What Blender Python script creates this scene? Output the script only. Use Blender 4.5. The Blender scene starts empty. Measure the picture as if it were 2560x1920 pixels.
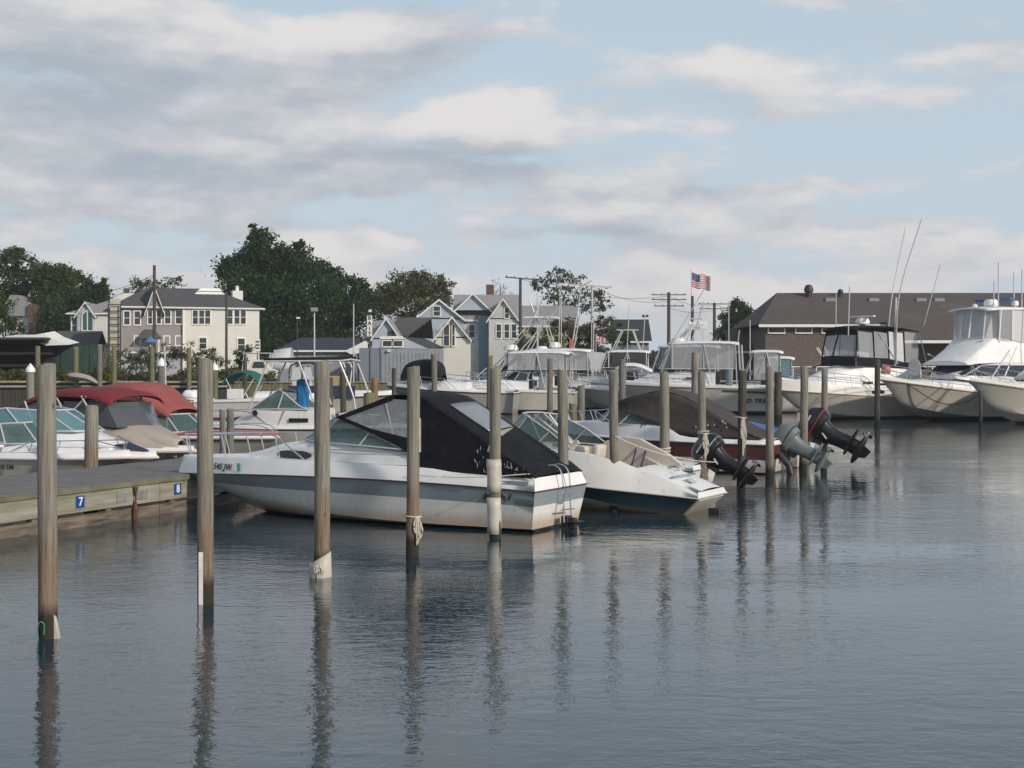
import bpy, bmesh, math, random
import numpy as np
from mathutils import Vector, Matrix, Euler
R = math.radians
random.seed(7)
scene = bpy.context.scene
col = scene.collection

# ------------------------------------------------------------------ camera
F, HOR, EYE, CX = 3600.0, 926.0, 2.9, 1280.0      # focal length and horizon row in photo pixels, eye height in metres
cam = bpy.data.cameras.new('camera')
cam_o = bpy.data.objects.new('camera', cam)
col.objects.link(cam_o)
cam_o.location = (0, 0, EYE)
cam_o.rotation_euler = (R(90), 0, 0)
cam.sensor_width = 36.0
cam.lens = 36.0 * F / 2560.0
cam.shift_y = -(960 - HOR) / 2560.0
cam.clip_start = 0.1
cam.clip_end = 9000
scene.camera = cam_o
scene.render.resolution_x = 1024
scene.render.resolution_y = 768
scene.view_settings.view_transform = 'Standard'
scene.view_settings.look = 'None'
scene.view_settings.exposure = 0.15
scene.view_settings.gamma = 1.0

# ------------------------------------------------------------------ sun and sky
SUN_EL, SUN_AZ = R(24), R(132)        # azimuth from north (+Y) clockwise
sun = bpy.data.lights.new('sun', 'SUN')
sun.energy = 2.9
sun.angle = R(2.0)
sun.color = (1.0, 0.90, 0.78)
sun_o = bpy.data.objects.new('sun', sun)
col.objects.link(sun_o)
sd = Vector((math.sin(SUN_AZ) * math.cos(SUN_EL), math.cos(SUN_AZ) * math.cos(SUN_EL), math.sin(SUN_EL)))
sun_o.rotation_euler = sd.to_track_quat('Z', 'Y').to_euler()
sun_o.location = sd * 200

world = bpy.data.worlds.new('World')
scene.world = world
world.use_nodes = True
nt = world.node_tree
for n in list(nt.nodes):
    nt.nodes.remove(n)
def N(t, **k):
    n = nt.nodes.new(t)
    for a, b in k.items():
        setattr(n, a, b)
    return n
def L_(a, b):
    nt.links.new(a, b)
def setin(n, i, v):
    if isinstance(v, bpy.types.NodeSocket):
        L_(v, n.inputs[i])
    else:
        n.inputs[i].default_value = v
def math_(op, a, b=0.0, c=None, clamp=False):
    n = N('ShaderNodeMath', operation=op, use_clamp=clamp)
    setin(n, 0, a); setin(n, 1, b)
    if c is not None: setin(n, 2, c)
    return n.outputs[0]
def vmath(op, a, b):
    n = N('ShaderNodeVectorMath', operation=op)
    setin(n, 0, a); setin(n, 1, b)
    return n.outputs['Value'] if op == 'LENGTH' else n.outputs[0]
def maprange(v, a, b, c, d, smooth=True):
    n = N('ShaderNodeMapRange')
    n.interpolation_type = 'SMOOTHSTEP' if smooth else 'LINEAR'
    setin(n, 0, v); n.inputs[1].default_value = a; n.inputs[2].default_value = b
    n.inputs[3].default_value = c; n.inputs[4].default_value = d
    return n.outputs[0]
def mixc(f, a, b):
    n = N('ShaderNodeMix', data_type='RGBA')
    setin(n, 0, f)
    for i, v in ((6, a), (7, b)):
        if isinstance(v, bpy.types.NodeSocket): L_(v, n.inputs[i])
        else: n.inputs[i].default_value = (*v, 1)
    return n.outputs[2]
def noise(vec, scale, detail=4, rough=.5, dist=0.0):
    n = N('ShaderNodeTexNoise')
    L_(vec, n.inputs['Vector'])
    n.inputs['Scale'].default_value = scale; n.inputs['Detail'].default_value = detail
    n.inputs['Roughness'].default_value = rough; n.inputs['Distortion'].default_value = dist
    return n
tc = N('ShaderNodeTexCoord')
D0 = vmath('NORMALIZE', tc.outputs['Generated'], (0, 0, 0))
stretch = vmath('MULTIPLY', D0, (1.0, 1.0, 2.3))
w1 = noise(stretch, 7.0, 4, .55)
w2 = noise(stretch, 26.0, 3, .55)
wa = vmath('MULTIPLY', vmath('SUBTRACT', w1.outputs['Color'], (.5, .5, .5)), (.13, .13, .040))
wb = vmath('MULTIPLY', vmath('SUBTRACT', w2.outputs['Color'], (.5, .5, .5)), (.035, .035, .022))
DW = vmath('ADD', vmath('ADD', D0, wa), wb)
def skydir(u, v):
    d = Vector(((u - CX) / F, 1, (HOR - v) / F)).normalized()
    return d
# cloud banks: (column, row, half width, half height) of the photo as directions, and strength
DARK = [(150, 280, 420, 120, .95), (700, 190, 420, 95, .7), (180, 110, 260, 60, .45), (900, 405, 520, 55, .8), (1180, 455, 260, 38, .6), (260, 440, 480, 55, .55),
        (1450, 505, 330, 45, .65), (1880, 480, 260, 50, .65), (2230, 455, 160, 28, .5), (2440, 85, 190, 85, .55), (540, 545, 300, 34, .45),
        (1650, 620, 420, 40, .45), (60, 60, 260, 90, .35), (1020, 535, 260, 40, .35), (1120, 110, 170, 60, .35), (2420, 620, 300, 60, .35), (2080, 560, 300, 36, .5), (1380, 590, 260, 34, .55), (820, 590, 240, 30, .5), (100, 505, 240, 40, .55), (700, 470, 300, 40, .4), (420, 330, 500, 70, .5), (1500, 60, 260, 50, .2)]
LITE = [(480, 60, 420, 90, .55), (780, 120, 180, 90, .5), (1215, 300, 165, 65, 1.0), (600, 370, 300, 36, .75), (1500, 445, 190, 34, .7), (30, 570, 70, 28, .9),
        (950, 585, 60, 34, .9), (1180, 640, 36, 34, .6), (500, 612, 40, 22, .6), (235, 672, 36, 26, .7), (840, 655, 90, 28, .5), (1720, 270, 500, 60, .45),
        (2080, 610, 130, 50, .6), (2440, 660, 220, 50, .7), (1900, 720, 420, 40, .6), (2000, 150, 400, 60, .3), (1350, 690, 500, 60, .3), (620, 230, 260, 55, .35)]
BLUE = [(1500, 60, 330, 70, .8), (1900, 50, 260, 80, .6), (2150, 360, 380, 50, .45), (1250, 20, 160, 40, .6)]
def banks(lst, vec):
    tot = None
    for (u, v, ru, rv, s) in lst:
        d = skydir(u, v)
        n = vmath('MULTIPLY', vmath('SUBTRACT', vec, tuple(d)), (F / ru, 0.0, F / rv))
        g = maprange(vmath('LENGTH', n, (0, 0, 0)), 0.15, 1.55, s, 0.0)
        tot = g if tot is None else math_('ADD', tot, g)
    return tot
cD = banks(DARK, DW); cL = banks(LITE, DW); cB = banks(BLUE, D0)
cs = vmath('MULTIPLY', vmath('ADD', D0, vmath('MULTIPLY', vmath('SUBTRACT', w1.outputs['Color'], (.5, .5, .5)), (.03, .03, .010))), (1.0, 1.0, 3.0))
f1 = noise(cs, 8.5, 9, .54, .0).outputs['Fac']
f2 = noise(vmath('ADD', cs, (.012, 0.0, .055)), 8.5, 9, .54, .0).outputs['Fac']
hi = noise(cs, 21.0, 5, .6, .2).outputs['Fac']
big = noise(cs, 2.6, 3, .5, .2).outputs['Fac']
sky = N('ShaderNodeTexSky', sky_type='NISHITA')
sky.sun_disc = False
sky.sun_elevation = SUN_EL
sky.sun_rotation = SUN_AZ
sky.air_density = 1.0; sky.dust_density = 1.4; sky.ozone_density = 1.6
skyc = vmath('SCALE', sky.outputs[0], (0, 0, 0)); skyc.node.inputs['Scale'].default_value = 0.10
sepz = N('ShaderNodeSeparateXYZ'); L_(D0, sepz.inputs[0])
elev = sepz.outputs['Z']
base = mixc(maprange(elev, .15, .6, .86, .25), skyc, (.505, .60, .68))       # thin high veil over the blue
base = mixc(maprange(elev, .0, .16, .60, 0.0), base, (.555, .595, .64))     # pale air near the horizon
sepx = N('ShaderNodeSeparateXYZ'); L_(D0, sepx.inputs[0])
lean = math_('ADD', maprange(sepx.outputs['X'], -.3, .3, .045, -.035), maprange(elev, .02, .12, .035, 0.0))
cov = math_('ADD', math_('ADD', math_('MULTIPLY', cD, .22), math_('MULTIPLY', cL, .17)), math_('ADD', lean, math_('MULTIPLY', math_('SUBTRACT', big, .5), .30)))
cov = math_('SUBTRACT', cov, math_('MULTIPLY', cB, .10))
dens = math_('ADD', math_('ADD', f1, cov), math_('MULTIPLY', math_('SUBTRACT', hi, .5), .17))
alpha = maprange(dens, .45, .64, 0.0, .93)
alpha = math_('MULTIPLY', alpha, maprange(elev, .27, .60, 1.0, .40))
relief = math_('MULTIPLY', math_('SUBTRACT', f1, f2), 4.0)
shade = math_('ADD', math_('ADD', relief, math_('MULTIPLY', math_('SUBTRACT', hi, .5), 1.0)), math_('MULTIPLY', math_('SUBTRACT', cL, math_('MULTIPLY', cD, .62)), .72))
shade = math_('ADD', shade, math_('ADD', maprange(elev, 0.0, .20, .36, .22), maprange(sepx.outputs['X'], -.3, .3, -.06, .10)))
mot = noise(cs, 16.0, 6, .6, .1).outputs['Fac']
shade = math_('ADD', shade, math_('MULTIPLY', math_('SUBTRACT', mot, .5), 1.1))
shade = maprange(shade, -.95, 1.45, 0.0, 1.0)
ccol = mixc(shade, (.37, .415, .475), (.71, .685, .675))
ccol = mixc(maprange(elev, 0.0, .10, .35, 0.0), ccol, (.60, .57, .58))
c2 = mixc(alpha, base, ccol)
bg = N('ShaderNodeBackground'); L_(c2, bg.inputs[0]); bg.inputs[1].default_value = 1.0
wo = N('ShaderNodeOutputWorld'); L_(bg.outputs[0], wo.inputs[0])

# ------------------------------------------------------------------ materials
MATS = {}
def pm(name, c, rough=.55, metal=0.0, var=.12, vs=3.0, bump=0.0, bs=20.0, stretchv=(1, 1, 1), spec=.5, dirt=None, ds=1.5, dth=(.5, .7), coat=0.0, trans=0.0):
    """Principled material whose colour varies with noise; dirt = a second colour in patches."""
    if name in MATS: return MATS[name]
    m = bpy.data.materials.new(name); m.use_nodes = True
    t = m.node_tree; p = t.nodes['Principled BSDF']
    p.inputs['Roughness'].default_value = rough; p.inputs['Metallic'].default_value = metal
    p.inputs['Specular IOR Level'].default_value = spec; p.inputs['Coat Weight'].default_value = coat
    co = t.nodes.new('ShaderNodeTexCoord'); mp = t.nodes.new('ShaderNodeMapping'); mp.inputs['Scale'].default_value = stretchv
    t.links.new(co.outputs['Object'], mp.inputs[0])
    n1 = t.nodes.new('ShaderNodeTexNoise'); n1.inputs['Scale'].default_value = vs; n1.inputs['Detail'].default_value = 6
    t.links.new(mp.outputs[0], n1.inputs['Vector'])
    r = t.nodes.new('ShaderNodeMapRange'); r.inputs[1].default_value = .3; r.inputs[2].default_value = .7
    r.inputs[3].default_value = 1 - var; r.inputs[4].default_value = 1 + var
    t.links.new(n1.outputs['Fac'], r.inputs[0])
    vm = t.nodes.new('ShaderNodeVectorMath'); vm.operation = 'SCALE'; vm.inputs[0].default_value = c[:3]
    t.links.new(r.outputs[0], vm.inputs['Scale'])
    out = vm.outputs[0]
    if dirt:
        n2 = t.nodes.new('ShaderNodeTexNoise'); n2.inputs['Scale'].default_value = ds; n2.inputs['Detail'].default_value = 8; n2.inputs['Roughness'].default_value = .65
        t.links.new(mp.outputs[0], n2.inputs['Vector'])
        r2 = t.nodes.new('ShaderNodeMapRange'); r2.inputs[1].default_value = dth[0]; r2.inputs[2].default_value = dth[1]
        t.links.new(n2.outputs['Fac'], r2.inputs[0])
        mx = t.nodes.new('ShaderNodeMix'); mx.data_type = 'RGBA'; mx.inputs[7].default_value = (*dirt, 1)
        t.links.new(r2.outputs[0], mx.inputs[0]); t.links.new(out, mx.inputs[6]); out = mx.outputs[2]
    t.links.new(out, p.inputs['Base Color'])
    if bump:
        n3 = t.nodes.new('ShaderNodeTexNoise'); n3.inputs['Scale'].default_value = bs; n3.inputs['Detail'].default_value = 5
        t.links.new(mp.outputs[0], n3.inputs['Vector'])
        b = t.nodes.new('ShaderNodeBump'); b.inputs['Strength'].default_value = 1; b.inputs['Distance'].default_value = bump
        t.links.new(n3.outputs['Fac'], b.inputs['Height']); t.links.new(b.outputs[0], p.inputs['Normal'])
    MATS[name] = m
    return m
def glassm(name, tint, alpha, rough=.06):
    """clear or smoked sheet: see-through body under a glossy skin."""
    if name in MATS: return MATS[name]
    m = bpy.data.materials.new(name); m.use_nodes = True; t = m.node_tree
    for n in list(t.nodes): t.nodes.remove(n)
    o = t.nodes.new('ShaderNodeOutputMaterial'); tr = t.nodes.new('ShaderNodeBsdfTransparent'); tr.inputs[0].default_value = (*[min(1, x * 1.0 + .55) for x in tint], 1)
    pr = t.nodes.new('ShaderNodeBsdfPrincipled'); pr.inputs['Base Color'].default_value = (*tint, 1); pr.inputs['Roughness'].default_value = rough
    co = t.nodes.new('ShaderNodeTexCoord'); nn = t.nodes.new('ShaderNodeTexNoise'); nn.inputs['Scale'].default_value = 2.5
    t.links.new(co.outputs['Object'], nn.inputs['Vector'])
    b = t.nodes.new('ShaderNodeBump'); b.inputs['Distance'].default_value = .03; t.links.new(nn.outputs['Fac'], b.inputs['Height']); t.links.new(b.outputs[0], pr.inputs['Normal'])
    mx = t.nodes.new('ShaderNodeMixShader'); mx.inputs[0].default_value = alpha
    t.links.new(tr.outputs[0], mx.inputs[1]); t.links.new(pr.outputs[0], mx.inputs[2]); t.links.new(mx.outputs[0], o.inputs[0])
    MATS[name] = m
    return m

def pilem(name, top, low, weed, zl, zw, rust=None):
    """weathered round timber: grey above, brown where the tide wets it, dark weed at the waterline (object z in metres above water)."""
    if name in MATS: return MATS[name]
    m = bpy.data.materials.new(name); m.use_nodes = True; t = m.node_tree; p = t.nodes['Principled BSDF']
    p.inputs['Roughness'].default_value = .88; p.inputs['Specular IOR Level'].default_value = .25
    co = t.nodes.new('ShaderNodeTexCoord'); oi = t.nodes.new('ShaderNodeObjectInfo')
    off = t.nodes.new('ShaderNodeVectorMath'); off.operation = 'ADD'
    rnd = t.nodes.new('ShaderNodeMath'); rnd.operation = 'MULTIPLY'; rnd.inputs[1].default_value = 37.0; t.links.new(oi.outputs['Random'], rnd.inputs[0])
    t.links.new(co.outputs['Object'], off.inputs[0]); t.links.new(rnd.outputs[0], off.inputs[1])
    mp = t.nodes.new('ShaderNodeMapping'); mp.inputs['Scale'].default_value = (16, 16, .9); t.links.new(off.outputs[0], mp.inputs[0])
    g = t.nodes.new('ShaderNodeTexNoise'); g.inputs['Scale'].default_value = 1.8; g.inputs['Detail'].default_value = 9; g.inputs['Roughness'].default_value = .62; t.links.new(mp.outputs[0], g.inputs['Vector'])
    g2 = t.nodes.new('ShaderNodeTexNoise'); g2.inputs['Scale'].default_value = 1.6; g2.inputs['Detail'].default_value = 4; t.links.new(off.outputs[0], g2.inputs['Vector'])
    mp3 = t.nodes.new('ShaderNodeMapping'); mp3.inputs['Scale'].default_value = (3, 3, 1.3); t.links.new(off.outputs[0], mp3.inputs[0])
    vo = t.nodes.new('ShaderNodeTexVoronoi'); vo.inputs['Scale'].default_value = 1.4; t.links.new(mp3.outputs[0], vo.inputs['Vector'])
    def ramp(sock, stops):
        r = t.nodes.new('ShaderNodeValToRGB'); e = r.color_ramp.elements
        while len(e) < len(stops): e.new(.5)
        for el, (pos, c) in zip(e, stops): el.position = pos; el.color = (*c, 1)
        t.links.new(sock, r.inputs[0]); return r.outputs[0]
    def mix(f, a, b):
        x = t.nodes.new('ShaderNodeMix'); x.data_type = 'RGBA'
        t.links.new(f, x.inputs[0]); 
        for i, v in ((6, a), (7, b)):
            if isinstance(v, bpy.types.NodeSocket): t.links.new(v, x.inputs[i])
            else: x.inputs[i].default_value = (*v, 1)
        return x.outputs[2]
    def mr(s, a, b, c=0., d=1.):
        r = t.nodes.new('ShaderNodeMapRange'); t.links.new(s, r.inputs[0])
        for i, v in enumerate((a, b, c, d)): r.inputs[i + 1].default_value = v
        return r.outputs[0]
    k = lambda c, s: tuple(x * s for x in c)
    ct = ramp(g.outputs['Fac'], [(.30, k(top, .52)), (.5, top), (.72, k(top, 1.28))])
    cl = ramp(g.outputs['Fac'], [(.32, k(low, .45)), (.52, low), (.75, k(low, 1.3))])
    sep = t.nodes.new('ShaderNodeSeparateXYZ'); t.links.new(co.outputs['Object'], sep.inputs[0])
    zz = t.nodes.new('ShaderNodeMath'); zz.operation = 'MULTIPLY_ADD'; zz.inputs[1].default_value = -.9; t.links.new(g2.outputs['Fac'], zz.inputs[0]); t.links.new(sep.outputs['Z'], zz.inputs[2])
    c = mix(mr(zz.outputs[0], zl - .45, zl - .45 + .38, 1, 0), ct, cl)
    c = mix(mr(g2.outputs['Fac'], .52, .72, 0, .55), c, k(top, .62))
    c = mix(mr(vo.outputs['Distance'], .04, .09, .85, 0), c, k(top, .22))       # knots
    zz2 = t.nodes.new('ShaderNodeMath'); zz2.operation = 'MULTIPLY_ADD'; zz2.inputs[1].default_value = -.25; t.links.new(g.outputs['Fac'], zz2.inputs[0]); t.links.new(sep.outputs['Z'], zz2.inputs[2])
    c = mix(mr(zz2.outputs[0], zw - .12, zw + .02, 1, 0), c, weed)
    t.links.new(c, p.inputs['Base Color'])
    b = t.nodes.new('ShaderNodeBump'); b.inputs['Distance'].default_value = .02; t.links.new(g.outputs['Fac'], b.inputs['Height']); t.links.new(b.outputs[0], p.inputs['Normal'])
    MATS[name] = m
    return m

def hullm(name, c, stain=(.35, .22, .10), zs=.14, amt=.5):
    """gelcoat with a tea-brown scum line just above the water."""
    if name in MATS: return MATS[name]
    m = pm(name, c, rough=.28, var=.05, vs=1.3, coat=.15)
    t = m.node_tree; p = t.nodes['Principled BSDF']
    src = p.inputs['Base Color'].links[0].from_socket
    co = t.nodes.new('ShaderNodeTexCoord'); sep = t.nodes.new('ShaderNodeSeparateXYZ'); t.links.new(co.outputs['Object'], sep.inputs[0])
    mp = t.nodes.new('ShaderNodeMapping'); mp.inputs['Scale'].default_value = (5, 5, .5); t.links.new(co.outputs['Object'], mp.inputs[0])
    n = t.nodes.new('ShaderNodeTexNoise'); n.inputs['Scale'].default_value = 1.5; n.inputs['Detail'].default_value = 7; t.links.new(mp.outputs[0], n.inputs['Vector'])
    a = t.nodes.new('ShaderNodeMath'); a.operation = 'MULTIPLY_ADD'; a.inputs[1].default_value = -.22; t.links.new(n.outputs['Fac'], a.inputs[0]); t.links.new(sep.outputs['Z'], a.inputs[2])
    r = t.nodes.new('ShaderNodeMapRange'); r.inputs[1].default_value = zs - .2; r.inputs[2].default_value = zs; r.inputs[3].default_value = amt; r.inputs[4].default_value = 0
    t.links.new(a.outputs[0], r.inputs[0])
    st = t.nodes.new('ShaderNodeMapRange'); st.inputs[1].default_value = .58; st.inputs[2].default_value = .75; st.inputs[4].default_value = .32; t.links.new(n.outputs['Fac'], st.inputs[0])
    ad = t.nodes.new('ShaderNodeMath'); ad.operation = 'MAXIMUM'; t.links.new(r.outputs[0], ad.inputs[0]); t.links.new(st.outputs[0], ad.inputs[1])
    mx = t.nodes.new('ShaderNodeMix'); mx.data_type = 'RGBA'; mx.inputs[7].default_value = (*stain, 1)
    t.links.new(ad.outputs[0], mx.inputs[0]); t.links.new(src, mx.inputs[6]); t.links.new(mx.outputs[2], p.inputs['Base Color'])
    return m

WHITE = hullm('white_gelcoat', (.70, .69, .66), zs=.24, amt=.62)
CREAM = hullm('cream_gelcoat', (.64, .60, .53))
AGED = hullm('aged_gelcoat', (.56, .53, .46), zs=.22, amt=.6)
DECKW = pm('deck_white', (.76, .76, .75), .4, var=.06, vs=2)
NONSKID = pm('deck_nonskid', (.62, .62, .60), .7, var=.08, vs=6)
BEIGE = pm('beige_vinyl', (.56, .50, .43), .5, var=.08)
def bootm(name, c, boot, z0=.10):
    """gelcoat with a painted boot top below height z0 above the waterline."""
    if name in MATS: return MATS[name]
    m = hullm(name, c); t = m.node_tree; p = t.nodes['Principled BSDF']; src = p.inputs['Base Color'].links[0].from_socket
    co = t.nodes.new('ShaderNodeTexCoord'); sep = t.nodes.new('ShaderNodeSeparateXYZ'); t.links.new(co.outputs['Object'], sep.inputs[0])
    r = t.nodes.new('ShaderNodeMapRange'); r.inputs[1].default_value = z0 - .012; r.inputs[2].default_value = z0 + .012; r.inputs[3].default_value = 1; r.inputs[4].default_value = 0
    t.links.new(sep.outputs['Z'], r.inputs[0]); mx = t.nodes.new('ShaderNodeMix'); mx.data_type = 'RGBA'; mx.inputs[7].default_value = (*boot, 1)
    t.links.new(r.outputs[0], mx.inputs[0]); t.links.new(src, mx.inputs[6]); t.links.new(mx.outputs[2], p.inputs['Base Color'])
    return m
GREYBAND = pm('grey_blue_band', (.23, .27, .29), .35, var=.08, vs=1.5)
NAVY = hullm('navy_teal_gelcoat', (.018, .045, .062), stain=(.16, .12, .06), zs=.08)
MAROON = hullm('maroon_gelcoat', (.115, .038, .034))
REDG = pm('red_gelcoat', (.36, .11, .10), .4, var=.08)
BOTTOM = pm('bottom_paint', (.10, .035, .025), .8, var=.3, vs=4, dirt=(.03, .03, .02))
BLKBOT = pm('black_bottom', (.02, .022, .02), .8, var=.3, vs=4)
BLACK = pm('black_rubber', (.02, .02, .022), .5)
CHROME = pm('stainless_steel', (.72, .73, .74), .22, metal=1.0, var=.05)
ALU = pm('white_aluminium_tube', (.50, .51, .52), .35, var=.05)
BLKCAN = pm('black_canvas', (.0075, .008, .011), .82, var=.3, vs=2.2, bump=.06, bs=1.6, dirt=(.018, .019, .022), ds=3, spec=.25)
BRNCAN = pm('brown_canvas', (.052, .041, .038), .88, var=.25, vs=1.6, bump=.07, bs=1.7, dirt=(.085, .07, .065), ds=1.2, dth=(.5, .8))
REDCAN = pm('red_canvas', (.27, .072, .062), .85, var=.14, vs=1.2, bump=.05, bs=2)
CRIMCAN = pm('crimson_canvas', (.17, .018, .028), .85, var=.14, vs=1.2, bump=.05, bs=2)
NAVCAN = pm('navy_canvas', (.025, .035, .065), .85, var=.2, bump=.02, bs=3)
TAUPECAN = pm('taupe_canvas', (.34, .30, .26), .85, var=.12, bump=.02, bs=2)
BLUECAN = pm('blue_tarp', (.03, .13, .36), .6, var=.15, bump=.02, bs=3)
TEALCAN = pm('green_canvas', (.01, .10, .085), .8, var=.15)
VINYL = glassm('clear_vinyl', (.50, .52, .54), .30, .12)
VINYLW = glassm('cloudy_vinyl', (.60, .61, .62), .86, .22)
SMOKE = glassm('smoked_vinyl', (.10, .11, .12), .80, .12)
GLASS = glassm('windshield_glass', (.15, .22, .22), .36, .04)
GLASSD = pm('dark_glass', (.015, .02, .025), .08, var=.2, spec=.8)
ROPE = pm('rope_fibre', (.50, .46, .38), .9, var=.25, vs=30)
PVC = pm('white_plastic', (.46, .44, .39), .5, var=.12, vs=6, dirt=(.38, .31, .20), ds=5, dth=(.55, .8))

# ------------------------------------------------------------------ mesh builder
class MB:
    def __init__(s): s.v = []; s.f = []; s.m = []; s.k = 0
    def mi(s, k): s.k = k; return s
    def add(s, vs, fs):
        b = len(s.v); s.v += [tuple(p) for p in vs]
        for q in fs: s.f.append(tuple(b + i for i in q)); s.m.append(s.k)
    def box(s, c, d, rz=0.0, M=None):
        x, y, z = d[0] / 2, d[1] / 2, d[2] / 2
        P = [Vector((a * x, b_ * y, e * z)) for a in (-1, 1) for b_ in (-1, 1) for e in (-1, 1)]
        m = (M if M is not None else Matrix.Rotation(rz, 3, 'Z'))
        P = [m @ p + Vector(c) for p in P]
        s.add(P, [(0, 1, 3, 2), (4, 6, 7, 5), (0, 4, 5, 1), (2, 3, 7, 6), (0, 2, 6, 4), (1, 5, 7, 3)])
    def tube(s, pts, r, n=8, r2=None, cap=True):
        pts = [Vector(p) for p in pts]; m = len(pts); rings = []
        up = Vector((0, 0, 1))
        for i, p in enumerate(pts):
            t = (pts[min(i + 1, m - 1)] - pts[max(i - 1, 0)]).normalized()
            a = t.cross(up)
            if a.length < .05: a = t.cross(Vector((1, 0, 0)))
            a.normalize(); b = t.cross(a)
            rr = r if r2 is None else r + (r2 - r) * i / max(1, m - 1)
            rings.append([p + (a * math.cos(2 * math.pi * j / n) + b * math.sin(2 * math.pi * j / n)) * rr for j in range(n)])
        s.rings(rings, cap=cap)
    def rings(s, rings, cap=True, close=True):
        n = len(rings[0]); b = len(s.v)
        for rg in rings: s.v += [tuple(p) for p in rg]
        for i in range(len(rings) - 1):
            for j in range(n if close else n - 1):
                k = (j + 1) % n
                s.f.append((b + i * n + j, b + i * n + k, b + (i + 1) * n + k, b + (i + 1) * n + j)); s.m.append(s.k)
        if cap and close:
            s.f.append(tuple(b + j for j in range(n))[::-1]); s.m.append(s.k)
            s.f.append(tuple(b + (len(rings) - 1) * n + j for j in range(n))); s.m.append(s.k)
    def grid(s, rows):
        """rows: equal-length lists of points joined by quads."""
        s.rings(rows, cap=False, close=False)
    def panel(s, pts, th, nrm=None):
        """flat polygon given real thickness th along its normal."""
        P = [Vector(p) for p in pts]
        if nrm is None:
            nrm = Vector((0, 0, 0))
            for i in range(len(P)):
                a, b = P[i], P[(i + 1) % len(P)]
                nrm += a.cross(b)
            nrm.normalize()
        nrm = Vector(nrm); A = [p + nrm * th / 2 for p in P]; B = [p - nrm * th / 2 for p in P]; n = len(P)
        s.add(A + B, [tuple(range(n)), tuple(range(2 * n - 1, n - 1, -1))] + [(i, i + n, (i + 1) % n + n, (i + 1) % n) for i in range(n)])
    def lathe(s, prof, n=16, c=(0, 0, 0), axis='z'):
        rings = []
        for r, z in prof:
            rg = []
            for j in range(n):
                a = 2 * math.pi * j / n; p = (r * math.cos(a), r * math.sin(a), z)
                if axis == 'x': p = (z, r * math.cos(a), r * math.sin(a))
                if axis == 'y': p = (r * math.cos(a), z, -r * math.sin(a))
                rg.append((p[0] + c[0], p[1] + c[1], p[2] + c[2]))
            rings.append(rg)
        s.rings(rings)
    def build(s, name, mats, parent=None, smooth=38, loc=None, solid=0.0, bevel=0.0, fix=True):
        me = bpy.data.meshes.new(name); me.from_pydata(s.v, [], s.f)
        if not isinstance(mats, (list, tuple)): mats = [mats]
        for m in mats: me.materials.append(m)
        me.polygons.foreach_set('material_index', s.m)
        if fix:
            bm = bmesh.new(); bm.from_mesh(me)
            bmesh.ops.remove_doubles(bm, verts=bm.verts, dist=1e-5)
            bmesh.ops.recalc_face_normals(bm, faces=bm.faces)
            bm.to_mesh(me); bm.free()
        if smooth:
            me.polygons.foreach_set('use_smooth', [True] * len(me.polygons))
            me.set_sharp_from_angle(angle=R(smooth))
        me.update()
        o = bpy.data.objects.new(name, me); col.objects.link(o)
        if solid:
            md = o.modifiers.new('thick', 'SOLIDIFY'); md.thickness = solid; md.offset = 0
        if bevel:
            md = o.modifiers.new('edge', 'BEVEL'); md.width = bevel; md.segments = 2; md.limit_method = 'ANGLE'
        if parent is not None: o.parent = parent
        if loc is not None: o.location = loc
        return o
def tag(o, label=None, cat=None, group=None, kind=None):
    if label: o['label'] = label
    if cat: o['category'] = cat
    if group: o['group'] = group
    if kind: o['kind'] = kind
    return o
def thing(name, label, cat, loc=(0, 0, 0), rz=0.0, group=None):
    o = bpy.data.objects.new(name, None); col.objects.link(o); o.empty_display_size = .3
    o.location = loc; o.rotation_euler = (0, 0, rz)
    return tag(o, label, cat, group)
def ground(u, v, z=0.0):
    """world point at height z that the photo shows at column u, row v."""
    d = F * (EYE - z) / (v - HOR)
    return Vector(((u - CX) * d / F, d, z))
def at(u, v, d):
    """world point at depth d seen at column u, row v."""
    return Vector(((u - CX) * d / F, d, EYE - (v - HOR) * d / F))
def lerp(a, b, t): return a + (b - a) * t
def curve(pts, n):
    """Catmull-Rom through the points, n samples per span."""
    P = [Vector(p) for p in pts]; P = [P[0] * 2 - P[1]] + P + [P[-1] * 2 - P[-2]]; out = []
    for i in range(1, len(P) - 2):
        for j in range(n):
            t = j / n; a, b, c, d = P[i - 1], P[i], P[i + 1], P[i + 2]
            out.append(.5 * ((2 * b) + (c - a) * t + (2 * a - 5 * b + 4 * c - d) * t * t + (3 * b - a - 3 * c + d) * t ** 3))
    out.append(P[-2]); return out
TH = math.atan((3140 - CX) / F)
YAWL = math.pi - TH      # bows to the left, slightly away
def text(name, s, size, parent, loc, rot, mat, ext=.004, align='CENTER', shear=0.0, sx=1.0, bold=.022):
    """lettering as its own thin mesh."""
    c = bpy.data.curves.new(name, 'FONT'); c.body = s; c.size = size; c.extrude = ext; c.align_x = align; c.align_y = 'CENTER'; c.shear = shear; c.resolution_u = 3; c.offset = bold * size
    q = bpy.data.objects.new('lettering_source', c); col.objects.link(q)
    me = bpy.data.meshes.new_from_object(q.evaluated_get(bpy.context.evaluated_depsgraph_get()))
    bpy.data.objects.remove(q); bpy.data.curves.remove(c)
    me.name = name; me.materials.clear(); me.materials.append(mat)
    o = bpy.data.objects.new(name, me); col.objects.link(o); o.parent = parent; o.location = loc; o.rotation_euler = rot; o.scale = (sx, 1, 1)
    return o
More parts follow.
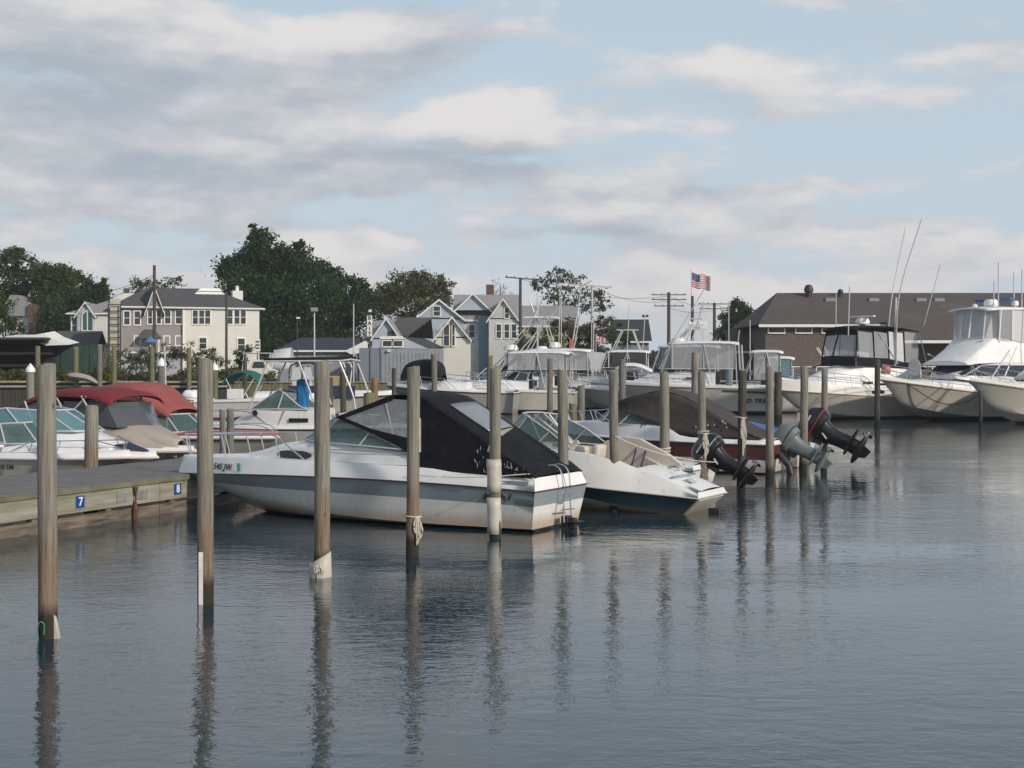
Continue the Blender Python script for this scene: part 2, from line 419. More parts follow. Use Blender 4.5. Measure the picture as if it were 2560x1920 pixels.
# ------------------------------------------------------------------ water
def water_mat():
    m = bpy.data.materials.new('harbour_water'); m.use_nodes = True; t = m.node_tree; p = t.nodes['Principled BSDF']
    p.inputs['Base Color'].default_value = (.015, .036, .050, 1); p.inputs['Roughness'].default_value = .035; p.inputs['IOR'].default_value = 1.52
    p.inputs['Specular IOR Level'].default_value = .5
    ge = t.nodes.new('ShaderNodeNewGeometry')
    def nz(sc, det, rough, dist, rot=0.0, sy=1.0):
        mp = t.nodes.new('ShaderNodeMapping'); mp.inputs['Rotation'].default_value = (0, 0, rot); mp.inputs['Scale'].default_value = (sc, sc * sy, 0)
        t.links.new(ge.outputs['Position'], mp.inputs[0])
        n = t.nodes.new('ShaderNodeTexNoise'); n.inputs['Scale'].default_value = 1; n.inputs['Detail'].default_value = det; n.inputs['Roughness'].default_value = rough; n.inputs['Distortion'].default_value = dist
        t.links.new(mp.outputs[0], n.inputs['Vector']); return n.outputs['Fac']
    def M(op, a, b):
        n = t.nodes.new('ShaderNodeMath'); n.operation = op
        for i, v in enumerate((a, b)):
            if isinstance(v, (int, float)): n.inputs[i].default_value = v
            else: t.links.new(v, n.inputs[i])
        return n.outputs[0]
    def MR(v, a, b, c, d):
        r = t.nodes.new('ShaderNodeMapRange'); t.links.new(v, r.inputs[0])
        for i, k in enumerate((a, b, c, d)): r.inputs[i + 1].default_value = k
        return r.outputs[0]
    patch = MR(nz(.09, 3, .5, .4, .3, 2.2), .38, .62, .28, 1.35)      # calm and breezy patches
    a = M('MULTIPLY', nz(1.5, 3, .5, .6, .35, 1.7), .013)
    b = M('MULTIPLY', M('MULTIPLY', nz(5.2, 3, .55, .5, -.2, 1.5), .0090), patch)
    c = M('MULTIPLY', M('MULTIPLY', nz(15, 2, .5, .2, .15, 1.3), .0027), patch)
    d = M('MULTIPLY', nz(.35, 2, .5, .3, .1, 1.6), .022)
    hgt = M('ADD', M('ADD', a, b), M('ADD', c, d))
    bp = t.nodes.new('ShaderNodeBump'); bp.inputs['Strength'].default_value = .62; bp.inputs['Distance'].default_value = 1.0
    t.links.new(hgt, bp.inputs['Height']); t.links.new(bp.outputs[0], p.inputs['Normal'])
    return m
b = MB(); b.add([(-3500, -200, 0), (3500, -200, 0), (3500, 600, 0), (-3500, 600, 0)], [(0, 1, 2, 3)])
tag(b.build('water', water_mat(), smooth=0), kind='structure')
b = MB(); b.add([(-3500, -200, -2.2), (3500, -200, -2.2), (3500, 700, -2.2), (-3500, 700, -2.2)], [(0, 1, 2, 3)])
tag(b.build('seabed', pm('silt', (.05, .045, .035), .9), smooth=0), kind='structure')

# ------------------------------------------------------------------ land behind the bulkhead
BY = 113.0
LAND = pm('scrubby_ground', (.10, .10, .055), .95, var=.4, vs=.25, dirt=(.17, .15, .11), ds=.15)
b = MB(); b.add([(-3000, BY + .3, 1.80), (13.2, BY + .3, 1.80), (13.2, 119.3, 1.80), (3000, 119.3, 1.80), (3000, 5000, 1.80), (-3000, 5000, 1.80), (-3000, BY + .3, -1.5), (13.2, BY + .3, -1.5), (13.2, 119.3, -1.5), (3000, 119.3, -1.5)],
      [(0, 1, 2, 3, 4, 5), (0, 6, 7, 1), (1, 7, 8, 2), (2, 8, 9, 3)])
tag(b.build('shore_ground', LAND, smooth=0), kind='structure')

WOODB = pm('old_bulkhead_timber', (.050, .046, .040), .9, var=.45, vs=2, stretchv=(4, 4, .5), bump=.02)
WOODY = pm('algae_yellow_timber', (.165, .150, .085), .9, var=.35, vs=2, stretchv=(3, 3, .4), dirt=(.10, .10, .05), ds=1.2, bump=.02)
WALER = pm('weathered_waler', (.30, .26, .19), .9, var=.25, vs=2, stretchv=(.5, 4, 4), bump=.02)
def bulkhead(x0, x1, y, m, label, ztop=1.93, wal=((1.62, .22), (1.98, .2)), grp='timber bulkheads'):
    t = thing('timber_bulkhead', label, 'bulkhead', ((x0 + x1) / 2, y, 0), 0, grp)
    w = x1 - x0; bb = MB(); x = -w / 2; rr = random.Random(int(x0 * 7 + 5))
    while x < w / 2 - .01:
        pw = min(.30, w / 2 - x); bb.box((x + pw / 2, rr.uniform(-.02, .02), (ztop - 1.5) / 2), (pw - .015, .10, ztop + 1.5)); x += .30
    bb.build('sheathing', m, t, smooth=0)
    for z, h_ in wal:
        wb = MB(); xx = -w / 2
        while xx < w / 2 - .05:
            ln = min(6.0, w / 2 - xx); wb.tube([(xx + .03, -.22, z), (xx + ln - .03, -.22, z + rr.uniform(-.02, .02))], h_ / 2, 10); xx += ln
        wb.build('waler', WALER, t)
    cb = MB(); cb.box((0, 0, ztop + .05), (w, .34, .09)); cb.build('cap_board', WALER, t, smooth=0)
    return t
XA = (572 - CX) * BY / F
bulkhead(-60, XA - .05, BY, WOODB, 'dark vertical plank bulkhead along the shore behind the red boat canopies')
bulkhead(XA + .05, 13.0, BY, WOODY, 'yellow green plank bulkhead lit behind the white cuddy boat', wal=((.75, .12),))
bulkhead(13.3, 90, 119, WOODB, 'dark bulkhead behind the big fishing boats on the right')

# ------------------------------------------------------------------ near dock
DECKB = pm('grey_deck_boards', (.17, .165, .16), .85, var=.28, vs=3, stretchv=(6, .7, 1), bump=.008, bs=14, dirt=(.11, .105, .095), ds=1.1)
FASC = pm('bleached_fascia', (.30, .28, .235), .85, var=.22, vs=2, stretchv=(.7, 5, 7), bump=.01, dirt=(.135, .15, .07), ds=.55, dth=(.46, .7))
STRG = pm('tide_stained_stringer', (.17, .14, .11), .9, var=.35, vs=2, stretchv=(.8, 5, 6), dirt=(.05, .045, .03), ds=1.5, dth=(.45, .65))
MOSS = pm('mossy_edge', (.15, .145, .095), .9, var=.35, vs=2, dirt=(.11, .12, .06), ds=1.5)
DX, DY = 1.91 / 5.258, 4.9 / 5.258
DANG = math.atan2(DY, DX)
dock = thing('floating_dock', 'grey plank dock with bleached side boards running away between the boats', 'dock', (-8.78, 24.7, 0), DANG)
def dock_pt(x, y, z): 
    return Vector((-8.78 + x * DX - y * DY, 24.7 + x * DY + y * DX, z))
rr = random.Random(4)
b = MB(); x = -17.0
while x < 15.6:
    b.box((x + .07, 1.65, .72 + rr.uniform(-.003, .003)), (.133, 3.3 + rr.uniform(-.03, .03), .045)); x += .14
b.build('deck_planks', DECKB, dock, smooth=0)
b = MB(); b.box((-.7, -.035, .685), (32.6, .07, .09)); b.build('edge_strip', MOSS, dock, smooth=0)
x = -17.0; k = 0
while x < 15.4:
    ln = 3.6; b = MB(); b.box((x + ln / 2, 0, .455), (ln - .02, .06, .36)); b.build('side_board', FASC, dock, smooth=0, bevel=.006); x += ln; k += 1
b = MB()
x = -17.0
while x < 15.4:
    b.box((x + 1.8, .03, .10), (3.58, .09, .22)); x += 3.6
b.build('stringer', STRG, dock, smooth=0)
for x in (-9.5, -6.2, -1.7, .9, 3.0, 5.1, 7.4, 9.3):
    b = MB(); b.box((x, .07, .15), (.14, .12, .95)); b.build('bracing_post', STRG, dock, smooth=0, bevel=.01)
b = MB(); b.box((-.7, 3.26, .5), (32.6, .06, .4)); b.build('back_board', FASC, dock, smooth=0)
b = MB(); b.tube([(3.72, -.08, .62), (3.70, -.09, .2), (3.71, -.06, -.6)], .055, 8); b.build('rusty_pin', pm('rust', (.10, .045, .022), .85, var=.4, vs=9), dock)
for x in (3.35, 3.98):
    b = MB(); b.box((x, -.045, .45), (.34, .02, .17)); b.build('galvanised_bracket', pm('galvanised', (.36, .38, .38), .5, metal=.5, var=.2, vs=8), dock, smooth=0, bevel=.004)
def dock_x(u):      # where a photo column meets the dock side
    k = (u - CX) / F
    return (k * 24.7 + 8.78) / (DX - k * DY)
BLUEP = pm('blue_sign_paint', (.012, .07, .26), .4); WHTP = pm('white_sign_paint', (.75, .75, .75), .5)
for u, dig, lab in ((196, '7', 'small blue plate with a white seven on the dock side'), (440, '8', 'small blue number plate on the dock side under the white bow')):
    xs = dock_x(u); p = dock_pt(xs, -.045, .47)
    t = thing('slip_number_plate', lab, 'sign', p, DANG, 'slip number plates on the dock')
    b = MB(); b.box((0, 0, 0), (.24, .012, .22)); b.build('plate', BLUEP, t, smooth=0, bevel=.004)
    text('numeral', dig, .22, t, (0, -.009, 0), (R(90), 0, 0), WHTP, .002, sx=1.1)
# hose on the boards
pts = [dock_pt(9.0 + i * .28, .9 + .22 * math.sin(i * .9) + .04 * i, .755) for i in range(14)]
b = MB(); b.tube(curve(pts, 4), .022, 6); tag(b.build('garden_hose', pm('green_hose', (.012, .05, .035), .5)), 'dark green hose lying along the dock boards by the white bow', 'hose')
p = dock_pt(8.3, .35, .76)
b = MB(); b.tube(curve([p + Vector((.16 * math.cos(a * .9) * (1 + .2 * math.sin(a)), .13 * math.sin(a * .9), .012 * (a % 3))) for a in range(20)], 3), .012, 6)
tag(b.build('coiled_rope', ROPE), 'loose pale rope coiled on the dock edge above the blue plates', 'rope')

# ------------------------------------------------------------------ piles
PW = pilem('weathered_pile', (.225, .21, .178), (.205, .155, .11), (.035, .032, .022), .90, .24)
PW2 = pilem('weathered_pile_dry', (.21, .195, .163), (.185, .16, .125), (.030, .027, .018), .62, .22)
PWG = pilem('grey_pile', (.175, .165, .145), (.15, .12, .08), (.025, .022, .016), .35, .08)
PDK = pilem('dark_pile', (.075, .07, .062), (.05, .045, .035), (.012, .014, .012), .5, .2)
PGR = pilem('green_pile', (.155, .15, .09), (.12, .11, .06), (.03, .03, .02), .5, .1)
PNT = pilem('orange_pile', (.22, .135, .075), (.17, .10, .05), (.03, .03, .02), .5, .1)
ENDG = pm('pile_end_grain', (.25, .225, .18), .9, var=.3, vs=9)
def pile(x, y, ztop, r, label, m=PW, grp=None, lean=(0, 0), taper=.96, name='mooring_pile', z0=-1.4, cat='pile'):
    rr = random.Random(int(x * 131 + y * 17)); rings = []; n = 18; k = 9
    ph = [rr.uniform(0, 6.28) for _ in range(4)]
    for i in range(k + 1):
        f = i / k; z = z0 + (ztop - z0) * f; q = r * (1 - (1 - taper) * f) * (1 + .015 * math.sin(f * 7 + ph[0])); cx = lean[0] * f + .012 * math.sin(f * 4 + ph[1]); cy = lean[1] * f
        rings.append([(cx + q * (1 + .035 * math.sin(2 * a + ph[2]) + .02 * math.sin(5 * a + ph[3])) * math.cos(a), cy + q * math.sin(a), z + (0 if i < k else rr.uniform(-.012, .012) + .02 * math.sin(a + ph[0]))) for a in [2 * math.pi * j / n for j in range(n)]])
    last = rings[-1]; c = Vector((lean[0], lean[1], 0))
    rings.append([((p[0] - c.x) * .88 + c.x, (p[1] - c.y) * .88 + c.y, p[2] + .02) for p in last])
    b = MB(); b.rings(rings)
    b.m[-1] = 1
    o = b.build(name, [m, ENDG], smooth=50, loc=(x, y, 0))
    return tag(o, label, cat, grp)
def pu(i): return 3140 - 20279 / (i + 6.706)
tops = [918, 903, 906, 920, 921, 928, 929, 933, 932, 926, 920, 918, 922]
rad = [.108, .108, .122, .112, .104, .105, .108, .118, .110, .118, .122, .125, .112]
use_ = {0: 116, 1: 510, 2: 801, 3: 1032, 4: 1235, 5: 1407, 6: 1537, 7: 1660, 8: 1758, 9: 1852, 10: 1925, 11: 2007, 12: 2060}
labs = ['nearest round pile at the left with a green cord loop at its foot', 'tall pile with a white strip nailed along its foot', 'pile with a rusty foot and a cream plastic sleeve at the water',
        'pile in front of the black canopy with a knotted rope round it', 'pile wrapped in two white plastic sleeves beside the black canopy', 'pile between the black canopy and the beige seat boat',
        'pile at the windshield of the brown covered boat', 'pile with a rope ring rising over the beige seat boat stern', 'pile draped in a hank of pale rope above the black outboard',
        'dark pile with hanging rope beside the maroon hull', 'pile rising at the stern end of the brown cover', 'pile directly behind the black and red outboard', 'last and thinnest pile of the mooring row, right of the outboards']
PX = []
for i in range(13):
    u = use_[i]; v = 926 + .2213 * (3140 - pu(i)); g = ground(u, v)
    zt = EYE - (tops[i] - HOR) * g.y / F
    rad[i] *= .94
    PX.append((g.x, g.y, zt, rad[i]))
    if i == 4:
        pass
    pile(g.x, g.y, zt, rad[i], labs[i], (PW if i < 5 else PW2) if i not in (9,) else PDK, 'outer row of mooring piles', lean=(rr.uniform(-.045, .045) + (.03 if i == 3 else 0), rr.uniform(-.05, .05)), taper=rr.uniform(.88, .98))
def vz(v, d): return EYE - (v - HOR) * d / F
# sleeves, cords and ropes on the piles (each lifts off its pile)
def sleeve(i, z0, z1, label, gap=.02, tilt=.0, n=22, cut=0.0, grp=None):
    x, y, zt, r = PX[i]; b = MB(); rings = []
    for k in range(5):
        f = k / 4; z = z0 + (z1 - z0) * f
        rings.append([((r + gap + .008 * math.sin(3 * a + k)) * math.cos(a), (r + gap) * math.sin(a), z + (cut * math.cos(a) if k == 4 else 0)) for a in [2 * math.pi * j / n for j in range(n)]])
    b.rings(rings, cap=False); o = b.build('pile_sleeve', PVC, loc=(x, y, 0), solid=.012)
    return tag(o, label, 'sleeve', grp)
sleeve(2, -.3, .27, 'cream plastic sleeve with a slanted top edge at the foot of the rusty pile', .035, cut=.09)
sleeve(4, vz(1230, PX[4][1]), vz(1148, PX[4][1]), 'smooth white sleeve round the middle of the wrapped pile', .022)
sleeve(4, vz(1335, PX[4][1]), vz(1243, PX[4][1]), 'battered white sleeve round the foot of the wrapped pile', .018)
def loops(i, z, label, turns=2, drop=.5, side=-.6, r_=.014, tail=True, mat_=ROPE):
    x, y, zt, r = PX[i]; pts = []
    for k in range(turns * 12 + 1):
        a = k * math.pi / 6; pts.append((x + (r + .025) * math.cos(a), y + (r + .025) * math.sin(a), z + .02 * math.sin(a * .7) + .028 * k / 12))
    b = MB(); b.tube(curve(pts, 2), r_, 6)
    if tail:
        for dx_, dl in ((.0, drop), (.04, drop * .8), (-.03, drop * .55)):
            a = side + dx_ * 4 - 1.1
            px_, py_ = x + (r + .03) * math.cos(a), y + (r + .03) * math.sin(a)
            b.tube(curve([(px_, py_, z + .03), (px_ + dx_, py_ - .03, z - dl * .5), (px_ + dx_ * .3, py_ - .02, z - dl), (px_ + dx_ + .03, py_ - .03, z - dl * .6), (px_ + .01, py_ - .02, z)], 4), r_, 6)
    return tag(b.build('mooring_rope', mat_), label, 'rope', 'ropes on the mooring piles')
loops(3, vz(1293, PX[3][1]), 'thin pale rope looped and trailing down the pile in front of the grey stripe', 1, .42, .1)
loops(2, .16, 'white cord tied round the cream sleeve', 1, .16, -.6, .009)
loops(7, vz(1129, PX[7][1]), 'thick rope ring round the pile over the beige seat boat', 3, .0, 0, .017, False)
loops(8, vz(1085, PX[8][1]), 'hank of pale rope hung on the pile above the black outboard', 2, .62, -.3, .017)
loops(9, vz(1045, PX[9][1]), 'pale rope hanging in two long loops on the dark pile', 1, .95, -.3, .017)
x, y, zt, r = PX[0]
GCORD = pm('green_cord', (.05, .28, .17), .7)
b = MB(); b.tube(curve([(x - .045, y - r - .02, -.02), (x - .055, y - r - .03, .12), (x - .02, y - r - .05, .20), (x + .02, y - r - .04, .17), (x + .012, y - r - .02, .06)], 6), .006, 6)
tag(b.build('cord_loop', GCORD), 'green cord loop sticking up at the foot of the nearest pile', 'cord')
b = MB(); b.panel([(x + r - .01, y - .02, -.2), (x + r + .055, y - .02, -.15), (x + r + .05, y - .02, .03), (x + r + .012, y - .02, .22), (x + r - .01, y - .02, .26)], .06)
tag(b.build('driftwood_chip', PVC, bevel=.008), 'pale splinter of wood wedged at the foot of the nearest pile', 'wood')
x, y, zt, r = PX[1]
b = MB(); b.box((x - .015, y - r - .012, .19), (.05, .02, .92)); tag(b.build('nailed_strip', pm('chalky_strip', (.66, .62, .62), .7, var=.2, vs=8)), 'white strip nailed up the foot of the tall second pile', 'strip')
x, y, zt, r = PX[3]
b = MB(); b.box((x + r + .008, y - .05, (vz(1045, y) + vz(1130, y)) / 2), (.03, .09, vz(1045, y) - vz(1130, y))); tag(b.build('rubbing_strip', PVC), 'white rubbing strip on the side of the pile before the black canopy', 'strip')
# line between two piles, sagging a little
x2, y2, _, r2 = PX[4]
b = MB(); b.tube(curve([(x + r, y, vz(1203, y)), ((x + x2) / 2, (y + y2) / 2, vz(1199, y)), (x2 - r2, y2, vz(1190, y2))], 6), .008, 6); b.tube(curve([(x2 + r2, y2, vz(1190, y2)), (x2 + .6, y2 + .8, 1.05), (x2 + .95, y2 + 1.2, 1.02)], 5), .008, 6)
tag(b.build('tie_line', ROPE), 'thin line stretched between the rope pile and the white sleeved pile', 'rope', 'ropes on the mooring piles')

# other piles: column, top row, depth, radius, material, label
others = [
 (228, 1017, 32.6, .155, PW, 'stout pile standing at the far edge of the dock among the small boats'),
 (556, 1027, 37.5, .085, PWG, 'short grey post at the dock end left of the cuddy boat'),
 (575, 1024, 38.2, .10, PWG, 'paler short grey post just right of its twin at the dock end'),
 (1431, 1010, 46, .13, PGR, 'greenish stub pile between two boats behind the open windshield'),
 (1452, 966, 47, .13, PWG, 'taller stub pile touching the greenish stub behind the open windshield'),
 (924, 984, 45, .19, PGR, 'wide green sawn pile above the tip of the black canopy'),
 (937, 946, 60, .15, PNT, 'orange brown post behind the wide green pile'),
 (858, 930, 75, .16, PDK, 'dark pile standing by the navy workboat'),
 (1375, 897, 93, .20, PWG, 'thin grey pile in front of the white express boat'),
 (1737, 882, 62, .165, PW, 'rope wound pile beside the hardtop boat windows'),
 (1556, 900, 88, .22, PWG, 'grey pile between the canvas cockpit and the hardtop boat'),
 (1224, 890, 90, .20, PGR, 'pile rising behind the sleeved pile among the white boats'),
 (1086, 886, 96, .21, PWG, 'grey pile against the sport boat hull right of the black cover'),
 (984, 922, 70, .10, PDK, 'short dark stub above the black canopy peak'),
 (2193, 901, 76, .155, PDK, 'dark pile against the hull of the black topped cruiser'),
 (2451, 975, 76, .10, PDK, 'thin dark pile between the two sportfishing bows'),
 (1945, 930, 84, .22, PDK, 'dark pile at the bow of the black topped cruiser'),
 (76, 930, 88, .24, PW, 'white capped pile at the far left behind the nearest pile'),
 (404, 915, 92, .26, PWG, 'white capped grey pile beside a tall white pole'),
 (537, 925, 96, .20, PGR, 'white capped pile half hidden by the tall strip pile'),
 (612, 902, 100, .15, PDK, 'dark pile against the yellow bulkhead left of the cuddy boat'),
 (826, 945, 86, .16, PDK, 'dark pile under the teal bimini boat')]
caps = {76: 1, 404: 1, 537: 1}
CAPM = pm('white_pile_cap', (.74, .76, .78), .45)
for u, v, d, r, m, lab in others:
    p = at(u, v, d); po = pile(p.x, p.y, p.z, r, lab, m, None if u in caps else 'scattered mooring piles')
    if u in caps:
        b = MB(); b.lathe([(r * 1.18, -.03), (r * 1.22, .12), (r * 1.05, .22), (.012, .22 + r * 1.25)], 18, (0, 0, 0)); 
        b.build('pile_cap', CAPM, po, loc=(0, 0, p.z + .02), smooth=30)
# posts standing along the bulkhead
for k, (u, v, lab) in enumerate([(94, 866, 'bulkhead post at the far left end of the green fence'), (190, 868, 'bulkhead post before the green fence middle'), (249, 862, 'twiggy forked bulkhead post by the pale log'),
            (285, 868, 'bulkhead post below the ladder tower'), (380, 868, 'bulkhead post left of the white capped grey pile'), (472, 870, 'bulkhead post before the brown shrubs')]):
    p = at(u, v, 112.2); pile(p.x, p.y, p.z, .20, lab, PGR if k != 2 else PWG, 'posts along the dark bulkhead')
p0, p1 = at(411, 865, 91), at(418, 1010, 91)
b = MB(); b.tube([(p1.x, p1.y, -.5), p0], .05, 8); tag(b.build('marker_pole', ALU), 'tall thin white pole leaning beside the capped grey pile', 'pole')
b = MB(); b.rings([[(q.x + .1 * math.sin(j), q.y + r_ * math.cos(j * .5236), q.z + r_ * .62 * math.sin(j * .5236) + .04 * math.sin(j * 2.3 + q.x)) for j in range(12)] for q, r_ in zip(curve([at(170, 938, 111.6), at(185, 940, 111.6), at(205, 943, 111.5), at(225, 948, 111.3), at(242, 958, 111.0)], 3), (.12, .3, .38, .40, .42, .46, .46, .44, .45, .40, .32, .22, .1))]); tag(b.build('rolled_tarp', TAUPECAN), 'pale rolled tarp slumped on the bulkhead edge before the green fence', 'tarp')

# mooring lines from boats to piles and dock
def mline(a, b_, sag, lab):
    A, B = Vector(a), Vector(b_); P = [A.lerp(B, k / 10) - Vector((0, 0, sag * 4 * (k / 10) * (1 - k / 10))) for k in range(11)]
    b = MB(); b.tube(P, .011, 6); tag(b.build('mooring_line', ROPE), lab, 'rope', 'mooring lines')
mline((-6.55, 30.2, 1.05), dock_pt(6.2, .25, .78), .10, 'slack line from the white cruiser bow to the dock')
mline((PX[6][0], PX[6][1] - .1, 1.55), (4.35, 30.6, .95), .12, 'line from the plain pile down to the beige seat runabout')
mline((PX[8][0] - .1, PX[8][1], 1.35), (5.2, 34.9, .75), .10, 'line from the rope draped pile to the low white skiff')
mline((PX[9][0] - .1, PX[9][1], 1.5), (6.6, 40.6, 1.0), .12, 'line from the dark pile to the maroon boat')
# ------------------------------------------------------------------ boat building (local x forward from the transom, y to port, z up from the waterline)
def shp(t, p, sw):
    if t < .35: s = t / .35; return sw + (1 - sw) * (s * s * (3 - 2 * s))
    return max(0.0, 1 - ((t - .35) / .65) ** p) ** .8
def pw(tab, t):
    for (a, x), (b_, y) in zip(tab, tab[1:]):
        if t <= b_:
            q = min(1, max(0, (t - a) / (b_ - a))); q = q * q * (3 - 2 * q); return x + (y - x) * q
    return tab[-1][1]
class Boat:
    def __init__(s, name, label, loc, yaw, L, B, zs, zb, rake=1.1, p=2.5, sw=.9, chine=.84, zc0=.02, zcb=.42, keel=-.45, zm=None, flare=1.25, cat='boat', group=None, trake=0.12, zcp=2.6, gunf=None, inf=None):
        s.zcp, s.gunf, s.inf = zcp, gunf, inf
        s.T = thing(name, label, cat, (loc[0], loc[1], 0), yaw, group)
        s.L, s.B, s.zs, s.zb, s.rake, s.p, s.sw, s.ch, s.zc0, s.zcb, s.keel, s.flare, s.trake = L, B, zs, zb, rake, p, sw, chine, zc0, zcb, keel, flare, trake
        s.zm = zm if zm is not None else lerp(zs, zb, .22)
        s.ts = [1 - (1 - i / 26) ** 1.35 for i in range(27)]
    def sheer(s, t): return (1 - t) * (1 - t) * s.zs + 2 * t * (1 - t) * (2 * s.zm - .5 * (s.zs + s.zb)) + t * t * s.zb
    def rail(s, t): return Vector((s.L * t + s.trake * (1 - t) ** 6 * 0, s.B / 2 * shp(t, s.p, s.sw), s.sheer(t)))
    def chn(s, t): return Vector((s.trake * (1 - t) ** 6 + (s.L - s.rake) * t, s.B / 2 * s.ch * shp(t, s.p * .72, s.sw), lerp(s.zc0, s.zcb, max(0, t) ** s.zcp)))
    def kel(s, t):
        q = max(0, (t - .45) / .55) ** 2.3
        return Vector((s.trake * (1 - t) ** 6 + (s.L - s.rake) * t - .0, 0, lerp(s.keel, s.zcb, q)))
    def side(s, t, f):
        a, b = s.chn(t), s.rail(t); q = f ** s.flare
        return Vector((lerp(a.x, b.x, f), lerp(a.y, b.y, q if t > .3 else lerp(f, q, t / .3)), lerp(a.z, b.z, f)))
    def tx(s, x): return min(1, max(0, x / s.L))
    def hull(s, bands, bottom=None, name='hull', gun=None, gunin=.10, gunmat=None, deck=None, crown=.06, cockpit=None, rubmat=None, rub=.03, liner=None, zf=.25):
        """bands: [(f0, f1, material)] from chine to rail; gun: height of the deck moulding above the rail (stern, bow)."""
        mats = [bottom or BLKBOT]; b = MB(); ts = s.ts
        for sg in (1, -1):
            def mir(v): return (v[0], v[1] * sg, v[2])
            b.k = 0
            mid = [s.kel(t) * .42 + s.chn(t) * .58 - Vector((0, 0, .02 * (1 - t))) for t in ts]
            b.grid([[mir(s.kel(t)) for t in ts], [mir(q) for q in mid], [mir(s.chn(t)) for t in ts]])
            for f0, f1, m in bands:
                if m not in mats: mats.append(m)
                b.k = mats.index(m)
                n = max(1, int((f1 - f0) / .2 + .5))
                b.grid([[mir(s.side(t, f0 + (f1 - f0) * j / n)) for t in ts] for j in range(n + 1)])
        # transom
        b.k = 0
        K, Cc = s.kel(0), s.chn(0)
        b.add([K, Cc, (Cc.x, -Cc.y, Cc.z)], [(0, 1, 2)])
        for f0, f1, m in bands:
            b.k = mats.index(m); p0, p1 = s.side(0, f0), s.side(0, f1)
            b.add([p0, p1, (p1.x, -p1.y, p1.z), (p0.x, -p0.y, p0.z)], [(0, 1, 2, 3)])
        s.hullo = b.build(name, mats, s.T, smooth=32)
        gun = gun or (.0, .0); gm = gunmat or DECKW; deck = deck or gm
        s.gun = gun; s.gunin = gunin
        s.build_deck(gm, deck, crown, cockpit, liner, zf)
        if rubmat:
            rb = MB()
            for sg in (1, -1):
                rb.tube([(q.x, q.y * sg, q.z) for q in [s.rail(t) + Vector((0, .012, 0)) for t in ts]], rub, 6)
            q = s.rail(0); rb.tube([(q.x - .01, q.y, q.z), (q.x - .01, -q.y, q.z)], rub, 6)
            rb.build('rub_rail', rubmat, s.T)
    def edge(s, t):       # top outer edge of the deck moulding
        r = s.rail(t); g = pw(s.gunf, t) if s.gunf else lerp(s.gun[0], s.gun[1], t); gi = pw(s.inf, t) if s.inf else s.gunin; k = min(1.0, r.y / .25) if r.y > 0 else 0
        return Vector((r.x - (g * .45) * max(0, (t - .8) / .2) + g * .25 * (1 - t) ** 8, max(0, r.y - gi * k * (1 if g > .02 else .2)), r.z + g))
    def build_deck(s, gm, dm, crown, cockpit, liner, zf):
        b = MB(); mats = [gm, dm, liner or DECKW]
        ts = sorted(set(s.ts + ([s.tx(cockpit[0]), s.tx(cockpit[0]) + 1e-3, s.tx(cockpit[1]) - 1e-3, s.tx(cockpit[1])] if cockpit else [])))
        for sg in (1, -1):
            mir = lambda v: (v[0], v[1] * sg, v[2])
            b.k = 0
            b.grid([[mir(s.rail(t)) for t in ts], [mir(s.rail(t) * .45 + s.edge(t) * .55 + Vector((0, .02 * (1 - t), .01))) for t in ts], [mir(s.edge(t)) for t in ts]])
            b.k = 1
            if not cockpit:
                b.grid([[mir(s.edge(t) * (1) if j == 0 else Vector((s.edge(t).x, s.edge(t).y * (1 - j / 4), s.edge(t).z + crown * (1 - (1 - j / 4) ** 2)))) for t in ts] for j in range(5)])
            else:
                x0, x1, ins = cockpit[:3]; prev = None
                fl = zf
                for t in ts:
                    e = s.edge(t); inside = x0 + 1e-4 < s.L * t < x1 - 1e-4
                    if inside: row = [e, Vector((e.x, max(.02, e.y - ins), e.z)), Vector((e.x, max(.02, e.y - ins - .03), fl)), Vector((e.x, 0, fl))]
                    else: row = [e, Vector((e.x, e.y * .66, e.z + crown * .5)), Vector((e.x, e.y * .33, e.z + crown * .85)), Vector((e.x, 0, e.z + crown))]
                    if prev:
                        pr, pi = prev
                        for j in range(3):
                            b.k = 1 if (not inside or not pi or j == 0) else 2
                            b.add([mir(pr[j]), mir(pr[j + 1]), mir(row[j + 1]), mir(row[j])], [(0, 1, 2, 3)])
                    prev = (row, inside)
        q = s.rail(0); e = s.edge(0); b.k = 0
        b.add([q, e, (e.x, -e.y, e.z), (q.x, -q.y, q.z)], [(0, 1, 2, 3)])
        b.build('deck', mats, s.T, smooth=40)
    # --- fittings
    def trunk(s, name, m, st, crown=.06, round_=.07, parent=None, smooth=45):
        """cabin or coachroof lofted over stations (x, half width low, z low, half width top, z top)."""
        b = MB(); rings = []
        for x, yb, zb, yt, zt in st:
            r = min(round_, max(.004, (zt - zb) * .4), max(.004, yt * .5)); h = []
            h.append((yb, zb)); h.append((lerp(yb, yt, .55), lerp(zb, zt, .55)))
            h.append((yt + (yb - yt) * .12, zt - r)); h.append((yt - r * .3, zt - r * .3)); h.append((yt - r, zt))
            for q in (.6, .25): h.append((yt * q, zt + crown * (1 - q * q)))
            h.append((0, zt + crown))
            rings.append([(x, y, z) for y, z in h] + [(x, -y, z) for y, z in h[-2::-1]])
        b.grid(rings); n = len(rings[0])
        for rg, rev in ((rings[0], 0), (rings[-1], 1)): b.add(rg, [tuple(range(n))[::1 if rev else -1]])
        return b.build(name, m, parent or s.T, smooth=smooth)
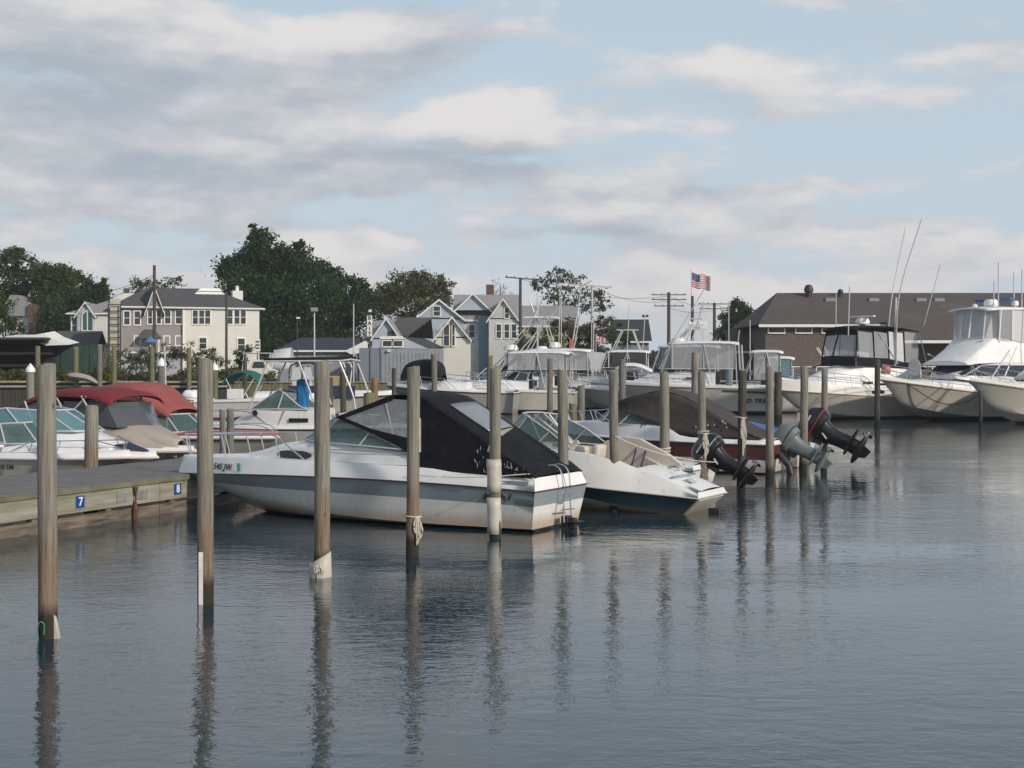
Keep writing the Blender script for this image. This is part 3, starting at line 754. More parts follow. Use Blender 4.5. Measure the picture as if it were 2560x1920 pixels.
    def ws(s, pts_low, pts_top, glass=None, frame=None, r=.022, mull=True, name='windshield', open_=False, both=True):
        """wraparound windshield: points from port aft corner round to the centre, low and top; mirrored to starboard."""
        lo = [Vector(p) for p in pts_low]; hi = [Vector(p) for p in pts_top]
        if both:
            k = 1 if abs(lo[-1].y) < 1e-4 else 0
            mr = lambda v: Vector((v.x, -v.y, v.z))
            lo += [mr(v) for v in lo[::-1][k:]]; hi += [mr(v) for v in hi[::-1][k:]]
        e = thing(name, None, None); e.parent = s.T
        del_ = None
        for i in range(len(lo) - 1):
            b = MB(); P = [lo[i], lo[i + 1], hi[i + 1], hi[i]]
            if (P[0] - P[3]).length < .02: P = P[:3]
            if len(P) > 2 and (P[1] - P[2]).length < .02: P = [P[0], P[1], P[3]] if len(P) == 4 else P
            b.panel(P, .008); b.build('pane', glass or GLASS, e, smooth=0)
        fb = MB(); fb.tube(lo, r, 6); fb.tube(hi, r, 6)
        if mull:
            for a, c in zip(lo, hi):
                if (a - c).length > .02: fb.tube([a, c], r * .8, 6)
        fb.build('frame', frame or ALU, e)
        return e
    def tubes(s, name, paths, r=.014, m=None, mirror=True, n=6, parent=None):
        o = None
        for p in paths:
            pp = [Vector(q) for q in p]
            if len(pp) > 2: pp = curve(pp, 4)
            for sg in ((1, -1) if mirror and max(abs(q.y) for q in pp) > .02 else (1,)):
                b = MB(); b.tube([(q.x, q.y * sg, q.z) for q in pp], r, n); o = b.build(name, m or CHROME, parent or s.T)
        return o
    def on_side(s, x, f, off=.02):
        """point on the port side at x, f from chine (0) to rail (1) and on to the deck edge (2), and the turn of the surface there."""
        def P(x):
            t = s.tx(x)
            if f <= 1: return s.side(t, f)
            return s.rail(t).lerp(s.edge(t), f - 1)
        a, c = P(x - .2), P(x + .2); q = P(x); yaw = math.atan2(c.y - a.y, c.x - a.x)
        return Vector((q.x + off * math.sin(-yaw), q.y + off * math.cos(yaw), q.z)), yaw + math.pi
    def bowrail(s, t0=.45, t1=.985, h=.45, n=5, inset=.06, r=.014, low=False, hs=None):
        ts = [lerp(t0, t1, i / (n * 2)) for i in range(n * 2 + 1)]
        top = []
        for i, t in enumerate(ts):
            e = s.edge(t); k = min(1, i / 2)
            top.append(Vector((e.x + .05, max(.0, e.y - inset) if t < .97 else e.y * .6, e.z + h * (k if t0 > .05 else 1) * (1 + .15 * t))))
        P = [top]
        if low: P.append([q - Vector((0, 0, h * .5)) for q in top[1:]])
        b = MB()
        for p in P:
            c = curve(p, 3); b.tube(c, r, 6); b.tube([(q.x, -q.y, q.z) for q in c], r, 6)
        q = top[-1]; b.tube([q, (q.x + .04, 0, q.z), (q.x, -q.y, q.z)], r, 6)
        for i in range(2, len(ts), 2):
            e = s.edge(ts[i]); a = top[i]; f = Vector((e.x - .08, max(0, e.y - inset), e.z + .01))
            b.tube([f, a], r * .85, 6); b.tube([(f.x, -f.y, f.z), (a.x, -a.y, a.z)], r * .85, 6)
        return b.build('bow_rail', CHROME, s.T)
    def panel(s, name, pts, m, th=.012, mirror=False, parent=None):
        for sg in ((1, -1) if mirror else (1,)):
            b = MB(); b.panel([(p[0], p[1] * sg, p[2]) for p in pts], th); o = b.build(name, m, parent or s.T, smooth=0)
        return o
    def sheet(s, name, prof, m, crown=.05, th=.012, n=10, parent=None, sag=0.0, edge=0.0):
        """fabric top: profile points (x, half width, z) swept from side to side with a crown."""
        P = curve([(a, bb, c) for a, bb, c in prof], 4); rows = []
        for k, q in enumerate(P):
            row = []
            for j in range(n + 1):
                f = -1 + 2 * j / n; g = abs(f)
                z = q.z + crown * (1 - g ** 2.2) - edge * max(0, (g - .8) / .2) ** 2 - sag * math.sin(k * math.pi / 4) ** 2 * (1 - g * g)
                row.append((q.x, q.y * f, z))
            rows.append(row)
        b = MB(); b.grid(rows)
        return b.build(name, m, parent or s.T, solid=th, smooth=60)
    def cushion(s, name, c, d, m=None, rot=(0, 0, 0), r=.05):
        b = MB(); b.box((0, 0, 0), d); o = b.build(name, m or BEIGE, s.T, smooth=60); o.location = c; o.rotation_euler = rot
        md = o.modifiers.new('edge', 'BEVEL'); md.width = r; md.segments = 3
        return o
    def cleat(s, x, y, z):
        b = MB(); b.tube([(x - .11, y, z + .05), (x + .11, y, z + .05)], .014, 6); b.box((x, y, z + .02), (.07, .03, .05)); b.build('cleat', CHROME, s.T)
def outboard(parent, loc, tilt, m, accent=None, name='outboard_motor', scale=1.0, legs=None, text_=None):
    """outboard motor tilted up on the transom; local -x is aft when running."""
    e = thing(name, None, None, loc); e.parent = parent; e.rotation_euler = (0, tilt, 0); e.scale = (scale, scale * 1.08, scale * .87)
    def sq(cx, cz, lx, ly, k=14, pw=3.0):
        out = []
        for j in range(k):
            a = 2 * math.pi * j / k; c, s_ = math.cos(a), math.sin(a)
            out.append((cx + lx * abs(c) ** (2 / pw) * (1 if c > 0 else -1), ly * abs(s_) ** (2 / pw) * (1 if s_ > 0 else -1), cz))
        return out
    b = MB(); b.rings([sq(-.34, .06, .24, .17), sq(-.36, .10, .38, .25), sq(-.38, .26, .41, .275), sq(-.38, .42, .40, .27), sq(-.36, .56, .36, .24), sq(-.33, .66, .28, .19), sq(-.30, .70, .16, .11)])
    b.build('cowling', m, e, smooth=50)
    b = MB(); b.rings([sq(-.38, .245, .422, .285), sq(-.38, .275, .424, .287)]); b.build('cowling_band', accent or CHROME, e, smooth=50)
    b = MB(); b.box((-.62, 0, .50), (.20, .30, .05)); b.box((-.40, 0, .69), (.25, .07, .05)); b.build('cowling_vent', BLACK, e, smooth=0, bevel=.01)
    b = MB(); b.rings([sq(-.35, .10, .28, .19), sq(-.34, -.06, .23, .155), sq(-.35, -.30, .19, .11, pw=2.4), sq(-.38, -.52, .18, .085, pw=2.3), sq(-.40, -.74, .19, .075, pw=2.2)])
    lm = legs or m
    b.build('midsection', lm, e, smooth=50)
    b = MB(); b.rings([sq(-.46, -.70, .34, .13, pw=2.2), sq(-.46, -.73, .35, .14, pw=2.2), sq(-.46, -.755, .31, .11, pw=2.2)])
    b.build('cavitation_plate', lm, e, smooth=50)
    b = MB(); b.rings([sq(-.40, -.74, .17, .055, pw=2.), sq(-.40, -1.0, .18, .05, pw=2.)]); b.lathe([(.012, -.74), (.065, -.68), (.09, -.5), (.09, -.22), (.06, -.10), (.012, -.04)], 12, (0, 0, -1.0), 'x')
    b.panel([(-.54, 0, -1.05), (-.22, 0, -1.05), (-.30, 0, -1.24), (-.50, 0, -1.30)], .03)
    b.build('gearcase', lm, e, smooth=50)
    b = MB(); b.lathe([(.012, -.86), (.045, -.80), (.055, -.72)], 10, (0, 0, -1.0), 'x')
    for k in range(3):
        a = k * 2.094 + .3
        pts = []
        for rr_, w, tw in ((.05, .05, .9), (.12, .09, .6), (.14, .06, .35), (.15, .02, .3)):
            ca, sa = math.cos(a), math.sin(a)
            pts.append(((-.78 - w * math.sin(tw), rr_ * ca - w * math.cos(tw) * sa, -1.0 + rr_ * sa + w * math.cos(tw) * ca), (-.78 + w * math.sin(tw), rr_ * ca + w * math.cos(tw) * sa, -1.0 + rr_ * sa - w * math.cos(tw) * ca)))
        b.grid([[p[0] for p in pts], [p[1] for p in pts]])
    b.build('propeller', pm('propeller_metal', (.25, .24, .22), .35, metal=.8), e, solid=.012)
    b = MB(); b.box((-.08, 0, -.02), (.10, .22, .40)); b.box((-.15, .12, .1), (.2, .03, .14)); b.box((-.15, -.12, .1), (.2, .03, .14))
    b.build('bracket', BLACK, e, smooth=0, bevel=.01)
    return e
def radome(s, x, y, z, r=.3, h=.22, arm=None, m=None):
    e = thing('radar', None, None, (x, y, z)); e.parent = s.T
    b = MB(); b.lathe([(r * .35, 0), (r * .35, .12), (r * .9, .14), (r, .19), (r, .14 + h * .6), (r * .8, .14 + h * .95), (.02, .14 + h)], 18); b.build('radar_dome', m or DECKW, e)
    if arm:
        a = MB(); a.box((0, 0, h + .24), (.16, arm, .10)); a.lathe([(.05, h + .1), (.05, h + .22)], 8); a.build('radar_array', DECKW, e, smooth=0, bevel=.02)
    return e
def whips(s, lst, m=None, name='antenna'):
    for p, q in lst:
        b = MB(); b.tube([p, q], .017, 5, r2=.009); b.build(name, m or ALU, s.T)
BOOTB = bootm('white_hull_black_boot', (.56, .53, .47), (.022, .02, .018), .055)
G_NEAR = 'small motor boats moored at the near dock'
SEAM = pm('dark_seam', (.10, .05, .045), .6)
TEALST = pm('teal_sticker', (.12, .42, .40), .5)
LETT = pm('black_lettering', (.015, .015, .018), .5)
WEB = pm('white_streaks', (.35, .35, .36), .7)
# --- cruiser with black canopy -------------------------------------------------
c = Boat('cabin_cruiser', 'white cabin cruiser with a grey blue hull stripe and tall black canvas canopy', (.9155, 26.521), YAWL, 9.03, 2.4, .74, .72, rake=1.15, p=2.7, sw=.93, chine=.88, zc0=.06, zcb=.42, zm=.86, keel=-.4, group=G_NEAR, flare=1.1)
c.hull([(0, .60, WHITE), (.60, 1.0, GREYBAND)], bottom=BOOTB, gun=(.24, .34), gunin=.11, rubmat=SEAM, rub=.014, crown=.05)
c.trunk('cabin', DECKW, [(2.55, 1.03, .95, .99, 1.36), (3.4, 1.02, .95, .97, 1.43), (4.6, .95, 1.0, .90, 1.49), (5.4, .84, 1.02, .76, 1.45), (6.1, .72, 1.04, .60, 1.36), (6.7, .58, 1.05, .45, 1.20), (7.25, .42, 1.05, .22, 1.10)], crown=.08, round_=.1)
c.tubes('cabin_seam', [[(2.6, 1.045, 1.12), (4.0, 1.03, 1.145), (5.6, .86, 1.17)], [(2.75, 1.0, 1.33), (3.9, .985, 1.37), (4.9, .91, 1.39)]], .008, GREYBAND)
# oval side window
for sg in (1, -1):
    b = MB(); pts = []
    for k in range(20):
        a = 2 * math.pi * k / 20; x = 5.42 + .46 * abs(math.cos(a)) ** .7 * (1 if math.cos(a) > 0 else -1); z = 1.245 + .085 * math.sin(a)
        y = lerp(.935, .70, max(0, (x - 4.6) / 1.5)) + .02
        pts.append((x, sg * y, z))
    b.panel(pts, .02); b.build('cabin_window', GLASSD, c.T, smooth=0)
c.ws([(2.84, 1.0, 1.42), (3.8, .98, 1.47), (4.9, .84, 1.51), (5.45, .42, 1.53), (5.62, 0, 1.54)], [(2.86, .99, 1.45), (3.6, .93, 1.72), (4.34, .82, 1.99), (4.62, .42, 2.04), (4.72, 0, 2.05)], r=.02)
c.sheet('canvas_top', [(4.36, .84, 1.99), (3.75, .88, 2.21), (3.1, .90, 2.42), (2.6, .90, 2.41), (2.3, .90, 2.30), (1.9, .92, 2.07), (1.45, .94, 1.81), (.75, .99, 1.40), (.3, 1.0, 1.15), (.04, 1.0, .98)], BLKCAN, crown=.05, th=.015, n=12)
yz = lambda z: 1.07 - .13 * (z - 1.0)
for sg in (1, -1):
    side = [(2.62, 1.35), (2.46, 1.07), (1.2, 1.02), (.06, .97), (.3, 1.15), (.75, 1.40), (1.45, 1.81), (1.9, 2.07), (2.3, 2.30), (2.6, 2.41), (2.72, 2.40), (2.70, 1.9)]
    c.panel('canvas_side', [(x, sg * yz(z), z) for x, z in side], BLKCAN, .02)
    c.panel('canvas_side_window', [(x, sg * (yz(z) - .012), z) for x, z in [(2.72, 1.55), (2.72, 2.34), (3.1, 2.36), (3.7, 2.17), (4.2, 2.0), (3.6, 1.78)]], VINYL, .008)
    c.panel('canvas_frame', [(x, sg * (yz(z) + .005), z) for x, z in [(2.62, 1.33), (2.62, 1.62), (3.55, 1.80), (4.3, 2.04), (4.34, 1.99), (3.6, 1.735), (2.9, 1.48)]], BLKCAN, .025)
    c.panel('canvas_frame', [(x, sg * (yz(z) + .005), z) for x, z in [(3.1, 2.34), (3.1, 2.44), (4.36, 2.0), (4.2, 1.98)]], BLKCAN, .025)
sl = lambda x: 2.30 + (x - 2.3) * .577
rows = []
for k in range(6):
    f = k / 5; rows.append([(lerp(lerp(2.10, 1.22, f), lerp(2.16, 1.36, f), g_ / 8), lerp(.47, -.66, g_ / 8), 0) for g_ in range(9)])
rows = [[(x, y, sl(x) + .05 * (1 - abs(y / .93) ** 2.2) + .035) for x, y, _ in r_] for r_ in rows]
b = MB(); b.grid(rows); b.build('rear_window', glassm('grey_vinyl', (.25, .28, .31), .88, .3), c.T, solid=.012)
c.panel('rear_flap', [(1.34, -.66, sl(1.34) + .055), (1.21, .47, sl(1.21) + .075), (1.10, .25, sl(1.10) + .085)], TAUPECAN, .015)
c.tubes('canopy_pole', [[(3.25, .9, 2.28), (3.0, .96, 1.55)]], .016, CHROME)
for x, y, rz_ in ((3.5, .45, .1), (3.4, -.45, -.1)): c.cushion('seat', (x, y, 1.5), (.22, .5, .5), BEIGE, (0, 0, rz_))
c.cushion('dashboard', (4.5, -.3, 1.42), (.5, .9, .3), NAVCAN, (0, 0, 0), .06)
c.bowrail(.55, .985, .42, 5, inset=.05, r=.015)
c.tubes('ladder', [[(.34, -.16, 1.08), (.12, -.16, 1.16), (-.06, -.16, 1.02), (-.10, -.16, .5), (-.12, -.16, .12)], [(.34, .14, 1.08), (.12, .14, 1.16), (-.06, .14, 1.02), (-.10, .14, .5), (-.12, .14, .12)]], .016, CHROME, mirror=False)
c.tubes('ladder_rung', [[(-.10, -.16, .52), (-.10, .14, .52)], [(-.11, -.30, .34), (-.11, .28, .36)]], .016, CHROME, mirror=False)
b = MB(); b.box((-.10, 0, .10), (.14, .20, .26)); b.box((-.22, 0, .10), (.14, .12, .2)); b.lathe([(.02, -.55), (.06, -.45), (.07, -.25), (.05, -.1)], 12, (0, 0, -.10), 'x'); b.box((-.26, 0, .13), (.26, .30, .02))
b.build('sterndrive', BLACK, c.T, smooth=30, bevel=.02)
b = MB(); b.box((.45, 1.075, .885), (.62, .03, .07)); b.box((.45, 1.085, .865), (.56, .03, .03)); b.build('engine_vent', GREYBAND, c.T, smooth=0, bevel=.006)
b = MB(); b.lathe([(.075, 0), (.085, .01), (.06, .02), (.01, .02)], 18, (2.95, 1.10, .985), 'y'); b.box((2.82, 1.115, .96), (.05, .01, .05)); b.build('emblem', pm('emblem_green', (.28, .38, .36), .4), c.T)
b = MB(); b.panel([(.09, .95, .56), (.09, .72, .56), (.09, .80, .70)], .01); b.build('transom_emblem', WHTP, c.T, smooth=0)
q, ya = c.on_side(.78, .78, .02)
text('boat_name', 'Mach I', .165, c.T, q, (R(90), 0, ya), LETT, .003, shear=.3, sx=1.25)
q, ya = c.on_side(7.25, 1.45, .03)
text('registration_number', '1545 JW', .17, c.T, q, (R(82), 0, ya), LETT, .003, shear=.25, sx=1.15)
q, ya = c.on_side(6.68, 1.45, .04)
b = MB(); b.box(q, (.10, .008, .16), rz=ya); b.build('registration_sticker', TEALST, c.T, smooth=0)
b = MB()
rr = random.Random(3)
for k in range(46):     # pale drips and bird marks on the black side curtain
    x, z = rr.uniform(.35, 1.25), rr.uniform(1.04, 1.45)
    if z > 1.0 + x * .45: z = 1.03 + x * .2
    y = yz(z) + .017; h_ = rr.uniform(.02, .13) * rr.random() + .012; w = rr.uniform(.003, .014)
    b.panel([(x, y, z), (x + w, y, z + h_ * .4), (x + w * .4, y - .004, z + h_), (x - w, y, z + h_ * .6)], .006)
b.build('canvas_stain', WEB, c.T, smooth=0)
b = MB(); b.tube(curve([(2.6, 1.2, .97), (1.7, 1.28, .96), (.9, 1.3, .99)], 4), .007, 5); b.build('deck_line', ROPE, c.T)
c.cleat(.25, 1.0, 1.0); c.cleat(7.9, .2, 1.08)

# --- open runabout -------------------------------------------------------------
c = Boat('runabout', 'white open runabout with a dark teal lower hull and beige seats', (4.10, 29.45), YAWL, 6.9, 2.35, .34, .95, rake=1.0, p=2.5, sw=.74, chine=.86, zc0=-.08, zcb=.80, zcp=1.0, zm=.62, trake=.45, group=G_NEAR,
         gunf=[(0, .12), (.05, .22), (.16, .40), (.30, .62), (.37, .66), (.55, .62), (1, .34)], inf=[(0, .10), (.2, .26), (.4, .20), (1, .12)])
c.hull([(0, 1.0, NAVY)], bottom=AGED, rubmat=AGED, rub=.018, cockpit=(1.35, 4.0, .17, .02), liner=BEIGE, gunmat=WHITE, deck=DECKW, crown=.04, zf=.35)
c.sheet('sun_pad', [(1.38, .78, .80), (1.2, .80, .80), (.98, .76, .74)], WHITE, crown=.05, th=.05)
c.panel('side_lounge', [(.95, -.74, .92), (1.25, -.76, 1.12), (1.9, -.80, 1.42), (2.3, -.82, 1.46), (2.75, -.84, 1.36), (2.8, -.84, .7), (1.0, -.76, .7)], BEIGE, .14)
c.cushion('rear_seat', (1.46, -.05, .72), (.20, 1.4, .34), BEIGE, (0, R(-14), 0), .07)
c.cushion('rear_seat_base', (1.9, -.1, .62), (.55, 1.5, .3), BEIGE, (0, 0, 0), .08)
q0, q1 = c.side(0, .12), c.side(0, .9)
c.panel('transom_panel', [(q0.x - .02, q0.y * .9, q0.z), (q1.x - .02, q1.y * .86, q1.z), (q1.x - .02, -q1.y * .86, q1.z), (q0.x - .02, -q0.y * .9, q0.z)], CREAM, .03)
for y in (.45, -.45): c.cushion('helm_seat', (2.75, y, 1.0), (.18, .45, .62), BEIGE, (0, R(-8), 0), .07)
c.tubes('blue_strap', [[(1.75, -.76, 1.24), (1.80, -.60, .9), (1.85, -.55, .6)], [(1.98, -.76, 1.27), (2.02, -.60, .9), (2.1, -.55, .62)]], .018, NAVCAN, mirror=False)
c.ws([(2.75, .97, 1.26), (3.6, .98, 1.30), (4.35, .82, 1.30), (4.75, .4, 1.30), (4.85, 0, 1.30)], [(2.75, .97, 1.28), (3.25, .93, 1.62), (3.85, .76, 1.93), (4.15, .40, 1.98), (4.22, 0, 1.99)], r=.016)
c.tubes('windshield_brace', [[(3.5, .72, 1.3), (3.95, .5, 1.93)], [(3.1, .1, 1.3), (3.95, .25, 1.95)]], .02, ALU)
b = MB(); b.box((.74, .1, .84), (.14, .05, .012)); b.panel([(.62, .62, .72), (.52, -.45, .74), (.57, -.45, .75), (.67, .62, .74)], .02); b.build('stern_handle', CHROME, c.T, smooth=0)
b = MB(); b.box((1.0, -.35, .885), (.09, .24, .02)); b.build('deck_vent', GLASSD, c.T, smooth=0)
b = MB(); b.box((.36, .25, .655), (.16, .30, .012), M=Euler((0, R(-28), 0)).to_matrix()); b.build('stern_logo', pm('logo_green', (.42, .52, .42), .4), c.T, smooth=0)
b = MB(); b.lathe([(.02, -.55), (.07, -.4), (.08, -.1), (.05, .1)], 12, (0, .12, -.12), 'x'); b.box((-.1, .12, 0), (.25, .16, .2)); b.build('sterndrive', BLACK, c.T, smooth=30, bevel=.02)
c.cushion('dash', (4.3, 0, 1.22), (.4, 1.4, .12), GREYBAND, r=.04)
b = MB(); b.tube(curve([(2.75, .92, 1.30), (2.6, .90, 1.42)], 3), .05, 8); b.build('winch_post', BEIGE, c.T)

# --- skiff with the black outboard ---------------------------------------------
c = Boat('skiff', 'low white skiff squeezed between the beige seat runabout and the maroon boat', (4.62, 34.4), YAWL, 5.0, 1.9, .55, .85, rake=.8, sw=.88, zm=.6, group=G_NEAR)
c.hull([(0, 1, WHITE)], bottom=BOOTB, gun=(.12, .16), gunin=.05, rubmat=GREYBAND, rub=.018, cockpit=(.25, 3.6, .10), zf=.2)
c.cushion('bench', (.9, 0, .58), (.4, 1.5, .08), DECKW, r=.02); c.cushion('console', (2.2, 0, .75), (.5, .6, .7), DECKW, r=.05)
BLKPAINT = pm('black_engine_paint', (.009, .0095, .011), .32, var=.2, vs=6, coat=.3)
c.tubes('flag_staff', [[(.1, -.8, .6), (.02, -.8, 1.18)]], .014, ALU, mirror=False)
b = MB(); b.lathe([(.01, 0), (.05, .02), (.05, .09), (.01, .11)], 10, (.01, -.8, 1.16)); b.build('staff_light', DECKW, c.T)
om = outboard(c.T, (-.10, 0, .55), R(56), BLKPAINT, CHROME, scale=1.0)
b = MB(); b.box((-.38, .283, .46), (.34, .012, .035)); b.box((-.30, .160, -.05), (.26, .012, .03), M=Euler((0, R(70), 0)).to_matrix()); b.build('white_stripe', WHTP, om, smooth=0)
# --- maroon and white boat under a brown cover ---------------------------------
c = Boat('covered_runabout', 'maroon and white runabout under a peaked brown canvas cover', (7.646, 40.781), YAWL, 6.9, 2.2, .84, 1.02, rake=1.0, p=2.5, sw=.92, chine=.88, zc0=.05, zm=.90, group=G_NEAR, gunf=[(0, .10), (.36, .12), (.47, .40), (.75, .42), (1, .30)])
c.hull([(0, .44, WHITE), (.44, 1, MAROON)], bottom=BOOTB, gunin=.06, rubmat=DECKW, rub=.03, crown=.05)
c.ws([(3.35, .96, 1.30), (4.6, .93, 1.33), (5.3, .70, 1.33), (5.75, 0, 1.34)], [(3.38, .95, 1.32), (4.3, .85, 1.62), (4.95, .62, 1.78), (5.2, 0, 1.82)], r=.022)
c.sheet('brown_cover', [(5.0, .66, 1.80), (4.6, .80, 2.03), (4.0, .80, 2.19), (3.4, .80, 2.30), (2.75, .78, 2.18), (2.1, .80, 1.86), (1.5, .84, 1.52), (.9, .88, 1.22), (.3, .92, 1.00)], BRNCAN, crown=.05, n=12, sag=.05)
for sg in (1, -1):
    pts = [(5.0, .66, 1.80), (4.3, .90, 1.62), (3.45, 1.0, 1.34), (2.9, 1.03, 1.06), (1.5, 1.02, 1.02), (.3, .94, .98), (.9, .89, 1.22), (1.5, .85, 1.52), (2.1, .81, 1.86), (2.75, .79, 2.18), (3.4, .81, 2.30), (4.0, .81, 2.19), (4.6, .80, 2.03)]
    up = pts[0:1] + pts[:6:-1]; lo = pts[:6]
    b = MB(); up = [pts[0], pts[12], pts[11], pts[10], pts[9], pts[8], pts[7], pts[6], pts[5]]; lo = [pts[0], pts[1], (4.0, .95, 1.52), pts[2], pts[3], (2.2, 1.03, 1.04), pts[4], (.9, .98, 1.0), pts[5]]
    rows = []
    for k in range(7):
        f = k / 6; rows.append([(lerp(a[0], d[0], f), sg * (lerp(a[1], d[1], f) - .05 * math.sin(f * math.pi) * (1 + .3 * math.sin(i * 2.1))), lerp(a[2], d[2], f)) for i, (a, d) in enumerate(zip(up, lo))])
    b.grid(rows); b.build('cover_side', BRNCAN, c.T, solid=.012, smooth=60)
b = MB(); rr = random.Random(8)
for k in range(7):
    x = rr.uniform(1.2, 2.2); z = 1.2 + rr.uniform(0, .25); b.panel([(x, 1.0 - (z - 1.05) * .12, z), (x + .05, 1.0 - (z - 1.05) * .12, z + .02), (x + .02, .99 - (z - 1.05) * .12, z + .08)], .02)
b.build('bird_marks', WEB, c.T, smooth=0)
b = MB(); b.tube(curve([(3.0, 1.02, 1.42), (3.6, .98, 1.12), (3.8, .99, 1.36), (4.0, .98, 1.1)], 4), .016, 6); b.build('steering_wheel', BLACK, c.T)
b = MB(); b.box((3.15, 1.065, 1.12), (.05, .02, .22)); b.box((3.05, 1.065, 1.12), (.02, .02, .20)); b.build('side_vent', GREYBAND, c.T, smooth=0)
GREYENG = pm('grey_engine_paint', (.15, .175, .18), .38, var=.12, vs=5, coat=.2)
outboard(c.T, (-.12, -.15, .50), R(57), GREYENG, BLACK, legs=GREYENG, scale=1.05)
b = MB(); b.tube([(-.05, .45, .55), (-.35, .5, .25), (-.40, .5, .0)], .10, 10); b.box((-.05, -.15, .6), (.16, .5, .5)); b.build('engine_bracket', BLACK, c.T)
c.bowrail(.7, .985, .3, 3)
# --- boat with the black and red outboard --------------------------------------
c = Boat('fishing_skiff', 'small skiff with a blue tarp hidden behind the brown covered boat', (8.95, 43.6), YAWL, 5.8, 2.0, .80, 1.0, rake=.9, sw=.9, group=G_NEAR)
c.hull([(0, 1, WHITE)], bottom=BOOTB, gun=(.1, .16), gunin=.05, rubmat=BLACK, rub=.02)
c.sheet('blue_tarp', [(.5, .7, .96), (1.2, .8, 1.12), (2.2, .8, 1.30), (3.2, .8, 1.28), (4.2, .6, 1.12)], BLUECAN, crown=.06, sag=.05)
om = outboard(c.T, (-.30, 0, .66), R(60), BLKPAINT, pm('engine_red_stripe', (.30, .03, .03), .4), scale=1.32)
b = MB(); b.box((-.38, .283, .46), (.34, .012, .035)); b.box((-.30, .160, -.05), (.26, .012, .03), M=Euler((0, R(70), 0)).to_matrix()); b.build('white_stripe', WHTP, om, smooth=0)

# --- boats on the far side of the dock, bows toward it -------------------------
YR = -TH
def brow(loc, L): return loc
c = Boat('bow_rider', 'cream and white runabout at the far left with an open glass windshield', (-14.35, 36.59), YR, 6.1, 2.2, .80, .86, rake=1.0, p=2.4, zm=.80, group=G_NEAR)
c.hull([(0, .8, AGED), (.8, 1, CREAM)], bottom=BOOTB, gun=(.16, .12), gunin=.08, rubmat=CREAM, rub=.035, cockpit=(.8, 3.1, .15), liner=DECKW)
c.trunk('foredeck_cabin', DECKW, [(2.9, .95, .95, .86, 1.15), (3.8, .85, .96, .72, 1.17), (4.7, .62, .96, .44, 1.12), (5.5, .3, .95, .16, 1.02)], crown=.05)
c.ws([(2.1, .98, 1.12), (3.0, .92, 1.14), (3.75, .62, 1.16), (4.0, 0, 1.18)], [(2.15, .95, 1.5), (2.75, .84, 1.62), (3.2, .54, 1.64), (3.3, 0, 1.66)], r=.024)
c.bowrail(.5, .98, .26, 4); c.cleat(5.3, -.2, 1.03)
text('registration_number', 'NY 7508 EM', .16, c.T, (2.95, -1.075, .60), (R(90), 0, R(4)), LETT, .003, sx=1.1)
c = Boat('speedboat', 'white speedboat with a raked blue tinted windshield behind the second pile from the dock', (-14.003, 36.90), YR, 6.35, 2.2, .75, .85, rake=1.1, p=2.2, zm=.80, group=G_NEAR)
c.hull([(0, 1, WHITE)], bottom=BOOTB, gun=(.3, .10), gunin=.12, rubmat=CREAM, rub=.03, cockpit=(.8, 2.6, .15))
c.trunk('foredeck_cabin', DECKW, [(2.4, .95, 1.0, .86, 1.40), (3.4, .9, 1.0, .74, 1.42), (4.3, .7, .98, .5, 1.36), (5.2, .36, .95, .22, 1.14), (5.8, .16, .93, .06, 1.0)], crown=.06)
c.ws([(1.6, .95, 1.40), (3.0, .90, 1.43), (4.2, .50, 1.44), (4.45, 0, 1.44)], [(1.6, .93, 1.90), (2.3, .82, 1.98), (3.25, .5, 1.92), (3.4, 0, 1.93)], r=.026, glass=glassm('blue_tint_glass', (.18, .33, .36), .6))
c.tubes('red_pinstripe', [[(4.6, .55, 1.30), (5.3, .33, 1.12), (5.9, .16, 1.0)]], .012, MAROON)
b = MB(); b.panel([(5.3, -.3, 1.13), (6.0, -.12, .98), (6.25, 0, .96), (5.5, 0, 1.17)], .02); b.build('bow_pad', NAVCAN, c.T, smooth=0)
c = Boat('camper_boat', 'cruiser with a crimson canvas top over big dark windows and a taupe foredeck cover', (-14.043, 39.1), YR, 6.9, 2.4, .80, .90, rake=1.2, p=2.3, zm=.84, group=G_NEAR)
c.hull([(0, .75, WHITE), (.75, 1, CREAM)], bottom=BOOTB, gun=(.3, .06), gunin=.12, rubmat=CREAM, rub=.045)
c.sheet('foredeck_cover', [(4.5, .86, 1.50), (5.2, .70, 1.46), (5.9, .45, 1.28), (6.5, .2, 1.05)], TAUPECAN, crown=.10, edge=.35, sag=.0)
c.trunk('cabin', TAUPECAN, [(1.0, 1.08, 1.0, 1.0, 1.45), (3.2, 1.06, 1.0, .98, 1.5), (4.4, 1.0, 1.0, .88, 1.50), (5.4, .74, .98, .62, 1.38), (6.2, .4, .95, .24, 1.08)], crown=.04)
for sg in (1, -1):
    c.panel('side_curtain', [(1.9, sg * 1.0, 1.48), (3.4, sg * 1.0, 1.52), (3.4, sg * .95, 2.10), (2.2, sg * .95, 2.05)], SMOKE, .01)
    c.panel('side_curtain', [(3.45, sg * 1.0, 1.52), (5.1, sg * .80, 1.47), (4.75, sg * .84, 2.08), (3.45, sg * .95, 2.12)], SMOKE, .01)
c.panel('front_curtain', [(5.1, .80, 1.47), (5.55, 0, 1.45), (5.05, 0, 2.10), (4.75, .84, 2.08)], SMOKE, .01, mirror=True)
c.sheet('crimson_top', [(1.75, .96, 1.94), (2.2, 1.02, 2.14), (2.8, 1.06, 2.30), (3.5, 1.08, 2.35), (4.2, 1.08, 2.33), (4.7, 1.06, 2.27), (5.05, 1.0, 2.14)], CRIMCAN, crown=.12, edge=.12, n=14, th=.015, sag=.03)
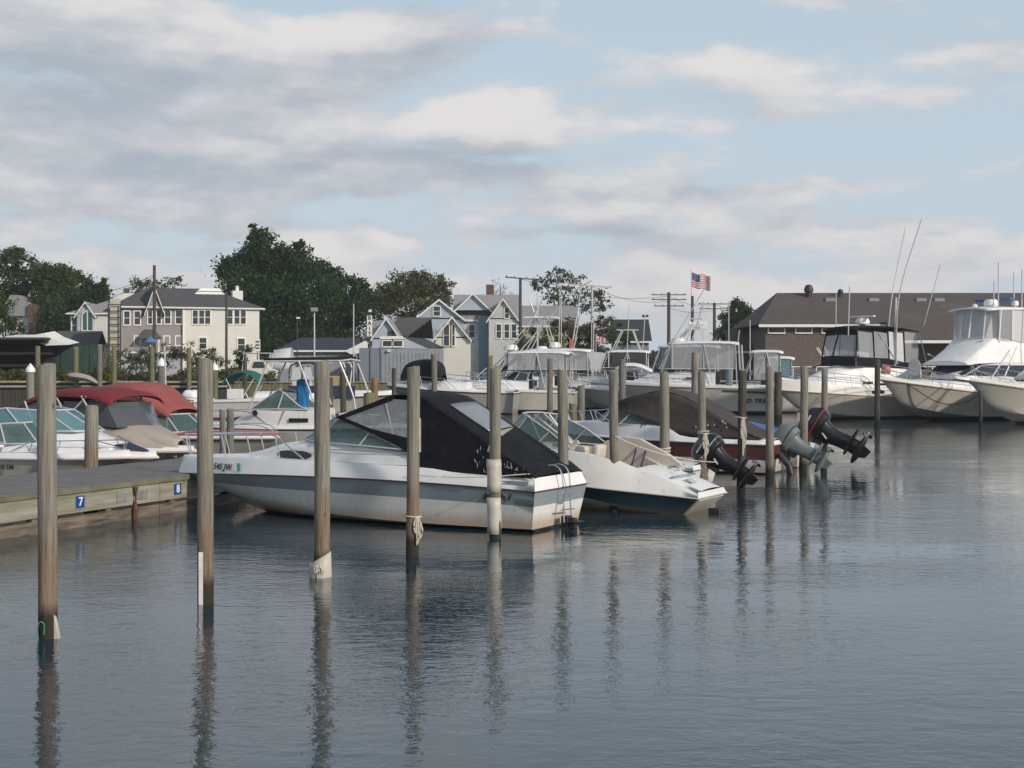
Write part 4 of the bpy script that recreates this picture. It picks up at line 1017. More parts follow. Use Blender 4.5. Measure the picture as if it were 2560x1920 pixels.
c.tubes('bimini_pole', [[(4.9, 1.12, 1.35), (4.15, 1.06, 2.25)], [(3.2, 1.10, 1.35), (4.3, 1.04, 2.24)], [(3.9, 1.10, 1.40), (3.3, 1.05, 2.22)], [(2.2, 1.1, 1.4), (3.2, 1.05, 2.22)], [(2.6, 1.1, 1.4), (2.2, 1.05, 2.1)]], .022, ALU)
c.cleat(6.2, -.2, 1.02)
c = Boat('red_bow_rider', 'red decked runabout with a light red canvas sloping to its windshield', (-12.69, 44.174), YR, 6.8, 2.3, .92, .98, rake=1.0, p=2.4, zm=.95, group=G_NEAR)
c.hull([(0, .9, AGED), (.9, 1, MAROON)], bottom=BOOTB, gun=(.05, .06), gunin=.05, rubmat=CREAM, rub=.04, deck=REDG, crown=.16)
c.ws([(2.0, 1.0, 1.06), (3.0, .98, 1.08), (3.75, .72, 1.10), (4.15, 0, 1.14)], [(2.0, .95, 1.5), (2.6, .88, 1.58), (3.2, .62, 1.60), (3.5, 0, 1.62)], r=.026)
c.sheet('red_top', [(.3, .95, 2.15), (.7, 1.0, 2.33), (1.4, 1.0, 2.40), (2.1, 1.0, 2.38), (2.75, .95, 2.02), (3.4, .75, 1.64)], REDCAN, crown=.13, edge=.12, n=12)
for sg in (1, -1): c.panel('red_side_flap', [(1.2, sg * 1.0, 2.30), (2.1, sg * 1.0, 2.32), (2.75, sg * .95, 1.98), (3.2, sg * .80, 1.62), (2.6, sg * .93, 1.58), (1.9, sg * .98, 1.75)], REDCAN, .015)
c.tubes('bow_rail', [[(4.2, .8, 1.12), (4.9, .7, 1.32), (6.2, .3, 1.34), (6.75, 0, 1.12)]], .015, CHROME)
text('registration_number', 'NY 8 2', .2, c.T, (3.9, -1.0, .80), (R(90), 0, R(10)), LETT, .003)

# --- white cuddy with T-top ----------------------------------------------------
yw = math.pi - .15; Lc = 7.6; p0 = at(490, 1060, 46)
c = Boat('cuddy_boat', 'white cuddy fishing boat with a black T-top and a blue windshield frame cover', (p0.x - Lc * math.cos(yw), p0.y - Lc * math.sin(yw)), yw, Lc, 2.4, 1.15, 1.08, rake=1.2, p=2.4, zm=1.06, group=G_NEAR)
c.hull([(0, 1, AGED)], bottom=BOOTB, gun=(.10, .14), gunin=.05, rubmat=BLACK, rub=.035, cockpit=(.3, 3.4, .15))
c.trunk('cabin', WHITE, [(3.3, 1.06, 1.1, 1.0, 1.68), (4.4, 1.0, 1.08, .93, 1.70), (5.4, .85, 1.08, .74, 1.66), (5.95, .68, 1.08, .5, 1.45), (6.4, .5, 1.08, .3, 1.2)], crown=.05)
c.ws([(3.6, 1.0, 1.69), (4.6, .9, 1.70), (5.6, .62, 1.67), (5.8, 0, 1.68)], [(3.9, .96, 1.80), (4.45, .82, 2.22), (4.7, .5, 2.3), (4.8, 0, 2.32)], r=.028)
b = MB(); b.box((3.9, 1.035, 1.36), (.62, .02, .13)); b.build('cabin_window', GLASSD, c.T, smooth=0, bevel=.03)
b = MB(); b.lathe([(.09, 0), (.09, .012), (.02, .014)], 16, (5.35, .865, 1.57), 'y'); b.build('emblem', GLASSD, c.T)
b = MB(); b.panel([(2.6, 1.05, 3.24), (5.05, .95, 3.24), (5.2, 0, 3.27), (5.05, -.95, 3.24), (2.6, -1.05, 3.30), (2.5, 0, 3.33)], .07, (0, 0, 1)); b.build('canopy_top', BLKCAN, c.T, smooth=0, bevel=.02)
c.tubes('canopy_frame', [[(2.5, 1.05, 3.2), (5.1, .96, 3.18)], [(2.6, 1.05, 3.2), (2.2, 1.0, 2.2), (2.1, 1.0, 1.7)], [(3.9, 1.02, 3.2), (3.4, .9, 1.8)], [(4.9, .95, 3.2), (5.6, .72, 1.7)], [(5.1, 0, 3.22), (5.1, .96, 3.18)], [(2.5, 0, 3.25), (2.5, 1.05, 3.2)]], .03, ALU)
c.cushion('blue_seat_cover', (4.1, -.1, 2.05), (.35, .42, 1.15), pm('bright_blue_cover', (.01, .13, .33), .7), r=.1)
c.tubes('bow_rail', [[(4.9, .9, 1.2), (5.6, .75, 1.6), (6.9, .34, 1.62), (7.5, 0, 1.5)], [(6.6, .4, 1.16), (6.7, .38, 1.6)], [(4.6, .95, 1.15), (4.35, .98, 1.68)]], .016, CHROME)
b = MB(); b.tube([(6.9, 0, 1.18), (7.75, 0, 1.2)], .03, 6); b.panel([(7.35, 0, 1.25), (7.75, 0, 1.18), (7.5, 0, 1.0), (7.2, 0, 1.08)], .06); b.build('anchor_roller', BLACK, c.T, smooth=0)
b = MB(); b.panel([(6.0, .25, 1.45), (6.5, .2, 1.32), (6.5, -.2, 1.32), (6.0, -.25, 1.45)], .03); b.build('deck_hatch', NAVCAN, c.T, smooth=0)
# ------------------------------------------------------------------ boats across the basin
FIBRE = hullm('far_gelcoat', (.52, .49, .43), zs=.22)
FIBRE2 = hullm('far_gelcoat_white', (.62, .60, .56), zs=.2)
FR = bootm('far_hull_red_boot', (.52, .49, .43), (.15, .04, .03), .14); FK = bootm('far_hull_black_boot', (.52, .49, .43), (.02, .02, .02), .20)
POLE = pm('grey_aluminium_pole', (.42, .43, .44), .4, var=.05)
def bowloc(u, d, L, yaw, tip=0.0):
    x = (u - CX) * d / F; return (x - L * math.cos(yaw), d - L * math.sin(yaw))
def cruiser(label, u, d, L, B, yaw, zs, zb, hull=None, bottom=None, gun=(.12, .2), trunk=(.36, .90, .55), top=None, enc=VINYL, encf=ALU, ws=True, wsglass=None, rail=True, cockpit=True, name='motor_yacht', rub=None, arch=False, group='white motor boats across the basin', ports=0, radar_=None, rake=1.6, p=2.5, sill=None):
    c = Boat(name, label, bowloc(u, d, L, yaw), yaw, L, B, zs, zb, rake=rake, p=p, sw=.92, chine=.86, zc0=.08, zcb=.40 * zb, zcp=3.6, zm=lerp(zs, zb, .3), group=group, flare=1.5)
    c.hull([(0, 1, hull or FR)], bottom=hull or FR, gun=gun, gunin=.07, rubmat=rub or AGED, rub=.04, gunmat=FIBRE2, deck=DECKW, crown=.12, cockpit=(.6, L * (trunk[0] - .03), .25) if cockpit else None, zf=.5)
    x0, x1, ht = trunk[0] * L, trunk[1] * L, trunk[2]
    ez = lambda x: c.edge(c.tx(x)).z; ey = lambda x: c.edge(c.tx(x)).y
    st = []
    for k in range(6):
        f = k / 5; x = lerp(x0, x1, f); e = ez(x); w = ey(x) - .28 * (1 - f * .4); w = max(.12, w)
        h_ = ht * (1 - f ** 2.2) + .03
        st.append((x, w, e - .05, max(.06, w - .10 - .1 * f), e + h_))
    c.trunk('cabin', DECKW, st, crown=.10, round_=.12)
    c.st = st
    for k in range(ports):
        x = lerp(x0, x1, .12 + .2 * k); y = ey(x) - .28; z = ez(x) + ht * .42
        for sg in (1, -1):
            b = MB(); b.box((x, sg * (y - .02), z), (.75, .06, .16), rz=-sg * .06); b.build('cabin_window', GLASSD, c.T, smooth=0, bevel=.02)
    xs = x0 + .02
    zt = ez(x0) + ht
    if ws:
        w = st[0][3]; g = wsglass or GLASS
        c.ws([(xs, w, zt), (xs + 1.0, w - .05, zt + .02), (xs + 1.9, w * .62, zt - .04), (xs + 2.15, 0, zt + .02)], [(xs + .05, w - .05, zt + .55), (xs + .6, w - .12, zt + .62), (xs + 1.05, w * .55, zt + .64), (xs + 1.2, 0, zt + .66)], glass=g, r=.035)
    if top:
        a, b_, z, m = top; w = B * .40
        e = MB(); rows = []
        for k in range(9):
            f = k / 8; x = lerp(a, b_, f) * L; ww = w * (1 - .12 * f ** 3)
            rows.append([(x, ww * q, z + .14 * (1 - abs(q) ** 2.5) - .10 * abs(2 * f - 1) ** 4) for q in [-1 + i / 5 for i in range(11)]])
        e.grid(rows); e.build('hardtop', m, c.T, solid=.09, smooth=50)
        xa, xb = a * L + .25, b_ * L - .25
        P = [[(xa, w - .05, z), (xa - .1, ey(xa) - .1, ez(xa))], [(xb, w - .08, z), (xb + .75, st[0][3] - .03, zt)], [((xa + xb) / 2, w, z), ((xa + xb) / 2 - .6, ey(xa) - .12, ez(xa) + .2)], [((xa + xb) / 2, w, z), ((xa + xb) / 2 + .7, st[0][3], zt)]]
        c.tubes('hardtop_frame', P, .032, ALU)
        if enc:
            lo = sill if sill is not None else zt + .05
            for sg in (1, -1):
                n = 2
                for k in range(n):
                    f0, f1 = k / n, (k + 1) / n; X0, X1 = lerp(xa, xb, f0), lerp(xa, xb, f1)
                    c.panel('enclosure_panel', [(X0, sg * (w - .03), lo), (X1, sg * (w - .03), lo), (X1 - .02, sg * (w - .06), z - .02), (X0 + .02, sg * (w - .06), z - .02)], enc, .01)
            c.panel('enclosure_front', [(xb + .7, w * .8, lo), (xb + .95, 0, lo), (xb + .05, 0, z), (xb, w - .08, z)], enc, .01, mirror=True)
            fr = [[(lerp(xa, xb, k / 3), w - .01, lo), (lerp(xa, xb, k / 3), w - .04, z)] for k in (0, 1.5, 3)] + [[(xa, w - .01, lo), (xb, w - .01, lo)], [(xb, w - .01, lo), (xb + .7, w * .8, lo), (xb + .95, 0, lo)], [(xb + .95, 0, lo), (xb + .05, 0, z)]]
            c.tubes('enclosure_frame', fr, .035, encf)
    if top:
        for y in (.55, -.55): c.cushion('helm_seat', (x0 - .9, y, ez(x0) + .55), (.5, .6, 1.1), GREYBAND if y > 0 else BEIGE, (0, 0, 0), .08)
        b = MB(); b.box((x0 - .15, 0, ez(x0) + ht * .6), (.3, w * 1.6, ht)); b.build('helm_console', GLASSD, c.T, smooth=0, bevel=.03)
    if radar_: radome(c, *radar_)
    if rail: c.bowrail(.42, .985, .62, 6, inset=.08, r=.02, low=True)
    c.cleat(L * .9, .15, c.edge(.9).z + .02)
    return c
def line(c, name, pts, r=.02, m=None): c.tubes(name, [pts], r, m or POLE, mirror=False)

YR1 = R(180 + 30); YR2 = R(180 + 34); YM = math.pi - .15
# right hand group
c = cruiser('cream flybridge cruiser with a black canvas top and grey vinyl curtains at the right', 1937, 84.2, 11.4, 3.7, YR1, 1.25, 1.78, gun=(.25, .62), trunk=(.30, .86, .78), top=None, ws=False, ports=2, hull=FR, rub=CREAM, cockpit=False)
for sg in (1, -1):
    for x in (3.4, 5.0):
        b = MB(); q = c.edge(c.tx(x)); r_ = c.rail(c.tx(x)); b.box((x, sg * ((q.y + r_.y) / 2 + .02), (q.z + r_.z) / 2 + .02), (.95, .07, .2)); b.build('hull_window', GLASSD, c.T, smooth=0, bevel=.02)
c.trunk('bridge_deck', DECKW, [(1.2, 1.55, 1.7, 1.5, 3.0), (3.5, 1.55, 1.8, 1.5, 3.15), (5.6, 1.45, 1.9, 1.3, 3.25), (7.0, 1.2, 2.0, 1.0, 2.95), (8.4, .8, 2.1, .5, 2.5)], crown=.12, round_=.2)
c.sheet('canvas_top', [(1.1, 1.35, 5.25), (2.4, 1.42, 5.42), (4.2, 1.42, 5.50), (6.1, 1.35, 5.42), (6.35, 1.3, 5.2)], BLKCAN, crown=.12, th=.05)
for sg in (1, -1):
    for x0_, x1_ in ((1.3, 2.5), (2.55, 3.8), (3.85, 5.0), (5.05, 6.2)):
        c.panel('vinyl_curtain', [(x0_, sg * 1.5, 3.55 if x0_ > 3 else 3.3), (x1_, sg * 1.5, 3.65 if x0_ > 3 else 3.4), (x1_, sg * 1.38, 5.25), (x0_, sg * 1.38, 5.15)], VINYLW if x0_ > 2 and x0_ < 3 else VINYL, .015)
    c.panel('canvas_skirt', [(.8, sg * 1.52, 2.95), (6.4, sg * 1.52, 3.2), (6.4, sg * 1.50, 3.7), (3.9, sg * 1.51, 3.62), (.9, sg * 1.53, 3.1)], BLKCAN, .03)
c.panel('front_curtain', [(6.45, 1.45, 3.7), (6.9, 0, 3.75), (6.4, 0, 5.3), (6.2, 1.32, 5.2)], VINYL, .015, mirror=True)
c.panel('canvas_skirt', [(6.5, 1.48, 3.15), (7.2, 0, 3.2), (6.95, 0, 3.78), (6.47, 1.46, 3.72)], BLKCAN, .03, mirror=True)
c.panel('front_blind', [(6.25, 1.30, 5.0), (6.5, 0, 5.05), (6.42, 0, 5.35), (6.22, 1.32, 5.28)], BLKCAN, .03, mirror=True)
c.tubes('curtain_frame', [[(6.45, 1.47, 3.7), (6.2, 1.33, 5.2)], [(5.0, 1.5, 3.6), (5.0, 1.4, 5.25)], [(3.8, 1.51, 3.6), (3.8, 1.4, 5.3)], [(2.5, 1.51, 3.4), (2.5, 1.4, 5.25)], [(6.93, 0, 3.75), (6.4, 0, 5.3)]], .05, BLKCAN)
c.tubes('brace', [[(4.6, 1.42, 5.2), (3.1, 1.55, 3.3)], [(1.2, 1.4, 5.2), (.5, 1.5, 2.9)]], .03, ALU)
radome(c, 4.6, .1, 5.55, .42, .38, arm=2.0)
line(c, 'mast', [(3.3, 1.5, 3.2), (3.2, 1.48, 7.3)], .075, ALU)
line(c, 'outrigger', [(3.3, 1.6, 3.3), (3.05, 1.6, 7.5), (1.4, 1.8, 12.1)], .035)
line(c, 'outrigger', [(1.0, -1.6, 3.3), (.2, -1.9, 7.5), (-1.2, -2.1, 12.0)], .035)
line(c, 'antenna', [(.9, 1.4, 5.4), (-.4, 1.6, 9.4)], .025)
line(c, 'antenna', [(6.6, 1.0, 5.0), (6.5, 1.0, 7.9)], .035, ALU)
b = MB(); b.lathe([(.03, -.32), (.2, -.18), (.26, .05), (.2, .28), (.03, .36)], 12, (4.1, 1.62, 2.85)); b.build('fender', pm('orange_fender', (.62, .10, .04), .5), c.T)
c = cruiser('big white sportfishing boat with an enclosed flybridge and dark wrapped cabin windows', 2203, 81.5, 13.6, 4.5, YR2, 1.2, 2.38, gun=(.10, .16), trunk=(.42, .86, .42), top=None, ws=False, cockpit=False, hull=FK, rake=1.7, p=2.2)
c.trunk('deckhouse', FIBRE2, [(2.2, 1.75, 1.6, 1.7, 3.35), (5.0, 1.8, 1.8, 1.7, 3.4), (6.6, 1.7, 2.1, 1.55, 3.3), (7.6, 1.5, 2.3, 1.3, 2.95), (8.4, 1.1, 2.4, .9, 2.65)], crown=.1, round_=.12)
for sg in (1, -1):
    c.panel('window_cover', [(2.9, sg * 1.80, 2.5), (6.7, sg * 1.73, 2.62), (7.9, sg * 1.42, 2.66), (6.7, sg * 1.64, 3.2), (2.9, sg * 1.76, 3.2)], NAVCAN if sg > 0 else GLASSD, .05)
c.panel('window_cover', [(8.0, 1.35, 2.68), (8.6, 0, 2.70), (7.4, 0, 3.32), (6.8, 1.55, 3.25)], NAVCAN, .05, mirror=True)
c.trunk('flybridge', DECKW, [(2.0, 1.6, 3.35, 1.55, 4.45), (4.4, 1.7, 3.35, 1.6, 4.75), (5.6, 1.7, 3.35, 1.5, 4.80), (6.6, 1.75, 3.32, 1.35, 4.20), (7.6, 1.75, 3.28, 1.4, 3.62), (8.2, 1.7, 3.2, 1.5, 3.36)], crown=.12, round_=.12)
rows = []
b = MB()
for k in range(9):
    f = k / 8; x = lerp(1.5, 6.1, f); rows.append([(x, 1.75 * q * (1 - .18 * f ** 3), 6.55 + .16 * (1 - abs(q) ** 2.2) - .12 * f ** 4) for q in [-1 + i / 6 for i in range(13)]])
b.grid(rows); b.build('flybridge_top', DECKW, c.T, solid=.1, smooth=50)
for x0_, x1_, m in ((1.7, 2.9, VINYLW), (2.95, 4.1, VINYLW), (4.15, 5.3, VINYL)):
    c.panel('vinyl_curtain', [(x0_, 1.6, 4.55), (x1_, 1.62, 4.7), (x1_, 1.62, 6.5), (x0_, 1.66, 6.5)], m, .02, mirror=True)
for y0_, y1_, xa, xb in ((1.6, .85, 5.3, 5.75), (.83, 0, 5.77, 5.95)):
    for sg in (1, -1): c.panel('vinyl_curtain', [(xa, sg * y0_, 4.72), (xb + .05, sg * y1_, 4.8), (xb - .25, sg * y1_, 6.55), (xa - .15, sg * y0_, 6.5)], VINYL, .02)
c.tubes('curtain_frame', [[(5.3, 1.63, 4.7), (5.15, 1.64, 6.5)], [(5.76, .84, 4.76), (5.5, .84, 6.55)], [(4.12, 1.64, 4.7), (4.1, 1.66, 6.5)], [(2.92, 1.64, 4.6), (2.9, 1.68, 6.5)], [(6.0, 0, 4.85), (5.7, 0, 6.55)]], .05, DECKW)
b = MB(); b.box((3.6, 0, 7.15), (.5, 2.6, .16)); b.build('rolled_cover', BLUECAN, c.T, smooth=50, bevel=.06)
radome(c, 4.2, .2, 6.62, .42, .42); radome(c, 3.0, 1.0, 6.65, .22, .3)
for y in (.9, -.5): 
    b = MB(); b.lathe([(.02, 0), (.14, .1), (.16, .22), (.02, .3)], 10, (4.8, y, 6.62)); b.build('searchlight', DECKW, c.T)
for q, t_ in (((5.2, 1.5, 6.6), (5.2, 1.5, 9.3)), ((5.0, 1.0, 6.6), (5.0, 1.05, 8.2)), ((2.6, 1.2, 6.6), (2.6, 1.2, 9.0)), ((2.0, .2, 6.6), (1.9, .1, 8.9))):
    line(c, 'antenna', [q, t_], .035, ALU)
line(c, 'outrigger', [(3.2, 1.9, 3.4), (2.9, 2.1, 8.4), (2.2, 2.3, 12.8)], .038, ALU)
line(c, 'outrigger', [(6.0, -1.8, 3.4), (6.8, -2.4, 3.9)], .038, ALU)
b = MB(); 
for k in range(3): b.lathe([(.02, 0), (.09, .0), (.09, .12), (.02, .13)], 10, (6.0 - .4 * k, 1.0 + .25 * k, 4.62 - k * .05))
b.build('horn', CHROME, c.T)
b = MB(); e0, e1 = c.rail(.93), c.rail(.55); b.tube(curve([(e0.x - .2, e0.y + .04, e0.z - .02), ((e0.x + e1.x) / 2 + .6, (e0.y + e1.y) / 2 + .15, 1.1), ((e0.x + e1.x) / 2 - .8, e1.y + .02, 1.05), (e1.x, e1.y + .06, e1.z)], 8), .03, 6); b.build('bow_line', BLACK, c.T)
b = MB(); b.tube([(12.9, 0, 2.58), (14.0, 0, 2.62)], .09, 8); b.build('bow_pulpit', DECKW, c.T)
b = MB(); rg = [(9.3 + .02 * math.cos(a), 1.75 + .0, 2.9 + .0) for a in range(3)]
b.lathe([(.42, -.03), (.48, 0), (.42, .03), (.36, 0)], 20, (9.6, -1.0, 3.1), 'x'); b.build('hose_hoop', ALU, c.T)
c = cruiser('white sportfishing bow with a red waterline at the right edge of the picture', 2424, 76, 12.5, 4.3, YR2, 1.2, 2.36, gun=(.10, .15), trunk=(.40, .84, .40), top=None, ws=False, cockpit=False, hull=FR, rake=1.7, p=2.2)
c.trunk('deckhouse', FIBRE2, [(1.8, 1.7, 1.6, 1.65, 3.1), (4.6, 1.75, 1.8, 1.6, 3.15), (6.2, 1.55, 2.2, 1.3, 3.0), (7.4, 1.1, 2.4, .9, 2.6)], crown=.1, round_=.12)
c.panel('window_cover', [(2.6, 1.78, 2.4), (6.0, 1.68, 2.55), (6.0, 1.55, 3.0), (2.6, 1.72, 3.0)], GLASSD, .03, mirror=True)
c.tubes('stay', [[(8.0, 1.2, 2.6), (6.8, 1.3, 4.2)], [(7.6, 1.2, 4.0), (9.0, 1.3, 2.5)]], .04, ALU)
line(c, 'antenna', [(7.2, .3, 3.0), (7.2, .3, 8.0)], .05, ALU)

# middle group
c = cruiser('white express boat with a pale hardtop and green tinted windshield', 1206, 108, 9.6, 3.3, YM, 1.5, 1.93, gun=(.10, .14), trunk=(.42, .88, .72), top=(.14, .66, 4.35, DECKW), enc=VINYL, ports=1, radar_=(4.1, .2, 4.45, .42, .42), hull=FK, sill=2.95)
line(c, 'antenna', [(5.3, 1.2, 4.4), (5.3, 1.2, 8.6)], .035, ALU); line(c, 'antenna', [(3.7, 1.2, 4.4), (3.6, 1.2, 8.9)], .038, ALU); line(c, 'antenna', [(3.0, -1, 4.4), (2.2, -1.0, 9.5)], .05, ALU)
b = MB(); b.panel([(3.0, .4, 4.6), (2.6, .4, 4.65), (2.7, .4, 5.1), (2.95, .4, 5.3)], .04); b.build('red_pennant', pm('faded_red_cloth', (.42, .12, .10), .9), c.T, smooth=0)
c.panel('stern_canopy', [(.4, 1.2, 4.2), (1.6, 1.25, 4.3), (1.3, 1.2, 3.2), (.9, 1.2, 2.7)], VINYLW, .03, mirror=True)
c = cruiser('low cream open boat with a dark console between the two hardtop boats', 1416, 104, 8.2, 2.9, YM, 1.25, 1.75, gun=(.10, .12), trunk=(.34, .8, .18), top=None, ws=False, hull=FK)
b = MB(); b.box((3.4, .4, 2.3), (.8, .8, 1.2)); b.build('console', BLACK, c.T, smooth=0, bevel=.08)
c.sheet('console_cover', [(2.0, .9, 2.75), (2.9, 1.0, 3.15), (3.9, 1.0, 3.2), (4.6, .9, 2.9)], DECKW, crown=.2, th=.06)
c = cruiser('white hardtop express boat with clear curtains and lettering on its quarter', 1541, 98.5, 11.2, 3.6, YM, 1.65, 1.95, gun=(.16, .20), trunk=(.40, .9, .85), top=(.26, .68, 4.72, DECKW), enc=VINYL, encf=ALU, hull=FK, ports=0, sill=3.0, rub=GREYBAND)
q, ya = c.on_side(1.9, .5, .06)
text('boat_name', 'R  D TREAT', .42, c.T, q, (R(90), 0, ya), LETT, .01, shear=.2, sx=1.15)
b = MB(); b.box((6.2, 1.44, 2.38), (.5, .05, .14)); b.build('red_emblem', MAROON, c.T, smooth=0)
line(c, 'rod_holder', [(3.0, 1.3, 4.7), (2.9, 1.3, 5.6)], .038, ALU);
c.tubes('ladder', [[(2.75, 1.5, 4.6), (2.6, 1.55, 1.9)], [(2.95, 1.5, 4.6), (2.8, 1.55, 1.9)]], .05, ALU)
c.tubes('tower_leg', [[(6.4, .6, 4.8), (5.9, .3, 6.4)], [(5.2, .6, 4.8), (5.7, .3, 6.4)], [(5.4, .3, 6.4), (6.2, .3, 6.4)]], .05, ALU)
c.panel('dark_stripe', [(.2, 1.70, 1.32), (4.0, 1.80, 1.50), (4.0, 1.80, 1.60), (.2, 1.71, 1.48)], BLACK, .04, mirror=True)
c = cruiser('white tower boat with dark smoked windows behind the lettered boat', 1470, 106, 11.5, 3.6, YM, 1.6, 2.1, trunk=(.36, .88, .8), top=(.16, .55, 4.6, DECKW), enc=SMOKE, encf=BLACK, hull=FK, radar_=(4.9, 0, 4.7, .5, .45), sill=3.0)
c.tubes('tower_leg', [[(6.2, 1.3, 3.2), (3.9, .9, 6.2)], [(2.4, 1.3, 3.0), (3.2, .9, 6.2)], [(3.0, .9, 6.2), (4.2, .9, 6.2)], [(5.6, 1.4, 4.6), (4.0, .9, 6.1)]], .035, ALU)
c.trunk('tower_bench', DECKW, [(2.8, .7, 5.9, .7, 6.4), (4.1, .7, 5.9, .65, 6.4)], crown=.03)
line(c, 'outrigger', [(4.0, 1.4, 4.6), (3.0, 1.7, 7.8)], .05, ALU); line(c, 'outrigger', [(6.3, 1.3, 3.3), (2.8, 1.8, 9.0)], .038, ALU)
c = cruiser('small white pilothouse boat with black framed windows behind the lettered stern', 1720, 101, 7.6, 2.8, YM, 1.2, 1.6, trunk=(.2, .8, .5), top=(.14, .44, 4.15, DECKW), enc=VINYL, encf=BLACK, ws=False, hull=FIBRE2, rail=False, sill=2.2, name='pilothouse_boat')
b = MB(); b.box((1.9, .1, 2.0), (1.3, 1.6, 1.4)); b.build('pilothouse_interior', BLACK, c.T, smooth=0)
c = cruiser('small white boat with a pale blue canvas at the stern of the lettered boat', 1790, 104, 6.6, 2.6, YM, 1.2, 1.5, trunk=(.25, .8, .6), top=(.16, .55, 3.75, DECKW), enc=glassm('blue_tint_glass', (.18, .33, .36), .6), encf=BLUECAN, ws=False, hull=FIBRE2, rail=False, sill=2.5)
b = MB(); b.box((.7, .9, 1.75), (.5, .06, .22)); b.build('yellow_patch', pm('yellow_vinyl', (.5, .38, .04), .6), c.T, smooth=0)
c = cruiser('sportfishing boat with dark blue windshield canvas and a tall white tower', 1108, 101, 9.4, 3.3, YM, 1.35, 1.75, trunk=(.34, .9, .6), top=(.04, .52, 4.1, DECKW), enc=VINYL, encf=NAVCAN, wsglass=GLASSD, hull=FK, sill=2.9)
c.sheet('windshield_cover', [(5.9, .7, 2.35), (5.4, .95, 2.75), (4.6, 1.15, 3.4), (4.0, 1.2, 3.95)], NAVCAN, crown=.1)
c.tubes('tower_leg', [[(7.0, 1.1, 2.3), (4.9, 1.0, 4.2), (2.9, .8, 6.5)], [(.6, 1.2, 2.0), (1.5, 1.0, 4.2), (2.2, .8, 6.5)], [(5.6, 1.1, 2.3), (4.2, 1.0, 4.2)], [(3.4, 1.0, 4.2), (2.2, .8, 6.5)]], .038, ALU)
b = MB(); b.panel([(1.3, 1.0, 6.55), (3.6, .9, 6.55), (3.6, -.9, 6.55), (1.3, -1.0, 6.55)], .12); b.build('tower_top', DECKW, c.T, smooth=0, bevel=.03)
c.tubes('crossed_rods', [[(3.3, .4, 7.9), (2.5, .4, 5.9)], [(2.3, .5, 7.9), (3.2, .5, 5.9)]], .05, ALU, mirror=False)
line(c, 'outrigger', [(3.8, 1.2, 4.2), (.3, 1.6, 8.0), (-1.2, 1.7, 9.0)], .05, ALU)
radome(c, 4.6, 0, 4.15, .5, .4)
c = cruiser('grey hulled cruiser with a black domed canvas cover on its foredeck', 965, 98, 9.0, 3.2, YM, 1.35, 1.85, trunk=(.36, .9, .4), top=None, ws=False, hull=hullm('grey_gelcoat', (.30, .30, .28)), rub=BLACK)
c.sheet('domed_cover', [(5.0, 1.1, 2.4), (5.2, 1.15, 3.2), (5.9, 1.15, 3.45), (6.8, 1.1, 3.40), (7.5, .9, 3.1), (7.8, .8, 2.5)], BLKCAN, crown=.18, th=.05, edge=.3)
c.panel('cover_side', [(5.0, 1.1, 2.2), (7.8, .8, 2.2), (7.5, .92, 3.0), (6.8, 1.12, 3.2), (5.9, 1.16, 3.25), (5.2, 1.15, 3.0)], BLKCAN, .04, mirror=True)
c = cruiser('white hardtop boat with dark side windows behind the green tinted windshield', 1216, 114, 9.0, 3.3, YM, 1.5, 2.0, trunk=(.36, .88, .7), top=(.2, .62, 4.15, FIBRE2), enc=GLASSD, encf=DECKW, ws=False, hull=FIBRE2, radar_=(4.6, 0, 4.25, .5, .42), sill=3.0)
line(c, 'antenna', [(2, 1, 4.2), (1.4, 1.0, 7.6)], .05, ALU)
# workboat, teal bimini boat
c = cruiser('white workboat with navy side cloths and a small black framed wheelhouse', 985, 90, 8.4, 2.9, math.pi * 0 - .1 + 0 * math.pi, 1.1, 1.35, trunk=(.5, .9, .15), top=None, ws=False, hull=FK, rail=False, name='workboat', rub=BLACK)
c.panel('side_cloth', [(2.0, -1.38, 1.1), (6.2, -1.30, 1.2), (6.2, -1.30, 1.95), (2.0, -1.38, 1.95)], NAVCAN, .04)
b = MB(); b.box((2.7, 0, 2.0), (1.3, 1.5, 1.0)); b.build('wheelhouse', FIBRE2, c.T, smooth=0, bevel=.06)
for x0_, x1_ in ((2.05, 2.7), (2.8, 3.4)):
    c.panel('wheelhouse_window', [(x0_, -.8, 2.3), (x1_, -.8, 2.3), (x1_ - .1, -.78, 3.1), (x0_ + .1, -.78, 3.1)], VINYLW, .03)
c.tubes('wheelhouse_frame', [[(1.9, .8, 2.2), (2.1, .8, 3.25), (3.6, .8, 3.25), (3.5, .8, 2.2)], [(2.75, .8, 2.3), (2.75, .8, 3.2)]], .05, BLACK)
c.tubes('cargo_frame', [[(4.0, 1.0, 2.0), (4.0, 1.0, 3.3), (5.4, 1.0, 3.35), (5.4, 1.0, 2.0)]], .05, ALU)
b = MB(); b.box((4.7, 0, 2.2), (1.2, 1.6, .7)); b.build('fish_box', pm('yellow_buff_box', (.36, .29, .12), .7), c.T, smooth=0, bevel=.05)
b = MB(); b.box((1.4, -1.2, 1.3), (.5, .1, .35)); b.box((3.4, -1.35, 1.3), (.6, .1, .4)); b.build('white_bin', DECKW, c.T, smooth=0, bevel=.03)
c = cruiser('small white boat under a curved teal bimini with twin white outboards', 790, 86, 7.2, 2.6, R(-8), 1.0, 1.2, trunk=(.5, .88, .3), top=None, ws=False, hull=FIBRE2, rail=False)
c.sheet('teal_bimini', [(1.7, 1.0, 2.0), (2.0, 1.1, 2.45), (2.8, 1.1, 2.75), (3.5, 1.1, 2.6), (3.9, 1.0, 2.15)], TEALCAN, crown=.15, th=.04)
c.tubes('bimini_pole', [[(2.0, 1.1, 2.4), (2.6, 1.2, 1.2)], [(3.7, 1.1, 2.4), (3.0, 1.2, 1.2)]], .03, ALU)
